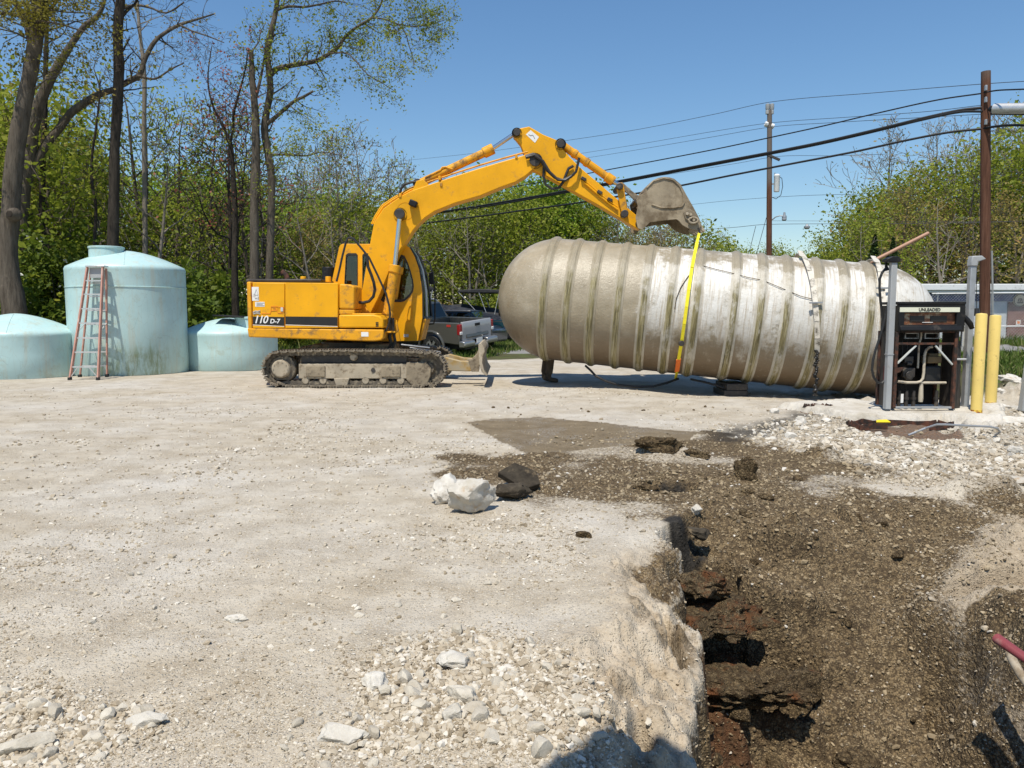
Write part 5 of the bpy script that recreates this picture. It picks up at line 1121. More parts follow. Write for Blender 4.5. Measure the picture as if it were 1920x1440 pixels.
def dispenser():
    DY = G(1735, 767, IZ).y; x0, x1 = W(1677.5, 767, DY).x, W(1794.5, 767, DY).x; dep = .52
    root = thing('fuel_dispenser', 'gutted rusty fuel dispenser with its lower door off, standing before the tank', 'fuel dispenser', ((x0 + x1) / 2, DY + dep / 2, IZ))
    def Z(py): return W(1735, py, DY).z
    def X(px): return W(px, 680, DY).x
    bk, ru = M['blackplastic'], M['rust']
    zt, zh, zb = Z(572.5), Z(622), IZ + .005
    B = lambda m, n, mat, par=root, **k: m.build(n, mat, par, **k)
    # head
    B(MB().span((x0, DY + .06, zh), (x1, DY + dep, zt)), 'head_box', bk, bevel=.01)
    B(MB().prism([(x0 - .01, zh - .0), (x0 - .01, zt + .01), (x1 + .03, zt + .035), (x1 + .03, zh)], 'y', DY - .02, DY + .058, [[(X(1691), Z(609)), (X(1691), Z(586.5)), (X(1788), Z(585.5)), (X(1788), Z(608.5))]]), 'head_bezel', bk, bevel=.008)
    B(MB().span((x0 - .02, DY - .03, zt + .012), (x1 + .035, DY + dep + .02, zt + .05)), 'head_cap', bk, bevel=.01)
    sgn = B(MB().span((X(1681), DY - .028, Z(585)), (X(1792.5), DY - .019, Z(576.3))), 'grade_sign', paint('cream sign face', (.74, .74, .58), .5, .04), smooth=False)
    lettering('sign_lettering', 'UNLEADED', (X(1736), DY - .031, Z(583.2)), .058, M['decal_black'], sgn, align='CENTER', bold=.0015)
    t = NT('rust streaked display face'); P = t.n.new('ShaderNodeNewGeometry').outputs['Position']
    rs = t.ramp(t.noise(5, 6, .7, t.mapping(P, (1, 1, 1.6))), [(.36, (.42, .36, .24)), (.48, (.20, .07, .025)), (.62, (.07, .022, .012))]); t.fin(rs, .55)
    dsp = B(MB().span((X(1689), DY + .03, Z(610)), (X(1790), DY + .057, Z(585))), 'display_panel', t.m, smooth=False)
    for a, b_ in ((1704, 1731), (1742, 1773)): B(MB().span((X(a), DY + .02, Z(603.5)), (X(b_), DY + .032, Z(592.5))), 'display_window', M['decal_black'], dsp, bevel=.003)
    B(MB().span((X(1727), DY + .022, Z(605)), (X(1747), DY + .0285, Z(603.9))), 'display_print', M['white'], dsp, smooth=False)
    B(MB().prism([(DY - .05, Z(619)), (DY - .03, Z(610.5)), (DY + .02, Z(610.5)), (DY + .055, Z(621.5)), (DY - .02, Z(621.5))], 'x', x0 + .01, x1 - .01), 'head_lower_lip', bk, bevel=.008)
    # frame of the open cabinet
    for a, b_, n in ((1677.5, 1683.5, 'frame_post'), (1789, 1794.5, 'frame_post')):
        B(MB().span((X(a), DY, zb), (X(b_), DY + .05, zh - .003)), n, ru, bevel=.004)
        B(MB().span((X(a), DY + dep - .05, zb), (X(b_), DY + dep, zh - .003)), n, ru, bevel=.004)
    B(MB().span((X(1684), DY + .008, Z(646.5)), (X(1788.5), DY + .04, Z(642.5))), 'frame_crossbar', ru, bevel=.003)
    B(MB().span((X(1680), DY + .005, zb), (X(1791), DY + .06, zb + .028)), 'frame_sill', M['galv'], bevel=.003)
    B(MB().span((X(1684), DY + .006, Z(623.5)), (X(1788.5), DY + .045, Z(621.8))), 'frame_top_rail', ru, bevel=.003)
    B(MB().bar((X(1684), DY + .03, Z(682)), (X(1718), DY + .03, Z(648)), .022, .03, (0, 1, 0)), 'diagonal_brace', M['frame_grey'], bevel=.003)
    B(MB().bar((X(1788), DY + .03, Z(684)), (X(1754), DY + .03, Z(648)), .022, .03, (0, 1, 0)), 'diagonal_brace', M['frame_grey'], bevel=.003)
    B(MB().span((X(1678), DY + dep - .006, zb), (X(1794), DY + dep + .012, zh)), 'back_door', bk, smooth=False)
    B(MB().span((x1 - .006, DY + .06, zb), (x1 + .012, DY + dep - .06, zh)), 'side_panel', M['pinsteel'], bevel=.004)
    B(MB().span((x0 - .010, DY + .06, zb), (x0 + .006, DY + dep - .06, zh)), 'side_panel', M['pinsteel'], bevel=.004)
    # works inside
    pale = paint('pale pipe', (.50, .44, .34), .5, .12, 8, dirt=(.2, .13, .08), damt=.3)
    B(MB().tube([(X(x), DY + .14, Z(y)) for x, y in ((1694, 717), (1712, 719), (1730, 719), (1738, 717), (1742, 711), (1743, 700), (1743, 668), (1745, 658), (1751, 652), (1757, 651))], .019, 10), 'bent_pipe', pale)
    B(MB().cyl((X(1739), DY + .15, Z(719.5)), (X(1787), DY + .15, Z(719.5)), .018, 10), 'cross_pipe', pale)
    B(MB().tube([(X(1733.5), DY + .17, Z(692)), (X(1733.5), DY + .17, Z(646)), (X(1736.5), DY + .17, Z(636)), (X(1737), DY + .17, Z(624))], .014, 8), 'riser_pipe', pale)
    B(MB().lathe([(1e-4, 0), (.03, 0), (.035, .05), (.028, .2), (.022, .26), (1e-4, .26)], (X(1741), DY + .16, Z(756)), 14), 'filter_canister', pale)
    dk = M['pinsteel']
    B(MB().box((X(1716), DY + .25, Z(700)), (.17, .2, .13)).prism([(X(1706), Z(707)), (X(1728), Z(707)), (X(1722), Z(715)), (X(1712), Z(715))], 'y', DY + .16, DY + .30).cyl((X(1716), DY + .13, Z(705)), (X(1716), DY + .2, Z(705)), .055, 18), 'pump_motor', dk, bevel=.008)
    B(MB().box((X(1717), DY + .26, Z(676)), (.13, .16, .10)).cyl((X(1712), DY + .18, Z(683)), (X(1722), DY + .18, Z(683)), .03, 12), 'meter', dk, bevel=.01)
    B(MB().box((X(1766), DY + .28, Z(676)), (.20, .2, .10)).box((X(1766), DY + .28, Z(668)), (.14, .14, .06)), 'meter', paint('grimy brass', (.16, .11, .05), .6, .3, 10), bevel=.012)
    B(MB().box((X(1766), DY + .30, Z(704)), (.24, .2, .24)), 'motor_housing', M['black'], bevel=.03, seg=3)
    for px in (1702, 1716, 1730, 1774): B(MB().cyl((X(px), DY + .2, IZ), (X(px), DY + .2, Z(735)), .026, 12).cyl((X(px), DY + .2, Z(752)), (X(px), DY + .2, Z(748)), .038, 8), 'shear_valve', dk)
    B(MB().span((X(1699), DY + .10, Z(757)), (X(1704), DY + .106, Z(740))), 'paper_tag', M['white'], smooth=False)
    for a in (1708, 1746): B(MB().prism([(X(a), Z(636)), (X(a), Z(625)), (X(a + 27), Z(625)), (X(a + 27), Z(636))], 'y', DY + .2, DY + .24, [[(X(a + 2), Z(634.5)), (X(a + 2), Z(626.5)), (X(a + 25), Z(626.5)), (X(a + 25), Z(634.5))]]), 'counter_frame', M['galv'], smooth=False)
    B(MB().prism([(X(1683), Z(700)), (X(1683), Z(690)), (X(1700), Z(688)), (X(1690), Z(698))], 'y', DY + .02, DY + .03), 'bracket_plate', ru, smooth=False)
    for k in range(4): B(MB().tube([(X(1695 + 9 * k), DY + .34, Z(640)), (X(1692 + 11 * k), DY + .33, Z(670)), (X(1698 + 8 * k), DY + .34, Z(700)), (X(1696 + 10 * k), DY + .36, Z(750))], .008, 5), 'wiring', M['black'])
    # nozzle side
    NX = x1 + .05
    B(MB().box((NX, DY + .2, Z(600)), (.07, .16, .24)), 'nozzle_boot', M['alu'], bevel=.03, seg=3)
    B(MB().tube([(NX + .0, DY + .06, Z(591)), (NX + .05, DY + .05, Z(600)), (NX + .10, DY + .05, Z(608)), (NX + .13, DY + .06, Z(616))], [.026, .038, .038, .03], 10), 'nozzle', M['blackplastic'])
    B(MB().cyl((NX + .03, DY + .10, Z(650)), (NX + .03, DY + .10, Z(612)), .026, 12), 'nozzle_spout_pipe', M['alu'])
    for k, (px, w) in enumerate(((1803, .022), (1806, .03), (1809, .018), (1800, .016))): B(MB().tube([(X(px), DY + .1 + .04 * k, Z(640)), (X(px + 1), DY + .08 + .04 * k, Z(690)), (X(px - 1 + k), DY + .1, Z(740)), (X(px + 2), DY + .12, IZ)], w, 8), 'vapour_hose', M['pinsteel'] if k % 2 else M['black'])
    B(MB().cyl((X(1797), DY + .05, Z(674)), (X(1815), DY + .05, Z(674)), .014, 10), 'bracket_rod', M['alu'])
    B(MB().box((X(1815), DY + .25, Z(697)), (.05, .08, .28)), 'red_housing', paint('dark red enamel', (.10, .012, .016), .4, .2), bevel=.01)
    B(MB().box((X(1807), DY + .22, Z(742)), (.12, .16, .2)), 'junction_box', M['pinsteel'], bevel=.02)
    # hose on the left, hung from the tall post
    hp = [(1661, 503), (1654, 511), (1649.5, 523), (1649, 540), (1651, 565), (1654, 590), (1656, 612), (1658, 640), (1660, 668), (1662, 690)]
    B(MB().tube([W(x, y, DY + .10) for x, y in hp], .018, 8), 'delivery_hose', M['black'])
    hp = [(1668, 560), (1662, 585), (1656, 610), (1649, 635), (1642, 655), (1637, 675), (1635, 693), (1638, 707), (1645, 717), (1653, 719), (1661, 712)]
    B(MB().tube([W(x, y, DY + .06) for x, y in hp], .018, 8), 'delivery_hose', M['black'])
    B(MB().tube([W(1661.5, 492, DY + .1), W(1661.5, 499, DY + .1), W(1664, 507, DY + .1)], [.012, .02, .03], 8), 'hose_swivel', M['blackplastic'])
    B(MB().box(W(1662, 700, DY + .12), (.06, .07, .22)), 'red_housing', paint('dark red enamel 2', (.12, .015, .02), .4, .2), bevel=.01)
    return DY, root
DY, _d = dispenser()
def post(name, label, px0, px1, ptop, pbot, Y, mat):
    a, b_ = W(px0, 640, Y).x, W(px1, 640, Y).x; zt = W(960, ptop, Y).z
    root = thing(name, label, 'post', ((a + b_) / 2, Y, IZ)); MB().span((a, Y, IZ), (b_, Y + .085, zt)).build('post_shaft', mat, root, bevel=.006)
    return root, (a + b_) / 2, zt
r_, xx, zt = post('hose_post', 'tall grey square post with a flat black cap left of the dispenser', 1666, 1676.5, 492.5, 764, DY - .03, M['postgrey'])
MB().span((xx - .045, DY - .035, .86), (xx + .045, DY + .065, .875)).build('post_collar', M['galv'], r_, bevel=.002)
MB().prism([(xx - .12, zt + .01), (xx - .12, zt + .05), (xx - .04, zt + .085), (xx + .04, zt + .085), (xx + .075, zt + .05), (xx + .06, zt + .005)], 'y', DY - .05, DY + .10).build('post_cap', M['blackplastic'], r_, bevel=.01)
r_, xx, zt = post('hose_post', 'tall grey square post with a beaked grey cap right of the dispenser', 1813.5, 1824, 499, 764, DY + .25, M['galv'])
MB().prism([(xx - .05, zt), (xx - .045, zt + .08), (xx - .035, zt + .14), (xx + .10, zt + .145), (xx + .16, zt + .10), (xx + .05, zt + .06), (xx + .05, zt)], 'y', DY + .235, DY + .35).build('post_cap', M['postgrey'], r_, bevel=.012)
MB().tube([W(1831, 500, DY + .3), W(1831.3, 590, DY + .3)], .005, 5).build('retractor_cord', M['black'], r_)
MB().cyl(W(1831, 578, DY + .3), W(1831, 592, DY + .3), .035, 10, .05).build('retractor_weight', M['black'], r_)
def bollard(label, px, ptop, pbot, zb, r):
    p = G(px, pbot, zb); zb = min(zb, .05); zt = W(px, ptop, p.y).z
    root = thing('bollard', label, 'bollard', (p.x, p.y, zb), group='yellow bollards beside the dispenser')
    MB().lathe([(r, zb + .06), (r, zt - .02), (r - .006, zt - .004), (r - .02, zt), (1e-4, zt + .008)], (p.x, p.y, 0), 28).build('post_shaft', M['bollard'], root)
    MB().lathe([(r + .003, zb - .05), (r + .004, zb + .045), (r + .0015, zb + .075)], (p.x, p.y, 0), 28).build('rusty_foot', M['bollard_foot'], root)
    return p
t = NT('rusty yellow foot'); P = t.n.new('ShaderNodeNewGeometry').outputs['Position']
M['bollard_foot'] = t.fin(t.ramp(t.noise(22, 5, .7, P), [(.42, (.16, .06, .02)), (.5, (.40, .16, .03)), (.56, (.72, .50, .05))]), .7)
pb = bollard('nearer yellow bollard, its foot in front of the concrete island', 1830, 588, 778, .03, .072)
pb2 = bollard('farther yellow bollard, right of and behind the nearer one', 1857, 591, 763, .05, .076)
slab('yellow_bracket', 'crumpled bright yellow metal piece lying between the bollard feet', 'metal scrap', 1842, 772, [(-.28, -.05), (.22, -.09), (.3, .06), (-.1, .10)], .03, 'yellow_bright', .2, (.25, -.1), IZ)
p = G(1922, 768, .05); MB().box((p.x, p.y, .40), (.10, .10, .75), Matrix.Rotation(.08, 3, 'Y')).thing('post', 'leaning grey post stub cut by the right edge of the picture', 'post', M['postgrey'], bevel=.01)
# rusty sump rims broken out of the island's edge, bent conduit
def rust_rim(label, px, py, a, b_, h, seed):
    p = G(px, py); rg = random.Random(seed); m = MB(); n = 22
    pts = [(p.x + a * math.cos(k / n * 6.283) * rg.uniform(.93, 1.07), p.y + b_ * math.sin(k / n * 6.283) * rg.uniform(.93, 1.07), hz(p.x, p.y) + h + rg.gauss(0, .012)) for k in range(n)]
    for k in range(n):
        q0, q1 = Vector(pts[k]), Vector(pts[(k + 1) % n])
        if k % n in (15, 16, 17, 20): continue
        m.bar(q0, q1, .014, .075, (0, 0, 1))
    m.thing('rusty_rim', label, 'metal rim', M['rust'], smooth=False)
rust_rim('rusty oblong sump rim sunk in the edge of the concrete island', 1690, 797, .66, .2, .06, 5)
rust_rim('small rusty rim lying at the left end of the concrete island', 1533, 772, .2, .09, .08, 6)
cp = [G(1703, 816, .02), G(1735, 803, .1), G(1757, 796, .16), G(1772, 796, .17), G(1820, 798.5, .14), G(1855, 800, .13), G(1870, 803, .1), G(1875, 810, .05), G(1866, 816, .0)]
MB().tube(cp, .013, 8).thing('conduit', 'bent thin grey conduit arched over the broken edge of the island', 'conduit', M['galv'])
slab('yellow_sticker', 'small yellow scrap on the rusty sump rim', 'scrap', 1655, 796, [(-.1, -.02), (.09, -.03), (.08, .05), (-.07, .04)], .02, 'yellow_bright', .1, (.3, 0), 0, .08)
# rubble heap on the right
rg = random.Random(12)
RB = [('large pale rough boulder topmost of the rubble at the right edge', 1893, 712, (.26, .2, .17), 71), ('wide tan rock under the topmost boulder of the right rubble', 1888, 735, (.30, .2, .13), 72), ('pale rock at the far right of the rubble heap', 1918, 728, (.22, .2, .2), 73),
      ('pale rock low in the right rubble beside the far bollard', 1895, 752, (.2, .15, .1), 74), ('broken concrete slab jutting out at the right edge', 1905, 783, (.36, .2, .10), 75), ('grey slab edge below the jutting slab at right', 1895, 790, (.2, .14, .09), 76),
      ('whitish block alone on gravel near the right edge', 1905, 838, (.15, .11, .08), 77), ('flat pale stone on gravel below the whitish block', 1885, 893, (.22, .14, .05), 78), ('pale stone beside the farther bollard foot', 1878, 742, (.12, .1, .1), 79)]
for lb, px, py, s, sd in RB: lump('rock', lb, 'rock', px, py, s, 'concrete_chunk' if sd % 2 else 'boulder', sd, z0=.05, rot=rg.uniform(0, 3), sink=.05)
scatter_rocks([(1868, 705), (1990, 700), (1990, 800), (1872, 795)], 46, .04, .15, 'concrete_chunk', 'small pale rock of the rubble heap at the right edge', 'small rocks of the right rubble heap', 31, .05)
scatter_rocks([(1440, 770), (1560, 765), (1600, 800), (1500, 830), (1420, 820)], 24, .04, .11, 'concrete_chunk', 'pale concrete lump at the broken left end of the island', 'concrete lumps at the left end of the island', 32)
# red and white pipes over the pit
RP0, RP1 = W(1869, 1197, 3.5), W(1935, 1243, 3.30); RP2 = RP1 + (RP1 - RP0) * 3.5; RP2.z = hz(RP2.x, RP2.y) - .08
MB().tube([RP0, RP1, RP1.lerp(RP2, .4) + Vector((0, 0, .02)), RP2], .025, 14, cap=False).tube([RP0 + (RP1 - RP0) * .9, RP0 + (RP1 - RP0) * .001], .019, 14, cap=False).thing('pipe', 'dark red pipe end reaching over the pit from the right edge', 'pipe', paint('dark red pipe', (.24, .05, .055), .5, .2, 6, dirt=(.36, .25, .2), damt=.35))
MB().tube([W(1893, 1226, 3.6), W(1900, 1240, 3.55), W(1912, 1262, 3.5), W(1940, 1300, 3.4), W(1960, 1330, 3.35) + Vector((.05, 0, -.5))], .021, 12).thing('pipe', 'dirty white pipe under the red pipe at the pit edge', 'pipe', paint('dirty white pipe', (.42, .36, .27), .6, .2, 6, dirt=(.16, .11, .06), damt=.6))

# ================================================================== UTILITY POLES AND WIRES
t = NT('weathered pole timber'); P = t.tc()
c = t.ramp(t.noise(1, 6, .7, t.mapping(P, (14, 14, .9))), [(.3, (.060, .026, .016)), (.55, (.135, .062, .038)), (.8, (.22, .125, .085))]); z = t.xyz(P)[2]
c = t.mix(t.mr(t.math('ADD', z, t.noise(2, 3, .5, P)), 8.6, 9.6), c, (.16, .13, .11)); t.bump(t.noise(1, 5, .7, t.mapping(P, (40, 40, 2))), .5, .01)
M['polewood'] = t.fin(c, .85, 0, .2)
def upole(label, px, pb, ptop, Y, r0, r1, lean_px=0):
    base = W(px, 585, Y); top = W(px + lean_px, ptop, Y); gz = hz(base.x, Y)
    root = thing('utility_pole', label, 'utility pole', (base.x, Y, gz), group='wooden utility poles')
    MB().tube([(base.x, Y, gz - .2), ((base.x * .5 + top.x * .5), Y, (gz + top.z) / 2), tuple(top)], [r0, (r0 + r1) / 2, r1], 18).build('pole_shaft', M['polewood'], root)
    return root, base, top
U1, ub, ut = upole('thick reddish utility pole at right carrying the black cables', 1851.5, 670, 134, 24.0, .155, .13, -3)
B = lambda m, n, mat, par, **k: m.build(n, mat, par, **k)
for py in (165, 187, 229): B(MB().box(W(1848.5, py, 23.84), (.06, .08, .16)), 'cable_clamp', M['galv'], U1, bevel=.01)
B(MB().tube([W(1862, 672, 24.1), W(1861, 540, 24.05), W(1859.5, 470, 24.0)], .03, 8), 'ground_conduit', M['postgrey'], U1)
U2, vb, vt = upole('thinner utility pole behind the tank with a transformer and street lamp', 1443, 600, 207, 44.0, .17, .13)
def P2(px, py, dy=0): return W(px, py, 44.0 + dy)
for px in (1439.5, 1447.5):
    B(MB().bar(P2(1443, 215), P2(px, 207), .06, .06), 'insulator_bracket', M['galv'], U2); B(MB().lathe([(.04, -.5), (.11, -.48), (.11, -.30), (.09, -.28), (.12, -.2), (.12, .05), (.05, .08)], P2(px, 197), 12), 'insulator', M['postgrey'], U2)
for px, py in ((1437, 233), (1448, 236.5)): B(MB().cyl(P2(px - 3, py - 1), P2(px + 3, py + 1), .14, 12), 'side_insulator', M['white'], U2, bevel=.03)
B(MB().bar(P2(1435, 288), P2(1462, 300, -.3), .12, .14), 'crossarm', M['pinsteel'], U2, bevel=.01)
B(MB().lathe([(1e-4, 0), (.14, .01), (.155, .06), (.155, .82), (.165, .84), (.165, .90), (.10, .97), (1e-4, .98)], P2(1456, 360, -.15), 20), 'transformer', M['white'], U2)
B(MB().cyl(P2(1453, 328, -.1), P2(1453, 324, -.1), .03, 8).bar(P2(1447, 345), P2(1454, 345, -.1), .05, .08), 'transformer_mount', M['galv'], U2)
B(MB().tube([P2(1457, 330), P2(1466, 334), P2(1467.5, 350), P2(1464, 366), P2(1455, 373), P2(1448, 370)], .018, 6), 'service_loop', M['cable'], U2)
B(MB().tube([P2(1447, 413), P2(1454, 407, -.2), P2(1462, 404.5, -.3), P2(1469, 405, -.35)], .03, 8), 'lamp_arm', M['galv'], U2)
B(MB().lathe([(1e-4, .30), (.05, .29), (.07, .12), (.12, .10), (.13, 0), (1e-4, 0)], P2(1470.5, 408, -.35), 16).lathe([(.12, 0), (.13, -.12), (.09, -.17), (1e-4, -.18)], P2(1470.5, 408, -.35), 16), 'street_lamp', M['galv'], U2)
o = P2(1513, 425, -.5); MB().lathe([(1e-4, .14), (.06, .13), (.09, .05), (.16, .02), (.16, -.06), (.11, -.13), (1e-4, -.14)], o, 16).tube([o + Vector((0, 0, .1)), W(1511, 421.3, 43.5)], .02, 6).thing('street_lamp', 'small grey lamp hanging from the low wire right of the thinner pole', 'lamp', M['galv'])
U3, wb, wt = upole('slim reddish pole standing among the woods left of the excavator cab', 557.5, 560, 415, 48.0, .13, .11)
U4, wb4, wt4 = upole('reddish utility pole just beyond the right edge of the picture', 2120, 640, 100, 21.0, .15, .13)
def cable(label, pts, Ya, Yb, r, mat, group=None, sides=6):
    """pts in photo pixels from right to left; the run is straight in plan from depth Ya to Yb"""
    xa, xb = pts[0][0], pts[-1][0]; out = []
    for i in range(len(pts) - 1):
        for k in range(8):
            u = k / 8; x = pts[i][0] + (pts[i + 1][0] - pts[i][0]) * u
            # smooth the traced points
            p0, p1, p2, p3 = pts[max(i - 1, 0)], pts[i], pts[i + 1], pts[min(i + 2, len(pts) - 1)]
            m1 = (p2[1] - p0[1]) / (p2[0] - p0[0]); m2 = (p3[1] - p1[1]) / (p3[0] - p1[0]); h = p2[0] - p1[0]
            y = (2 * u ** 3 - 3 * u ** 2 + 1) * p1[1] + (u ** 3 - 2 * u ** 2 + u) * h * m1 + (-2 * u ** 3 + 3 * u ** 2) * p2[1] + (u ** 3 - u ** 2) * h * m2
            w = (x - xa) / (xb - xa); out.append(W(x, y, 1 / ((1 - w) / Ya + w / Yb)))
    out.append(W(*pts[-1], Yb))
    o = MB().tube(out, r, sides).thing('power_cable', label, 'cable', mat, group); return o
cb, wi = M['cable'], M['wire']
gA = 'overhead lines along the road'
cable('topmost thin wire over the road, running past the top of both poles', [(1960, 150), (1842, 157.5), (1640, 174), (1450, 190.5), (1340, 214), (1200, 242), (1065, 263), (900, 286), (740, 303)], 23, 70, .010, wi)
cable('upper medium black cable sagging left from the thick pole', [(1842, 175), (1760, 187), (1650, 211), (1540, 237), (1448, 257), (1340, 280), (1200, 307), (1098, 326), (1000, 344), (936, 354), (800, 374), (690, 392), (560, 408)], 24, 60, .022, cb)
cable('thickest doubled black cable crossing behind the excavator arm', [(1842, 202), (1800, 207), (1730, 222), (1640, 244), (1540, 267), (1460, 283), (1380, 298), (1300, 313), (1126, 346), (1000, 369), (900, 386), (800, 401), (700, 413), (600, 429), (520, 445), (440, 455)], 24, 60, .048, cb, sides=8)
cable('second strand just under the thickest black cable', [(1842, 209), (1800, 210), (1730, 224.5), (1640, 246.5), (1540, 269.5), (1460, 285.5), (1300, 316), (1126, 349), (900, 389), (700, 416), (520, 447.5)], 23.9, 60, .036, cb)
cable('lowest thick black cable sagging left from the thick pole', [(1842, 241.5), (1780, 248), (1700, 263), (1600, 285), (1500, 304), (1380, 327), (1260, 351), (1098, 378), (1000, 392), (900, 405.5), (800, 418), (690, 430), (600, 437), (520, 444), (400, 447), (310, 445)], 24, 60, .038, cb, sides=8)
cable('upper of two thin wires between the poles', [(1842, 197), (1740, 209), (1600, 219), (1449, 230), (1340, 246), (1200, 270), (1100, 286), (1000, 301)], 24, 62, .009, wi)
cable('lower of two thin wires between the poles', [(1842, 214), (1700, 222), (1560, 230), (1451, 237.5), (1340, 256), (1200, 280), (1100, 296), (1000, 310)], 24, 62, .009, wi)
cable('thin wire sloping left from the thinner pole crossarm', [(1660, 289), (1560, 292), (1462, 293), (1380, 306.5), (1260, 326), (1140, 342), (1000, 362)], 44, 80, .012, wi)
cable('faint thin wire level with the transformer', [(1700, 361), (1619, 363.5), (1500, 367), (1380, 375), (1290, 384), (1200, 392)], 44, 75, .012, wi)
cable('low wire with the hanging lamp, running right from the thinner pole', [(1960, 413), (1842, 417), (1640, 419.5), (1438, 420.7), (1380, 426), (1290, 433), (1160, 441), (1000, 449)], 44, 55, .014, wi)
cable('second low wire just above the lamp wire', [(1960, 413.5), (1842, 415.5), (1600, 414.5), (1449, 414)], 43.6, 44, .008, wi)
for k, (pts, lb) in enumerate((([(1842, 174), (1870, 169.5), (1900, 168), (1960, 166)], 'upper medium cable continuing right of the thick pole'), ([(1842, 241), (1860, 238), (1890, 235), (1920, 235), (1980, 237)], 'lowest thick cable continuing right of the thick pole'))):
    cable(lb, pts, 24, 21.5, (.022, .036)[k], cb)
cable('guy wire dropping right from the splice case', [(1868, 215), (1890, 240), (1920, 270), (1960, 310)], 24, 23, .012, wi)
SPL = thing('splice_case', 'silver cylinder hung on the thick cable at the right edge', 'splice case', W(1862, 204, 23.6))
B(MB().tube([W(1862, 204, 23.6), W(1864, 204, 23.6), W(1985, 203, 22.2)], [.10, .155, .155], 20), 'case_body', M['alu'], SPL)
B(MB().cyl(W(1858, 204, 23.7), W(1863, 204, 23.6), .09, 14).tube([W(1858, 213, 23.7), W(1985, 214, 22.2)], .04, 8), 'case_hanger', M['cable'], SPL)
for (a, b_, lb) in (((1437, 408), (1420, 470), 'right one of two thin guy wires left of the thinner pole'), ((1417, 424), (1406, 468), 'left one of two thin guy wires left of the thinner pole')):
    MB().tube([W(*a, 44), W(b_[0], b_[1], 44), W(b_[0] + (b_[0] - a[0]) * 2.6, b_[1] + (b_[1] - a[1]) * 2.2, 44)], .016, 5).thing('guy_wire', lb, 'guy wire', wi)

# ================================================================== BUILDING AND FENCE ON THE RIGHT
def building():
    Y0 = 42.0; gx0, gx1 = W(1742, 600, Y0).x, W(2300, 600, Y0).x
    def Z(py): return W(1900, py, Y0).z
    def X(px): return W(px, 600, Y0).x
    root = thing('building', 'low white roofed building with a blue fascia and brick panel behind the fence', 'building', ((gx0 + gx1) / 2, Y0 + 4, 0))
    wall = paint('pale grey block wall', (.56, .58, .60), .8, .08, 1.5); blue = paint('dark blue fascia', (.03, .065, .19), .5, .1); roofm = paint('white roof edge', (.72, .73, .72), .5, .05, 2, dirt=(.4, .4, .38), damt=.2)
    zr = Z(551)
    B(MB().span((gx0, Y0, -.3), (gx1, Y0 + 8, zr)), 'wall', wall, root, smooth=False)
    B(MB().span((gx0 - .2, Y0 - .06, Z(565)), (gx1, Y0 - .003, zr)), 'blue_fascia', blue, root, smooth=False)
    B(MB().span((gx0 - 1.0, Y0 - .5, Z(549)), (gx1, Y0 + 8.4, Z(545))), 'roof_soffit', roofm, root, bevel=.02)
    B(MB().span((gx0 - 1.1, Y0 - .6, Z(545) + .003), (gx1, Y0 + 8.5, Z(533))), 'roof', roofm, root, bevel=.03)
    t = NT('red brick'); P = t.tc(); br = t.n.new('ShaderNodeTexBrick'); br.inputs['Scale'].default_value = 1; br.inputs['Color1'].default_value = (.22, .085, .06, 1); br.inputs['Color2'].default_value = (.15, .05, .038, 1); br.inputs['Mortar'].default_value = (.30, .26, .23, 1)
    br.inputs['Brick Width'].default_value = .22; br.inputs['Row Height'].default_value = .075; br.inputs['Mortar Size'].default_value = .008
    xz = t.xyz(P); t.l.new(t.comb(xz[0], xz[2], 0.0), br.inputs['Vector']); t.fin(br.outputs['Color'], .85)
    B(MB().span((X(1887), Y0 - .10, -.2), (X(1975), Y0 - .003, Z(566))), 'brick_panel', t.m, root, smooth=False)
    em = MB().lathe([(1e-4, -.03), (.30, -.03), (.34, 0), (.34, .05)], (X(1906.5), Y0 - .15, Z(563)), 28, 'y'); e = B(em, 'round_emblem', paint('cream emblem', (.62, .52, .36), .5, .05), root)
    m = MB(); m.lathe([(.30, -.008), (.335, -.008), (.335, .0), (.30, .0)], (X(1906.5), Y0 - .182, Z(563)), 28, 'y')
    for a in (-.12, 0, .12): m.bar((X(1906.5) + a, Y0 - .184, Z(563) - .12), (X(1906.5) + a * .5, Y0 - .184, Z(563) + .10), .05, .008, (0, 1, 0))
    m.bar((X(1906.5) - .18, Y0 - .186, Z(563) - .14), (X(1906.5) + .18, Y0 - .186, Z(563) - .14), .05, .008, (0, 1, 0))
    B(m, 'emblem_mark', paint('brown emblem mark', (.10, .05, .03), .5), e, smooth=False)
    B(MB().span((X(1903), Y0 - .12, Z(609)), (X(1911), Y0 - .103, Z(600))), 'notice', M['white'], root, smooth=False)
    B(MB().span((X(1904.5), Y0 - .126, Z(607)), (X(1909.5), Y0 - .121, Z(602))), 'notice_print', M['orange_line'], root, smooth=False)
    d = B(MB().span((X(1858), Y0 - .05, -.2), (X(1886), Y0 - .003, Z(571))), 'door', paint('light grey door', (.52, .54, .55), .5, .04), root, bevel=.01)
    B(MB().box((X(1861), Y0 - .1, Z(610)), (.06, .08, .16)), 'handle', M['pinsteel'], d)
    for px in (1775, 1805, 1835): B(MB().span((X(px), Y0 - .02, -.2), (X(px) + .03, Y0 - .003, Z(566))), 'wall_joint', M['postgrey'], root, smooth=False)
    for px in (1762, 1800): 
        w = B(MB().span((X(px), Y0 - .05, Z(612)), (X(px + 22), Y0 - .003, Z(572))), 'window', M['frame_grey'], root, bevel=.01); B(MB().span((X(px + 1.5), Y0 - .058, Z(610)), (X(px + 20.5), Y0 - .052, Z(574))), 'pane', M['darkglass'], w, smooth=False)
building()
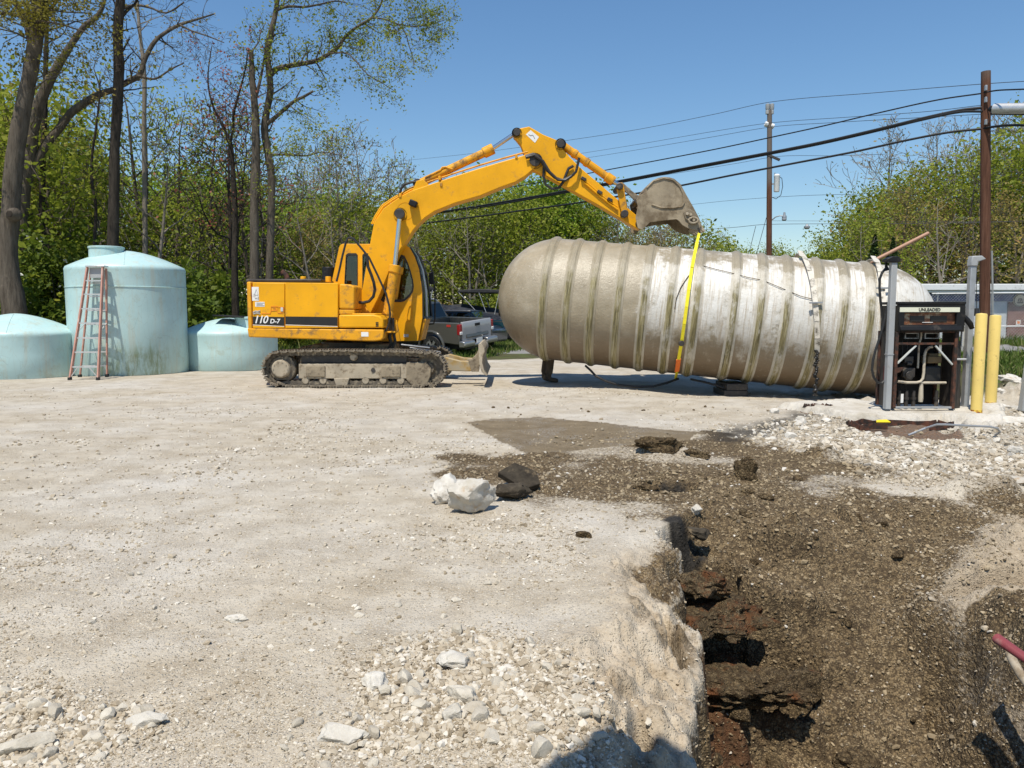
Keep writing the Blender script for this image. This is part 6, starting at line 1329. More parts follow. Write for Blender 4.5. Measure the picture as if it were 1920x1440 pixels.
def fence():
    Y0 = 37.0; zt = W(1850, 550.5, Y0).z; zm = W(1850, 613, Y0).z; x0, x1 = W(1745, 600, Y0).x, W(2150, 600, Y0).x; gz = hz(x0 + 3, Y0)
    root = thing('chain_link_fence', 'galvanised chain-link fence in front of the low building', 'fence', ((x0 + x1) / 2, Y0, gz))
    g = M['galv']
    for z in (zt, zm): B(MB().cyl((x0, Y0, z), (x1, Y0, z + .08), .032, 8), 'rail', M['white'] , root)
    px = 1757
    while px < 2140: X_ = W(px, 600, Y0).x; B(MB().cyl((X_, Y0 + .05, gz - .1), (X_, Y0 + .05, zt + .06), .035, 8), 'fence_post', g, root); px += 100
    m = MB(); s = .145; H = zt - gz; n = int((x1 - x0) / s)
    for k in range(-int(H / s), n):
        for sg in (1, -1):
            xa = x0 + k * s; za, zb_ = gz, zt; xb = xa + H
            if sg < 0: xa, xb = xb, xa
            m.tube([(xa, Y0 - .01 * sg, za), (xb, Y0 - .01 * sg, zb_)], .0055, 3, cap=False)
    o = B(m, 'chain_link_mesh', g, root, smooth=False); o['kind'] = 'stuff'
fence()

# ================================================================== PICKUP TRUCK, BOATS, CARS BEHIND
def wheel(parent, c, r, w, side, grp='wheel'):
    """lathe about local y; side -1: face towards -y"""
    ty = MB().lathe([(r * .62, -w / 2 + .02), (r * .70, -w / 2), (r * .93, -w / 2), (r, -w / 2 + .04), (r, w / 2 - .04), (r * .93, w / 2), (r * .62, w / 2)], c, 30, 'y').build('wheel', M['black'], parent)
    m = MB(); cc = Vector(c)
    m.lathe([(r * .55, side * w * .30), (r * .63, side * w * .46), (r * .66, side * w * .46), (r * .66, side * w * .1)], c, 30, 'y')
    for k in range(6):
        a = k / 6 * 6.283
        for da in (-.13, .13): m.bar(cc + Vector((r * .1 * math.cos(a), side * w * .40, r * .1 * math.sin(a))), cc + Vector((r * .63 * math.cos(a + da), side * w * .42, r * .63 * math.sin(a + da))), .035, .03, (0, 1, 0))
    m.cyl(cc + Vector((0, side * w * .2, 0)), cc + Vector((0, side * w * .46, 0)), r * .15, 12)
    m.build('rim', M['rim'], ty, smooth=False)
    MB().lathe([(1e-4, side * w * .12), (r * .64, side * w * .12), (r * .64, side * w * .14), (1e-4, side * w * .14)], c, 24, 'y').build('brake_disc', M['pinsteel'], ty)
M['rim'] = paint('machined wheel spokes', (.45, .45, .45), .35, .1, 5, metal=.7)
def car_paint(name, col): 
    m = paint(name, col, .28, .04, 2); m.node_tree.nodes['Principled BSDF'].inputs['Coat Weight'].default_value = .6; return m
def pickup():
    p = W(896, 655, 25.2); gz = hz(p.x, p.y)
    root = thing('pickup_truck', 'grey crew cab pickup truck parked tail towards the yard behind the excavator', 'pickup truck', (p.x, p.y, gz), rot=(R(-5), R(-1.0), R(147)))
    body = car_paint('grey car paint', (.075, .072, .062)); tail = body; dk = M['blackplastic']; gl = M['darkglass']
    B_ = lambda m, n, mat, par=root, **k: m.build(n, mat, par, **k)
    def arch(cx, r, z0): return [(cx + r * math.cos(a), .40 + r * math.sin(a)) for a in [math.pi - math.pi * k / 10 for k in range(11)] if .40 + r * math.sin(a) >= z0 - 1e-6]
    # x forward from the tail, y left(+)/right(-), wheel centres at 1.15 and 4.4
    def sidep(y0, y1):
        lo = .45
        pts = [(.04, .50), (.02, .80), (.03, 1.20), (1.76, 1.20), (1.80, 1.17), (3.9, 1.14), (4.9, 1.08), (5.30, .95), (5.36, .6), (5.30, lo)] + arch(4.38, .47, lo)[::-1] + arch(1.15, .47, lo)[::-1]
        return MB().prism(pts, 'y', y0, y1)
    for s in (1, -1):
        B_(sidep(s * .82, s * .925), 'body_side', body, bevel=.03, seg=3)
        for cx in (1.15, 4.38):
            m = MB(); a = [math.pi - math.pi * k / 14 for k in range(15)]
            m.tube([(cx + .50 * math.cos(q), s * .93, .40 + .50 * math.sin(q)) for q in a], .045, 8); B_(m, 'fender_flare', body)
        for cx in (1.15, 4.38): wheel(root, (cx, s * .80, .39), .39, .26, s)
    B_(MB().span((.10, -.80, .62), (1.76, .80, .68)), 'bed_floor', dk); B_(MB().span((1.70, -.80, .68), (1.77, .80, 1.19)), 'bed_front_wall', body)
    tg = B_(MB().prism([(0.0, .60), (-.03, 1.0), (-.02, 1.17), (.0, 1.215), (.06, 1.21), (.06, .60)], 'y', -.79, .79), 'tailgate', car_paint('grey paint with sky reflection', (.34, .34, .345)), bevel=.015)  # tailgate coloured lighter than the body to stand in for its sky reflection
    B_(MB().box((-.035, 0, 1.08), (.03, .26, .09)), 'tailgate_handle', dk, tg, bevel=.01)
    B_(MB().prism([(-.022, .68), (-.045, .72), (-.03, .80), (-.0, .82)], 'y', -.6, .6), 'tailgate_crease', tail, tg)
    for s in (1, -1):
        l = B_(MB().box((.045, s * .865, .98), (.13, .13, .34)), 'tail_light', paint('red lens', (.30, .012, .016), .2, .1), bevel=.02)
        B_(MB().box((.035, s * .865, .87), (.135, .125, .10)), 'reverse_lens', M['white'], l, bevel=.015)
    bumper = paint('chromed bumper', (.42, .42, .42), .28, .05, metal=.8)
    B_(MB().prism([(-.16, .42), (-.19, .50), (-.17, .60), (-.05, .63), (.05, .60), (.05, .42)], 'y', -.93, -.35).prism([(-.16, .42), (-.19, .50), (-.17, .60), (-.05, .63), (.05, .60), (.05, .42)], 'y', .35, .93).prism([(-.14, .40), (-.16, .46), (-.15, .50), (.05, .50), (.05, .40)], 'y', -.36, .36), 'rear_bumper', bumper, bevel=.025)
    B_(MB().box((-.10, 0, .57), (.02, .31, .15)), 'licence_plate', M['white'], smooth=False)
    B_(MB().box((.5, 0, .42), (.9, 1.2, .2)).box((3.0, 0, .42), (4.0, 1.5, .22)), 'chassis', M['black'])
    B_(MB().span((1.85, -.80, .5), (4.2, .80, 1.12)), 'cab_tub', body); B_(MB().prism([(4.2, .5), (4.2, 1.12), (4.85, 1.05), (5.25, .92), (5.3, .5)], 'y', -.80, .80), 'bonnet', body, bevel=.04)
    # greenhouse: tapered
    lo = [(1.80, .86, 1.16), (4.05, .86, 1.14), (4.05, -.86, 1.14), (1.80, -.86, 1.16)]; hi = [(1.98, .66, 1.74), (3.25, .66, 1.76), (3.25, -.66, 1.76), (1.98, -.66, 1.74)]
    B_(MB().add(lo + hi, [(0, 1, 5, 4), (1, 2, 6, 5), (2, 3, 7, 6), (3, 0, 4, 7), (4, 5, 6, 7), (3, 2, 1, 0)]), 'cab', body, bevel=.05, seg=3)
    def quad(a, b_, c, d, n): 
        a, b_, c, d = map(Vector, (a, b_, c, d)); nn = (b_ - a).cross(d - a).normalized() * n
        return MB().add([a + nn, b_ + nn, c + nn, d + nn, a - nn, b_ - nn, c - nn, d - nn], [(0, 1, 2, 3), (7, 6, 5, 4), (0, 4, 5, 1), (1, 5, 6, 2), (2, 6, 7, 3), (3, 7, 4, 0)])
    B_(quad((1.815, -.74, 1.24), (1.815, .74, 1.24), (1.955, .60, 1.68), (1.955, -.60, 1.68), .012), 'rear_window', gl, smooth=False)
    B_(quad((3.95, -.74, 1.20), (3.95, .74, 1.20), (3.30, .60, 1.70), (3.30, -.60, 1.70), .012), 'windscreen', gl, smooth=False)
    for s in (1, -1):
        for a, b_ in ((1.98, 2.72), (2.82, 3.75)): B_(quad((a, s * .842, 1.20), (b_, s * .842, 1.20), (min(b_ - .05, 3.2), s * .685, 1.66), (a + .1, s * .685, 1.66), .012), 'side_window', gl, smooth=False)
        B_(MB().tube([(2.0, s * .55, 1.77), (2.1, s * .55, 1.82), (3.1, s * .55, 1.83), (3.2, s * .55, 1.78)], .02, 8), 'roof_rail', M['alu'])
        B_(MB().box((3.55, s * .98, 1.25), (.10, .16, .15)), 'door_mirror', dk, bevel=.03)
        for x in (2.75, 1.82, 3.8): B_(MB().box((x, s * .927, .85), (.012, .004, .6)), 'door_gap', M['decal_black'], smooth=False)
        for x in (2.0, 2.95): B_(MB().box((x + .1, s * .935, 1.05), (.18, .03, .04)), 'door_handle', body, bevel=.01)
        B_(MB().box((.42, s * .929, 1.10), (.16, .006, .07)), 'red_decal', paint('red decal', (.45, .03, .02), .4), smooth=False)
        B_(MB().box((2.9, s * .93, .36), (1.9, .14, .06)), 'side_step', dk, bevel=.01)
    B_(MB().box((.8, .3, .80), (.5, .35, .2)).box((1.1, -.3, .85), (.3, .5, .3)), 'bed_cargo', M['clod'], bevel=.03)
    return root
pickup()
def boat(label, px, py, Y, yaw, hull_col, bimini=True, L=5.2):
    p = W(px, py, Y); gz = hz(p.x, Y)
    root = thing('boat', label, 'boat', (p.x, Y, gz), rot=(0, 0, R(yaw)), group='covered boats on trailers')
    B_ = lambda m, n, mat, par=root, **k: m.build(n, mat, par, **k); hull = car_paint('boat hull ' + str(px), hull_col)
    st = [(0, .95, .55, 1.15), (.25 * L, 1.05, .5, 1.15), (.55 * L, 1.0, .48, 1.2), (.8 * L, .7, .55, 1.28), (.95 * L, .25, .75, 1.36), (L, .03, 1.0, 1.42)]
    m = MB(); n = 9
    for (x, w, zb, zt) in st:
        for k in range(n): u = k / (n - 1) * 2 - 1; a = abs(u); m.v.append((x, w * math.copysign(min(1, a * 1.25), u) * (.75 + .25 * a), zb + (zt - zb) * max(0, (a - .25) / .75) ** 1.2))
    for i in range(len(st) - 1):
        for k in range(n - 1): q_ = i * n + k; m.f.append((q_, q_ + 1, q_ + n + 1, q_ + n))
    m.f.append(tuple(range(n))); B_(m, 'hull', hull)
    m = MB(); n = 7
    for (x, w, zb, zt), hgt in zip(st, (.15, .45, .62, .40, .18, .04)):
        for k in range(n): u = k / (n - 1) * 2 - 1; m.v.append((x, (w + .02) * u, zt + hgt * (1 - abs(u) ** 1.6) - (.07 if abs(u) > .99 else 0)))
    for i in range(len(st) - 1):
        for k in range(n - 1): q_ = i * n + k; m.f.append((q_, q_ + 1, q_ + n + 1, q_ + n))
    m.f.append(tuple(range(n))); B_(m, 'canvas_cover', M['canvas'], ang=80)
    if bimini:
        B_(MB().prism([(1.0, 2.28), (1.1, 2.42), (2.0, 2.46), (2.9, 2.42), (3.0, 2.30)], 'y', -1.0, 1.0), 'bimini_top', M['canvas'], bevel=.03)
        for s in (-1, 1):
            for x in (1.1, 2.0, 2.9): B_(MB().tube([(1.6 + (x - 2) * .3, s * 1.0, 1.2), (x, s * .98, 2.3)], .015, 6), 'bimini_pole', M['alu'])
    B_(MB().box((-.25, 0, .85), (.35, .4, .9)).box((-.2, 0, 1.35), (.5, .42, .45)), 'outboard_motor', M['blackplastic'], bevel=.08, seg=3)
    for s in (-1, 1): B_(MB().span((0, s * .35 - .04, .36), (L + .9, s * .35 + .04, .44)), 'trailer_beam', M['galv'])
    for s in (-1, 1): wheel(root, (1.6, s * 1.0, .3), .3, .18, s)
    return root
M['canvas'] = paint('black boat canvas', (.022, .022, .025), .8, .25, 3, dirt=(.07, .068, .065), damt=.3)
boat('boat under a black canvas cover with a raised bimini top behind the pickup', 862, 610, 31.5, 187, (.02, .03, .045), True)
boat('teal hulled boat under black canvas right of the pickup', 938, 606, 30.0, 190, (.025, .16, .20), False)
boat('boat with a second bimini top half hidden by the end of the big tank', 985, 615, 35.5, 175, (.35, .40, .38), True)
def car(label, px, Y, yaw, col):
    p = W(px, 600, Y); root = thing('parked_car', label, 'car', (p.x, Y, hz(p.x, Y)), rot=(0, 0, R(yaw)))
    B_ = lambda m, n, mat, par=root, **k: m.build(n, mat, par, **k); bd = car_paint('car body ' + str(px), col)
    B_(MB().prism([(-2.2, .35), (-2.25, .75), (-2.1, .95), (-.9, 1.0), (1.0, .98), (1.9, .85), (2.2, .65), (2.2, .35)], 'y', -.88, .88), 'car_body', bd, bevel=.08, seg=3)
    B_(MB().add([(-1.9, .8, .96), (1.1, .8, .96), (1.1, -.8, .96), (-1.9, -.8, .96), (-1.3, .6, 1.45), (.3, .6, 1.45), (.3, -.6, 1.45), (-1.3, -.6, 1.45)], [(0, 1, 5, 4), (1, 2, 6, 5), (2, 3, 7, 6), (3, 0, 4, 7), (4, 5, 6, 7)]), 'glasshouse', M['darkglass'], bevel=.04)
    B_(MB().box((-.5, 0, 1.47), (1.6, 1.2, .05)), 'roof', bd, bevel=.02)
    for x in (-1.35, 1.35):
        for s in (-1, 1): wheel(root, (x, s * .8, .32), .32, .2, s)
car('dark blue car glimpsed through the trees between tall tank and excavator', 415, 33, 8, (.02, .05, .20))
car('white car on the far side of the woods left of the excavator', 372, 35, 12, (.55, .55, .55))
car('blue car beyond the pickup, its roof showing over the bed', 835, 29.6, 160, (.05, .055, .065))

# ================================================================== UNSEEN CANOPY overhead (corner inferred from its shadow, roof enlarged to block sky light)
def canopy():
    g = G(1205, 1350); h = 4.3; c = Vector((g.x, g.y, 0)) - Vector((SUNV.x / -SUNV.z, SUNV.y / -SUNV.z, 0)) * h
    d1 = Vector((-.68, -.73, 0)).normalized(); d2 = Vector((.62, -.78, 0)).normalized()
    pts = [c + d1 * .3 + Vector((0, 0, 0)), c + (d1 + d2) * .05, c + d2 * .3, c + d2 * 8.0, c + d2 * 8.0 + d1 * 10.0, c + d1 * 10.0]  # roof stretched back and sideways to block sky and deepen the shadow
    root = thing('shade_canopy', 'white filling station canopy corner overhead', 'canopy', (pts[4].x, pts[4].y, 0))
    MB().prism([(p.x, p.y) for p in pts], 'z', h, h + .45).build('canopy_roof', M['white'], root, bevel=.02)
    q_ = c + d1 * 2.6 + d2 * .7; MB().span((q_.x - .12, q_.y - .12, -.1), (q_.x + .12, q_.y + .12, h)).build('canopy_column', M['white'], root, bevel=.01)
canopy()
# ================================================================== TREES
def leaf_mat(name, stops, trans=.35):
    t = NT(name); r = t.attr('rnd'); c = t.ramp(r, stops); t.fin(c, .6, 0, .25)
    tr = t.n.new('ShaderNodeBsdfTranslucent'); t.l.new(c, tr.inputs[0]); mx = t.n.new('ShaderNodeMixShader'); mx.inputs[0].default_value = trans
    t.l.new(t.b.outputs[0], mx.inputs[1]); t.l.new(tr.outputs[0], mx.inputs[2]); t.l.new(mx.outputs[0], t.out.inputs[0]); return t.m
LG = leaf_mat('fresh spring green leaves', [(0, (.09, .13, .012)), (.5, (.24, .29, .03)), (1, (.42, .43, .07))], .5)
LB = leaf_mat('bright maple green leaves', [(0, (.09, .16, .012)), (.5, (.23, .34, .03)), (1, (.40, .48, .065))], .5)
LO = leaf_mat('olive bronze spring leaves', [(0, (.14, .115, .03)), (.4, (.29, .25, .065)), (.8, (.36, .26, .09)), (1, (.38, .20, .09))], .45)
LR = leaf_mat('red maple leaves', [(0, (.20, .055, .045)), (.6, (.38, .13, .09)), (1, (.34, .26, .09))], .4)
LD = leaf_mat('dense understory leaves', [(0, (.05, .085, .011)), (.6, (.145, .20, .022)), (1, (.30, .34, .05))], .42)
LC = leaf_mat('dark conifer needles', [(0, (.02, .042, .012)), (1, (.06, .10, .025))], .15)
LY = leaf_mat('yellow green new leaves', [(0, (.14, .13, .02)), (.5, (.25, .22, .035)), (1, (.30, .29, .06))], .45)
LW = leaf_mat('white blossom', [(0, (.6, .6, .5)), (1, (.8, .8, .72))], .2)
def bark(name, lo, hi):
    t = NT(name); P = t.tc(); c = t.ramp(t.noise(1, 7, .72, t.mapping(P, (9, 9, 1.6))), [(.3, lo), (.7, hi)])
    c = t.mix(t.mr(t.noise(2.2, 5, .6, P), .60, .75, 0, .5), c, tuple(x * 1.5 for x in hi)); t.bump(t.noise(1, 6, .75, t.mapping(P, (16, 16, 2.2))), 1.0, .07); return t.fin(c, .95, 0, .15)
BK = bark('grey brown bark', (.06, .048, .036), (.19, .16, .125)); BD = bark('dark bark', (.022, .018, .014), (.085, .07, .055)); BP = bark('pale grey bark', (.17, .145, .115), (.36, .32, .265))

class Tree:
    rmin = .004
    def __init__(s, seed): s.rg = random.Random(seed); s.np = np.random.default_rng(seed); s.w = MB(); s.tips = []; s.lc = []
    def limb(s, p, d, L, r, lev, maxl, kink=.18, up=.06, kids=4, spread=.75, leafy=True, start=.3):
        rg = s.rg; n = 5 if lev < maxl else 3; pts = [p]; q = Vector(p); d = Vector(d).normalized(); ds = []
        for i in range(n):
            d = (d + Vector((rg.gauss(0, kink), rg.gauss(0, kink), rg.gauss(0, kink) + up))).normalized(); q = q + d * (L / n); pts.append(q.copy()); ds.append(d.copy())
        rs = [max(s.rmin, r * (1 - .75 * i / n)) for i in range(n + 1)]
        s.w.tube(pts, rs, 6 if lev == 0 else (4 if r > .02 else 3), cap=False)
        s.grow(pts, rs, L, lev, maxl, kink, up, kids, spread, leafy, start)
    def grow(s, pts, rs, L, lev, maxl, kink=.18, up=.06, kids=4, spread=.75, leafy=True, start=.3):
        rg = s.rg; n = len(pts) - 1
        if lev >= maxl:
            if leafy: s.tips += [pts[k] for k in range(1, n + 1)]
            return
        for k in range(kids):
            u = start + (1 - start) * (k + rg.random()) / kids; i = min(int(u * n), n - 1); f_ = u * n - i
            b = pts[i].lerp(pts[i + 1], f_); dd = (pts[i + 1] - pts[i]).normalized(); o = dd.orthogonal().normalized(); o.rotate(Matrix.Rotation(rg.uniform(0, 6.283), 3, dd))
            nd = dd * (1 - spread * .6) + o * spread; r = rs[i] * rg.uniform(.42, .62)
            s.limb(b, nd, L * rg.uniform(.42, .66) * (1.15 - .45 * u), r, lev + 1, maxl, kink, up, max(2, kids - 1) if lev + 1 < maxl else kids, spread, leafy, .2)
    def leaves(s, per, size, sp, col_by_height=False):
        if not s.tips: return
        T = np.array([t[:] for t in s.tips]); N = len(T) * int(per) if per >= 1 else int(len(T) * per)
        idx = s.np.integers(0, len(T), N) if per < 1 else np.repeat(np.arange(len(T)), int(per))
        s.lc.append((T[idx] + s.np.normal(0, sp, (len(idx), 3)), size))
    def build_wood(s, name, mat, parent, org=None): return s.w.build(name, mat, parent, ang=60, org=org)
    def build_leaves(s, name, mat, parent, org, flat=.4):
        if not s.lc: return None
        C = np.concatenate([c for c, _ in s.lc]); S = np.concatenate([np.full(len(c), z) for c, z in s.lc]); return leaf_obj(name, C, S, mat, parent, org, s.np)
def leaf_obj(name, C, S, mat, parent, org, rg, up=.35, aspect=.62):
    n = len(C); nr = rg.normal(size=(n, 3)); nr[:, 2] = np.abs(nr[:, 2]) + up; nr /= np.linalg.norm(nr, axis=1)[:, None]
    a = rg.normal(size=(n, 3)); u = np.cross(nr, a); u /= np.linalg.norm(u, axis=1)[:, None] + 1e-9; v = np.cross(nr, u)
    S = S * np.exp(rg.normal(0, .25, n)); h = (S * .5)[:, None]; w = h * aspect
    V = np.stack([C - u * h, C + v * w - u * h * .1, C + u * h, C - v * w - u * h * .1], 1).reshape(-1, 3) - np.array(org)[None]
    F_ = np.arange(n * 4).reshape(n, 4)
    clump = vnoise(C[:, 0] * 1.1 + C[:, 2] * .7, C[:, 1] * 1.1 + C[:, 2] * .9, 5)
    r = np.clip(.5 * rg.random(n) + .5 * clump, 0, 1)
    return np_mesh(name, V, F_, mat, parent, {'rnd': np.repeat(r, 4)})
def make_tree(seed, name, label, cat, h, kind, group):
    """a tree built at the origin, to be copied"""
    T = Tree(seed); rg = T.rg; Z0 = Vector((0, 0, 0)); T.rmin = .012
    root = thing(name, label, cat, (0, 0, 0), group)
    P = dict(full=(LG, BK, 3, .20, .55, 6, 8), bright=(LB, BK, 3, .21, .5, 6, 8), olive=(LO, BK, 3, .17, .5, 6, 6), bare=(LO, BP, 3, .11, .3, 7, .35), sparse=(LG, BK, 3, .14, .35, 6, 2), red=(LR, BD, 3, .12, .3, 6, 1.2), stem=(LG, BP, 2, .14, .35, 5, .8))[kind]
    lm, bk_, ml, ls, sp, kids, per = P
    pts = [Vector((0, 0, -.1))]; d = Vector((rg.gauss(0, .04), rg.gauss(0, .04), 1))
    nn = 8; th = h * (.86 if kind in ('bare', 'sparse', 'red') else .74)
    for i in range(nn): d = (d + Vector((rg.gauss(0, .05), rg.gauss(0, .05), .12))).normalized(); pts.append(pts[-1] + d * th / nn)
    r0 = h * .014; rs = [r0 * (1.25 if i == 0 else 1) * (1 - .8 * i / nn) for i in range(nn + 1)]
    T.w.tube(pts, rs, 8)
    nb = {'full': 13, 'bright': 13, 'olive': 12, 'bare': 12, 'sparse': 11, 'red': 11, 'stem': 7}[kind]
    st = .22 if kind in ('full', 'bright') else .35
    for k in range(nb):
        u = st + (1 - st) * (k + rg.random() * .8) / nb; i = min(int(u * nn), nn - 1); b = pts[i].lerp(pts[i + 1], u * nn - i); a = k * 2.4 + rg.uniform(-.5, .5)
        el = rg.uniform(.25, .75) if kind != 'bare' else rg.uniform(.6, 1.3)
        L = h * (.33 if kind in ('full', 'bright') else .30) * (1.1 - .55 * abs(u - .5)) * rg.uniform(.75, 1.15) * (1.0 if u < .85 else .7)
        T.limb(b, Vector((math.cos(a), math.sin(a), el)), L, rs[i] * .5, 1, ml, .16, .09, kids - 2, .7)
    T.limb(pts[-1], Vector((0, 0, 1)), h * .16, rs[-1], 1, ml, .14, .1, kids - 2, .7)
    T.leaves(per, ls, sp)
    T.build_wood('trunk', bk_, root, Z0); c = T.build_leaves('crown', lm, root, Z0)
    return root
def bush_leaves(rg, n, w, d, h, low=.0):
    """leaf positions in an uneven mound of clumps"""
    k = 26; cl = np.stack([rg.uniform(-w, w, k), rg.uniform(-d, d, k), rg.uniform(low, h, k) * 1.0], 1)
    cl[:, 2] *= np.sqrt(np.clip(1.05 - (cl[:, 0] / w) ** 2 * .8, .1, 1)); i = rg.integers(0, k, n)
    r = rg.normal(size=(n, 3)); r /= np.linalg.norm(r, axis=1)[:, None]; q = cl[i] + r * (rg.random((n, 1)) ** .4) * np.array([.34 * w, .34 * d, .22 * h]); q[:, 2] = np.abs(q[:, 2]); return q
def make_bush(seed, name, label, n, w, d, h, mat, ls, group=None, flowers=0):
    rg = np.random.default_rng(seed); root = thing(name, label, 'shrub', (0, 0, 0), group)
    q = bush_leaves(rg, n, w, d, h); leaf_obj('foliage', q, np.full(n, ls), mat, root, (0, 0, 0), rg)
    m = MB(); r2 = random.Random(seed)
    for k in range(9):
        a = r2.uniform(0, 6.28); t_ = Vector((math.cos(a) * w * .8 * r2.random(), math.sin(a) * d * .8 * r2.random(), h * r2.uniform(.6, .95))); b = Vector((t_.x * .3, t_.y * .3, 0))
        m.tube([b, b.lerp(t_, .5) + Vector((r2.gauss(0, .1), r2.gauss(0, .1), 0)), t_], [.03, .02, .008], 4, cap=False)
    m.build('stem', BD, root, org=Vector((0, 0, 0)))
    if flowers:
        i = rg.integers(0, n, flowers); f_ = q[i] + np.array([0, -.12, .06]); leaf_obj('blossom', f_, np.full(flowers, .12), LW, root, (0, 0, 0), rg, aspect=.9)
    return root
def place(proto, x, y, rz, s, first, label=None, group=None, sz=None):
    o = proto if first else copy_tree(proto)
    o.location = (x, y, hz(x, y) - .05); o.rotation_euler = (0, 0, rz); o.scale = (s, s, (sz or s))
    if label: o['label'] = label
    if group: o['group'] = group
    return o
PR = {}
def proto(kind, v):
    k = (kind, v)
    first = k not in PR
    if first:
        seeds = dict(stem=71, full=11, bright=21, olive=31, bare=41, sparse=51, red=61)
        nm = dict(stem='slim_tree', full='leafy_tree', bright='maple_tree', olive='bronze_leaved_tree', bare='bare_tree', sparse='thin_leaved_tree', red='red_leaved_tree')[kind]
        PR[k] = make_tree(seeds[kind] + v, nm, '-', 'tree', 10.0, kind, '-')
    return PR[k], first
rgt = random.Random(77)
KW = dict(stem='slim pale stemmed tree', full='leafy green tree', bright='bright green maple tree', olive='bronze and olive leaved tree', bare='bare grey twiggy tree', sparse='thinly leaved spring tree', red='sparse tree with reddish new leaves')
def wood(px0, px1, Y0, Y1, n, kinds, htop, where, group, jit=.15):
    for k in range(n):
        px = px0 + (px1 - px0) * (k + rgt.uniform(.1, .9)) / n; Y = rgt.uniform(Y0, Y1); kind = rgt.choice(kinds); v = rgt.randrange(2)
        py = htop(px) if callable(htop) else htop
        hgt = (W(px, py, Y).z) * rgt.uniform(1 - jit, 1 + jit * .3)
        p, first = proto(kind, v); x = W(px, 600, Y).x
        place(p, x, Y, rgt.uniform(0, 6.28), hgt / 10.0 * (1.0 if kind in ('bare', 'sparse', 'red', 'olive') else 1.12), first, KW[kind] + ' ' + where, KW[kind] + 's ' + where)
itp = lambda xs, ys: (lambda x: float(np.interp(x, xs, ys)))
# woods beyond the yard, from left to right
wood(-120, 340, 28, 44, 12, ['full', 'olive', 'full', 'bright', 'sparse'], itp([-100, 0, 130, 200, 340], [60, 100, 230, 330, 340]), 'in the woods behind the pale blue tanks', None)
wood(-620, -110, 27, 40, 9, ['olive', 'full', 'bright', 'full'], 90, 'beyond the left edge of the yard', None)
wood(-100, 120, 24, 34, 5, ['olive', 'olive', 'full'], itp([-100, 40, 120], [90, 130, 250]), 'behind the leaning trunk at far left', None)
wood(330, 660, 33, 48, 12, ['bright', 'full', 'olive', 'sparse', 'bright'], itp([330, 420, 520, 640, 660], [335, 345, 365, 370, 340]), 'in the woods behind the excavator body', None)
wood(560, 930, 42, 58, 14, ['full', 'olive', 'bright', 'olive', 'sparse'], itp([560, 640, 700, 760, 820, 930], [350, 335, 345, 400, 395, 375]), 'in the woods under the boom', None)
wood(900, 1090, 44, 54, 8, ['bright', 'bright', 'full'], itp([900, 960, 1010, 1050, 1090], [350, 342, 340, 345, 380]), 'between the boom and the big tank', None)
wood(1060, 1340, 48, 60, 12, ['olive', 'full', 'olive', 'sparse'], itp([1060, 1120, 1200, 1300, 1340], [380, 392, 410, 420, 425]), 'in the low woods behind the big tank', None)
wood(1330, 1560, 75, 95, 9, ['sparse', 'bare', 'full'], itp([1330, 1400, 1500, 1560], [440, 462, 470, 455]), 'on the far skyline behind the big tank', None)
wood(1560, 1700, 46, 60, 6, ['full', 'sparse', 'full'], itp([1560, 1600, 1650, 1700], [440, 430, 350, 320]), 'at the left end of the right-hand woods', None, .08)
wood(1600, 2080, 45, 62, 14, ['full', 'full', 'sparse', 'olive', 'full'], itp([1600, 1640, 1700, 1760, 1850, 1960, 2080], [400, 345, 318, 295, 275, 255, 230]), 'in the woods behind the low building', None, .26)
wood(1650, 2050, 48, 66, 7, ['bare', 'bare', 'sparse'], itp([1650, 1750, 1850, 1960], [225, 225, 200, 150]), 'towering over the woods behind the low building', None, .08)
wood(560, 740, 36, 46, 5, ['bare', 'bare', 'sparse'], itp([560, 650, 740], [245, 225, 290]), 'standing out over the woods left of the boom', None, .1)
wood(740, 960, 46, 56, 4, ['bare', 'sparse'], itp([740, 800, 960], [300, 310, 335]), 'standing out over the woods under the boom', None, .1)
wood(1040, 1260, 46, 56, 5, ['bare'], itp([1040, 1100, 1180, 1260], [345, 350, 360, 390]), 'rising over the woods behind the bucket', None, .1)
wood(230, 440, 27, 34, 5, ['red', 'red', 'sparse'], itp([230, 330, 440], [150, 140, 190]), 'against the sky between the dark trunks', None, .1)
wood(390, 560, 30, 36, 3, ['red', 'sparse'], itp([390, 560], [200, 260]), 'beside the double-stemmed tree', None, .1)
wood(-40, 340, 25, 36, 9, ['stem'], itp([0, 340], [180, 300]), 'in the woods behind the pale blue tanks', None, .3)
wood(340, 660, 30, 44, 12, ['stem'], 360, 'in the woods behind the excavator body', None, .25)
wood(640, 940, 40, 50, 16, ['stem'], 400, 'in the woods under the boom', None, .2)
wood(1600, 2000, 44, 54, 10, ['stem'], 360, 'in the woods behind the low building', None, .2)
# undergrowth: shrubs one can tell apart along the wood's edge
BU = {}
def bush(kind, px, Y, s, label, group, sz=None):
    first = kind not in BU
    if first:
        BU[kind] = dict(dense=lambda: make_bush(301, 'shrub', '-', 4200, 1.5, 1.1, 2.2, LD, .15), flower=lambda: make_bush(302, 'flowering_shrub', '-', 4500, 1.7, 1.2, 3.2, LD, .14, flowers=70), light=lambda: make_bush(303, 'shrub', '-', 3200, 1.4, 1.2, 2.4, LG, .16), oliv=lambda: make_bush(304, 'shrub', '-', 2600, 1.5, 1.2, 2.0, LO, .13))[kind]()
    x = W(px, 600, Y).x; place(BU[kind], x, Y, rgt.uniform(0, 6.28), s, first, label, group, sz)
for k in range(13): bush(rgt.choice(['dense', 'dense', 'light']), -60 + k * 36 + rgt.uniform(-10, 10), rgt.uniform(22.5, 26), rgt.uniform(.9, 1.25), 'dense green shrub at the wood edge behind the blue tanks', 'shrubs behind the blue tanks')
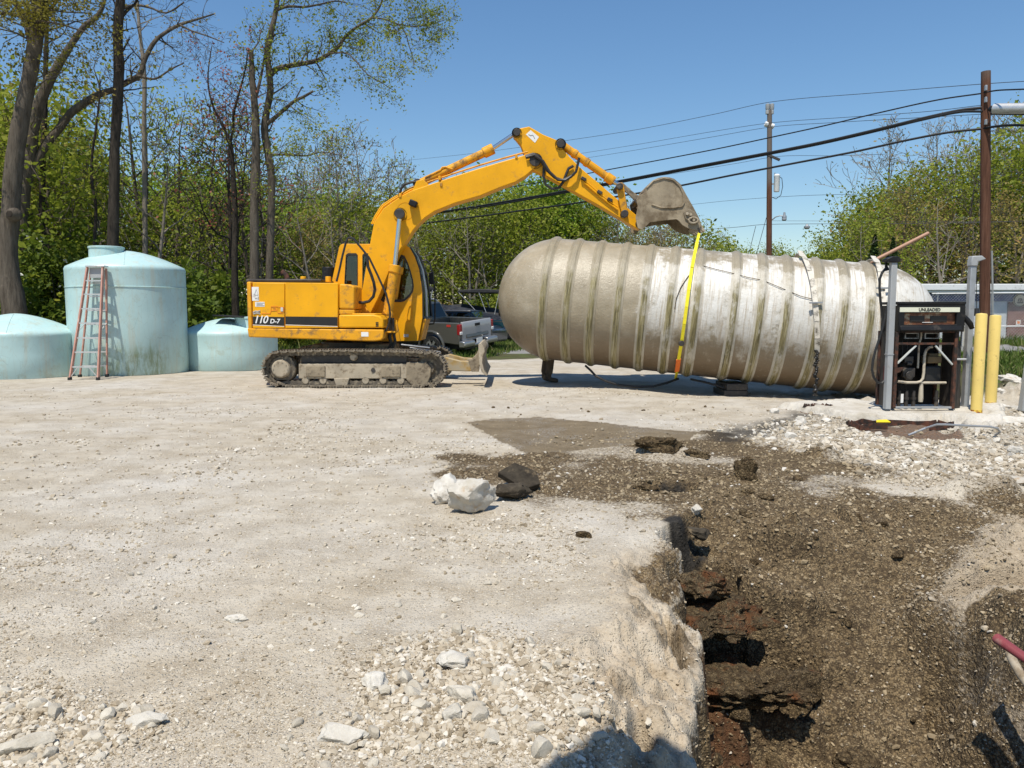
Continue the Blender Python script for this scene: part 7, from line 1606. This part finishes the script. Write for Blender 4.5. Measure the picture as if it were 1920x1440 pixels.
for k in range(5): bush('flower', [20, 75, 120, 160, 105][k], [23.5, 24, 23.2, 25, 25.5][k], [.95, 1.05, .95, 1.05, 1.3][k], 'green shrub dotted with white blossom left of the tall tank', 'blossoming shrubs left of the tall tank')
for k in range(6): bush(rgt.choice(['light', 'oliv', 'dense']), 352 + k * 52 + rgt.uniform(-10, 10), rgt.uniform(28, 31), rgt.uniform(.6, .9), 'loose young shrub in the woods behind the excavator body', 'shrubs behind the excavator body')
for k in range(14): bush(rgt.choice(['light', 'oliv', 'dense', 'oliv']), 640 + k * 26 + rgt.uniform(-10, 10), rgt.uniform(38, 43), rgt.uniform(.7, 1.15), 'shrub along the wood edge beyond the boats', 'shrubs beyond the boats')
for k in range(16): bush(rgt.choice(['light', 'dense', 'light', 'oliv']), 1600 + k * 34 + rgt.uniform(-12, 12), rgt.uniform(52.5, 56), rgt.uniform(1.3, 2.0), 'green shrub filling the wood edge behind the low building', 'shrubs behind the low building')
for k in range(12): bush(rgt.choice(['light', 'oliv']), 1070 + k * 40, rgt.uniform(46, 50), rgt.uniform(1.1, 1.7), 'shrub in the low woods behind the big tank', 'shrubs behind the big tank')
# two dark columnar evergreens on the right
for px, pt, lb in ((1634, 440, 'dark columnar evergreen nearer the tank end'), (1668, 447, 'dark columnar evergreen nearer the thick pole')):
    Y = 44; rg = np.random.default_rng(px); x = W(px, 600, Y).x; h = W(px, pt, Y).z; n = 5000; u = rg.random(n); a = rg.uniform(0, 6.28, n); rad = .85 * np.clip(np.minimum(u * 5 + .3, (1 - u) * 1.5), 0, 1) * rg.random(n) ** .35 * (1 + .25 * np.sin(a * 3 + u * 9))
    root = thing('evergreen_tree', lb, 'tree', (x, Y, hz(x, Y)), 'dark columnar evergreens'); leaf_obj('crown', np.stack([rad * np.cos(a), rad * np.sin(a), u * h], 1), np.full(n, .17), LC, root, (0, 0, 0), rg, up=.8)
    MB().tube([(x, Y, -.1), (x, Y, h * .9)], [.1, .02], 6).build('trunk', BD, root)
# far woods that read as one mass
def far_woods():
    rg = np.random.default_rng(9); N = 60000; px = rg.uniform(-600, 2600, N); Y = rg.uniform(62, 80, N)
    x = (px - 960) / F * Y; top = np.interp(px, [-600, 0, 250, 340, 660, 760, 1050, 1080, 1340, 1400, 1560, 1600, 1700, 1920, 2600], [9, 11, 10, 11, 10, 9, 11.5, 10, 8.5, 6, 6, 8, 12, 13, 13]) * (Y / 62) ** .3
    z = top * rg.random(N) ** .75 * (1 + .18 * fbm(x * .16, Y * .16, 3, 6)); leaf = leaf_obj('far_woods', np.stack([x, Y, z], 1), np.full(N, .34), LG, None, (0, 0, 0), rg)
    leaf['kind'] = 'stuff'; tag(leaf, 'hazy green mass of far woods behind the nearer trees', 'woods')
far_woods()

# feature trees traced one by one
def traced(name, label, Y, mains, bark_m, leaf_m=None, per=0.0, ls=.09, sp=.12, kids=5, seed=1, twig=1.3, levels=2, start=.35, group=None, extra=None):
    """mains: list of ([(px, py, width px), ...], bears twigs)"""
    base = W(mains[0][0][0][0], mains[0][0][0][1], Y); gz = hz(base.x, Y); root = thing(name, label, 'tree', (base.x, Y, gz), group)
    T = Tree(seed); Z = Vector((base.x, Y, gz))
    for mi, (pl, tw) in enumerate(mains):
        rg = T.rg; dy = 0.0; pts = []; rs = []
        for i, (x, y, w) in enumerate(pl):
            p = W(x, y, Y + (0 if mi == 0 else .12 * i * (1 if mi % 2 else -1))); pts.append(p); rs.append(w / F * Y / 2)
        if mi == 0 and pts[0].z > gz: pts.insert(0, Vector((pts[0].x - (pts[1].x - pts[0].x) * .1, Y, gz - .15))); rs.insert(0, rs[0] * 1.18)
        # smooth by subdividing
        P2_, R2 = [], []
        for i in range(len(pts) - 1):
            p0, p1, p2, p3 = pts[max(0, i - 1)], pts[i], pts[i + 1], pts[min(len(pts) - 1, i + 2)]
            for k in range(4):
                u = k / 4; P2_.append(.5 * ((2 * p1) + (p2 - p0) * u + (2 * p0 - 5 * p1 + 4 * p2 - p3) * u * u + (3 * p1 - p0 - 3 * p2 + p3) * u ** 3)); R2.append((rs[i] * (1 - u) + rs[i + 1] * u) * (1 + rg.gauss(0, .03)))
        P2_.append(pts[-1]); R2.append(rs[-1])
        T.w.tube(P2_, R2, 12 if rs[0] > .08 else 7)
        if tw:
            n = len(P2_); L = sum((P2_[i + 1] - P2_[i]).length for i in range(n - 1))
            for k in range(int(tw)):
                u = start + (1 - start) * (k + rg.random()) / tw if mi == 0 else .12 + .88 * (k + rg.random()) / tw
                i = min(int(u * (n - 1)), n - 2); dd = (P2_[i + 1] - P2_[i]).normalized(); o = dd.orthogonal().normalized(); o.rotate(Matrix.Rotation(rg.uniform(0, 6.28), 3, dd))
                T.limb(P2_[i], dd * .45 + o * .8, twig * rg.uniform(.5, 1.25), min(R2[i] * .4, .028), 1, 1 + levels, .22, .03, kids, .7, True, .15)
            T.tips.append(P2_[-1])
    if leaf_m is not None and per: T.leaves(per, ls, sp)
    T.build_wood('trunk', bark_m, root); 
    if leaf_m is not None and per: T.build_leaves('crown', leaf_m, root, Z)
    if extra: extra(root, Z)
    return root
def burl(root, Z):
    c = W(27, 403, 20.75); MB().lathe([(1e-4, -.22), (.10, -.2), (.17, -.1), (.19, .0), (.15, .12), (1e-4, .2)], c, 16, 'y').build('burl', BK, root); MB().lathe([(1e-4, -.225), (.07, -.222), (.09, -.205)], c, 14, 'y').build('burl_scar', BD, root)
traced('leaning_tree', 'thick grey trunk leaning right at the far left, with a round burl', 21.0,
       [([(28, 590, 44), (18, 520, 36), (14, 470, 34), (20, 400, 33), (24, 333, 32), (33, 260, 30), (43, 205, 28), (56, 140, 26), (66, 80, 25), (74, 20, 24), (84, -60, 21), (95, -150, 16)], 14),
        ([(60, 85, 14), (48, 40, 11), (30, 5, 9), (10, -40, 6)], 8), ([(70, 50, 8), (100, 10, 6), (130, -30, 4)], 6)], BK, LY, 5, .085, .17, 4, 3, 1.5, 2, .62, extra=burl)
traced('forked_tree', 'pale grey tree leaning right with a bare arching limb, left of the dark straight trunk', 24.0,
       [([(40, 480, 26), (42, 380, 24), (55, 290, 22), (67, 215, 21), (82, 175, 19), (97, 143, 17), (117, 110, 13), (136, 80, 11), (158, 50, 10), (180, 33, 9), (192, 14, 7), (198, -10, 5)], 9),
        ([(46, 352, 16), (70, 300, 15), (93, 262, 15), (112, 240, 14), (133, 212, 14), (160, 192, 13), (188, 176, 12), (213, 168, 11), (240, 153, 11), (262, 140, 10), (272, 110, 9), (290, 78, 8), (312, 60, 7), (338, 46, 6), (370, 36, 4), (402, 26, 2.5)], 22),
        ([(338, 47, 4), (360, 58, 3), (390, 68, 2.5), (420, 80, 1.6)], 6), ([(258, 142, 5), (290, 148, 4), (320, 130, 3), (345, 118, 2)], 8), ([(215, 22, 6), (250, 10, 5), (280, 14, 4), (312, 24, 3), (345, 4, 2.5)], 8)], BK, LO, .25, .08, .1, 4, 5, 1.0, 2, .3)
traced('straight_tree', 'dark straight trunk rising behind the tall blue tank', 21.5,
       [([(212, 500, 21), (212, 440, 20), (214, 360, 19), (215, 280, 18), (219, 220, 18), (222, 160, 18), (223, 120, 18), (221, 80, 17), (222, 40, 17), (226, 0, 16), (232, -60, 13)], 16), ([(222, 40, 8), (236, 22, 6), (252, 8, 4), (262, -8, 3)], 6)], BD, LO, .3, .08, .12, 3, 7, .9, 1, .45)
traced('pale_tree', 'slim pale trunk right of the dark straight trunk', 26.0, [([(273, 500, 9), (272, 430, 9), (271, 340, 8.5), (270, 250, 8), (271, 160, 8), (268, 110, 7), (262, 60, 6), (257, 0, 5), (252, -60, 4)], 12)], BP, LG, .3, .09, .12, 3, 9, 1.0, 1, .4)
traced('dark_tree', 'slim dark trunk between the leaning trunk and the straight trunk', 25.0, [([(80, 430, 11), (80, 330, 10), (84, 200, 9), (86, 110, 8), (90, 0, 6), (96, -60, 4)], 12)], BD, LO, 1.0, .1, .15, 4, 11, 1.2, 2, .3)
traced('thin_tree', 'thin crooked dark stem left of the straight trunk', 24.0, [([(178, 470, 6), (180, 390, 5.5), (172, 340, 5), (173, 290, 4.5), (180, 240, 4), (186, 190, 3), (188, 150, 2)], 12)], BD, LO, .5, .08, .12, 4, 13, .8, 2, .3)
traced('forked_tree', 'dark thin tree forking in two, left of the double-stemmed tree', 24.5, [([(441, 560, 13), (440, 480, 11), (441, 400, 10), (437, 330, 9), (435, 290, 8), (431, 265, 7)], 8), ([(431, 268, 5), (418, 235, 4.5), (403, 207, 4), (394, 180, 3.5), (390, 150, 3), (392, 120, 2.2), (397, 87, 1.5)], 12), ([(432, 268, 5), (437, 240, 5), (438, 215, 4.5), (444, 190, 4), (451, 165, 3.5), (460, 130, 2.5), (466, 90, 2)], 14)], BD, LR, .5, .08, .14, 4, 15, 1.0, 2, .4)
traced('broken_tree', 'left stem of the double tree, snapped off with a pale broken top', 24.0, [([(474, 560, 19), (477, 517, 17), (477, 440, 16), (477, 375, 16), (480, 300, 15), (479, 225, 14), (476, 180, 12), (473, 150, 11), (472, 120, 9), (470.5, 94, 8)], 6), ([(478, 190, 7), (488, 150, 5), (494, 120, 4), (498, 90, 3)], 8)], BK, LG, 2.0, .07, .15, 4, 17, .9, 2, .4)
traced('spreading_tree', 'right stem of the double tree with a long leafy limb reaching right over the sky', 24.3,
       [([(503, 560, 15), (505, 517, 14), (508, 420, 13), (509, 337, 13), (502, 285, 13), (496, 244, 13), (501, 205, 12), (507, 169, 12), (504, 130, 11), (501, 94, 11), (508, 60, 10), (514, 37, 9), (520, 0, 8), (526, -60, 6)], 14),
        ([(508, 140, 10), (520, 129, 10), (550, 122, 9), (575, 118, 8), (596, 113, 8), (615, 102, 7), (632, 90, 6.5), (645, 72, 6), (659, 58, 5.5), (678, 45, 5), (697, 33, 4.5), (712, 12, 4), (722, -15, 3)], 34),
        ([(697, 33, 3.5), (720, 36, 3), (745, 45, 2.5), (760, 62, 2.2), (767, 86, 1.8), (775, 110, 1.4), (776, 128, 1)], 16), ([(745, 45, 2.4), (775, 50, 2), (805, 46, 1.6), (832, 38, 1)], 16), ([(620, 100, 3), (650, 100, 2.5), (670, 118, 2.2), (690, 140, 1.8), (715, 155, 1.4), (742, 172, 1)], 12),
        ([(516, 20, 6), (540, 12, 5), (570, 13, 4), (600, 8, 3.5), (628, 2, 3), (650, 5, 2)], 14), ([(501, 232, 8), (522, 215, 7), (550, 191, 6), (570, 181, 5), (587, 171, 4)], 4), ([(552, 190, 3), (560, 175, 2.5), (567, 162, 2)], 0),
        ([(510, 290, 5), (540, 290, 4), (575, 292, 3), (605, 285, 2), (640, 292, 1.5)], 18)], BK, LG, 2.0, .072, .14, 4, 19, .95, 2, .3)
# long overhanging sprays of new leaves at the top left
traced('leaning_limb', 'spray of yellow green new leaves hanging in at the top left corner', 20.5, [([(-60, 60, 8), (0, 25, 6), (50, 35, 4), (110, 45, 3), (160, 60, 2)], 12), ([(-40, 0, 6), (40, 5, 4), (100, 20, 3), (170, 25, 2)], 10)], BK, LY, 4, .07, .12, 4, 23, .9, 2, .1)
# grass
def grass(name, label, poly_px, n, hgt, seed, mat, pz=0.0):
    rg = np.random.default_rng(seed); P = [(G(x, y, pz).x, G(x, y, pz).y) for x, y in poly_px]; xs = [p[0] for p in P]; ys = [p[1] for p in P]
    x = rg.uniform(min(xs), max(xs), n * 3); y = rg.uniform(min(ys), max(ys), n * 3); k = poly_sd(P, x, y) > rg.uniform(-.1, .1, n * 3) * np.sqrt(max(ys)); x, y = x[k][:n], y[k][:n]; n = len(x); z = height(x, y) - .01
    h = hgt * np.exp(rg.normal(0, .35, n)); a = rg.uniform(0, 6.28, n); w = .018 + .004 * rg.random(n); ln = rg.normal(0, .35, (n, 2)) * h[:, None]
    b = np.stack([x, y, z], 1); dx = np.stack([np.cos(a) * w, np.sin(a) * w, 0 * a], 1); m = b + np.stack([ln[:, 0] * .35, ln[:, 1] * .35, h * .6], 1); t_ = b + np.stack([ln[:, 0], ln[:, 1], h], 1)
    V = np.stack([b - dx, b + dx, m + dx * .7, t_, m - dx * .7], 1).reshape(-1, 3); F_ = (np.array([[0, 1, 2, 4], [4, 2, 3, 3]])[None] + (np.arange(n) * 5)[:, None, None])
    q4 = F_[:, 0].reshape(-1, 4); t3 = F_[:, 1, :3].reshape(-1, 3)
    tri = np.concatenate([q4[:, :3], q4[:, [0, 2, 3]], t3]); o = np_mesh(name, V, tri, mat, None, {'rnd': np.repeat(rg.random(n), 5)}); o['kind'] = 'stuff'; tag(o, label, 'grass')
GR = leaf_mat('spring grass blades', [(0, (.06, .10, .015)), (.6, (.12, .19, .025)), (1, (.24, .22, .09))], .3)
grass('grass', 'fresh green grass between the rubble heap and the road at right', [(1800, 668), (1990, 664), (2100, 700), (2100, 712), (1868, 708), (1800, 700)], 14000, .16, 1, GR)
grass('grass', 'rough grass strip beside the pickup and the road', [(790, 664), (850, 668), (868, 662), (905, 652), (940, 642), (990, 640), (1000, 652), (930, 660), (900, 668), (860, 676), (800, 676)], 7000, .14, 2, GR)
grass('grass', 'grass verge at the far side of the road at right', [(1745, 640), (2100, 636), (2100, 646), (1745, 648)], 5000, .22, 3, GR)
grass('weeds', 'weeds along the wood edge under the excavator and behind the tanks', [(340, 655), (700, 660), (700, 668), (520, 672), (340, 668)], 6000, .22, 4, GR)

# tell trees and shrubs of one group apart by their order from the left
def order_labels():
    ORD = ['leftmost', 'second from left', 'third from left', 'fourth from left', 'fifth from left', 'sixth from left', 'seventh from left', 'eighth from left', 'ninth from left', 'tenth from left', 'eleventh from left', 'twelfth from left', 'thirteenth from left', 'fourteenth from left', 'fifteenth from left', 'sixteenth from left']
    by = {}
    for o in COL.objects:
        if o.parent is None and o.get('category') in ('tree', 'shrub') and o.get('group'): by.setdefault(o['label'], []).append(o)
    for lb, os_ in by.items():
        if len(os_) > 1:
            for k, o in enumerate(sorted(os_, key=lambda q: q.location.x / q.location.y)): o['label'] = lb + ', ' + ORD[min(k, 15)]
order_labels()
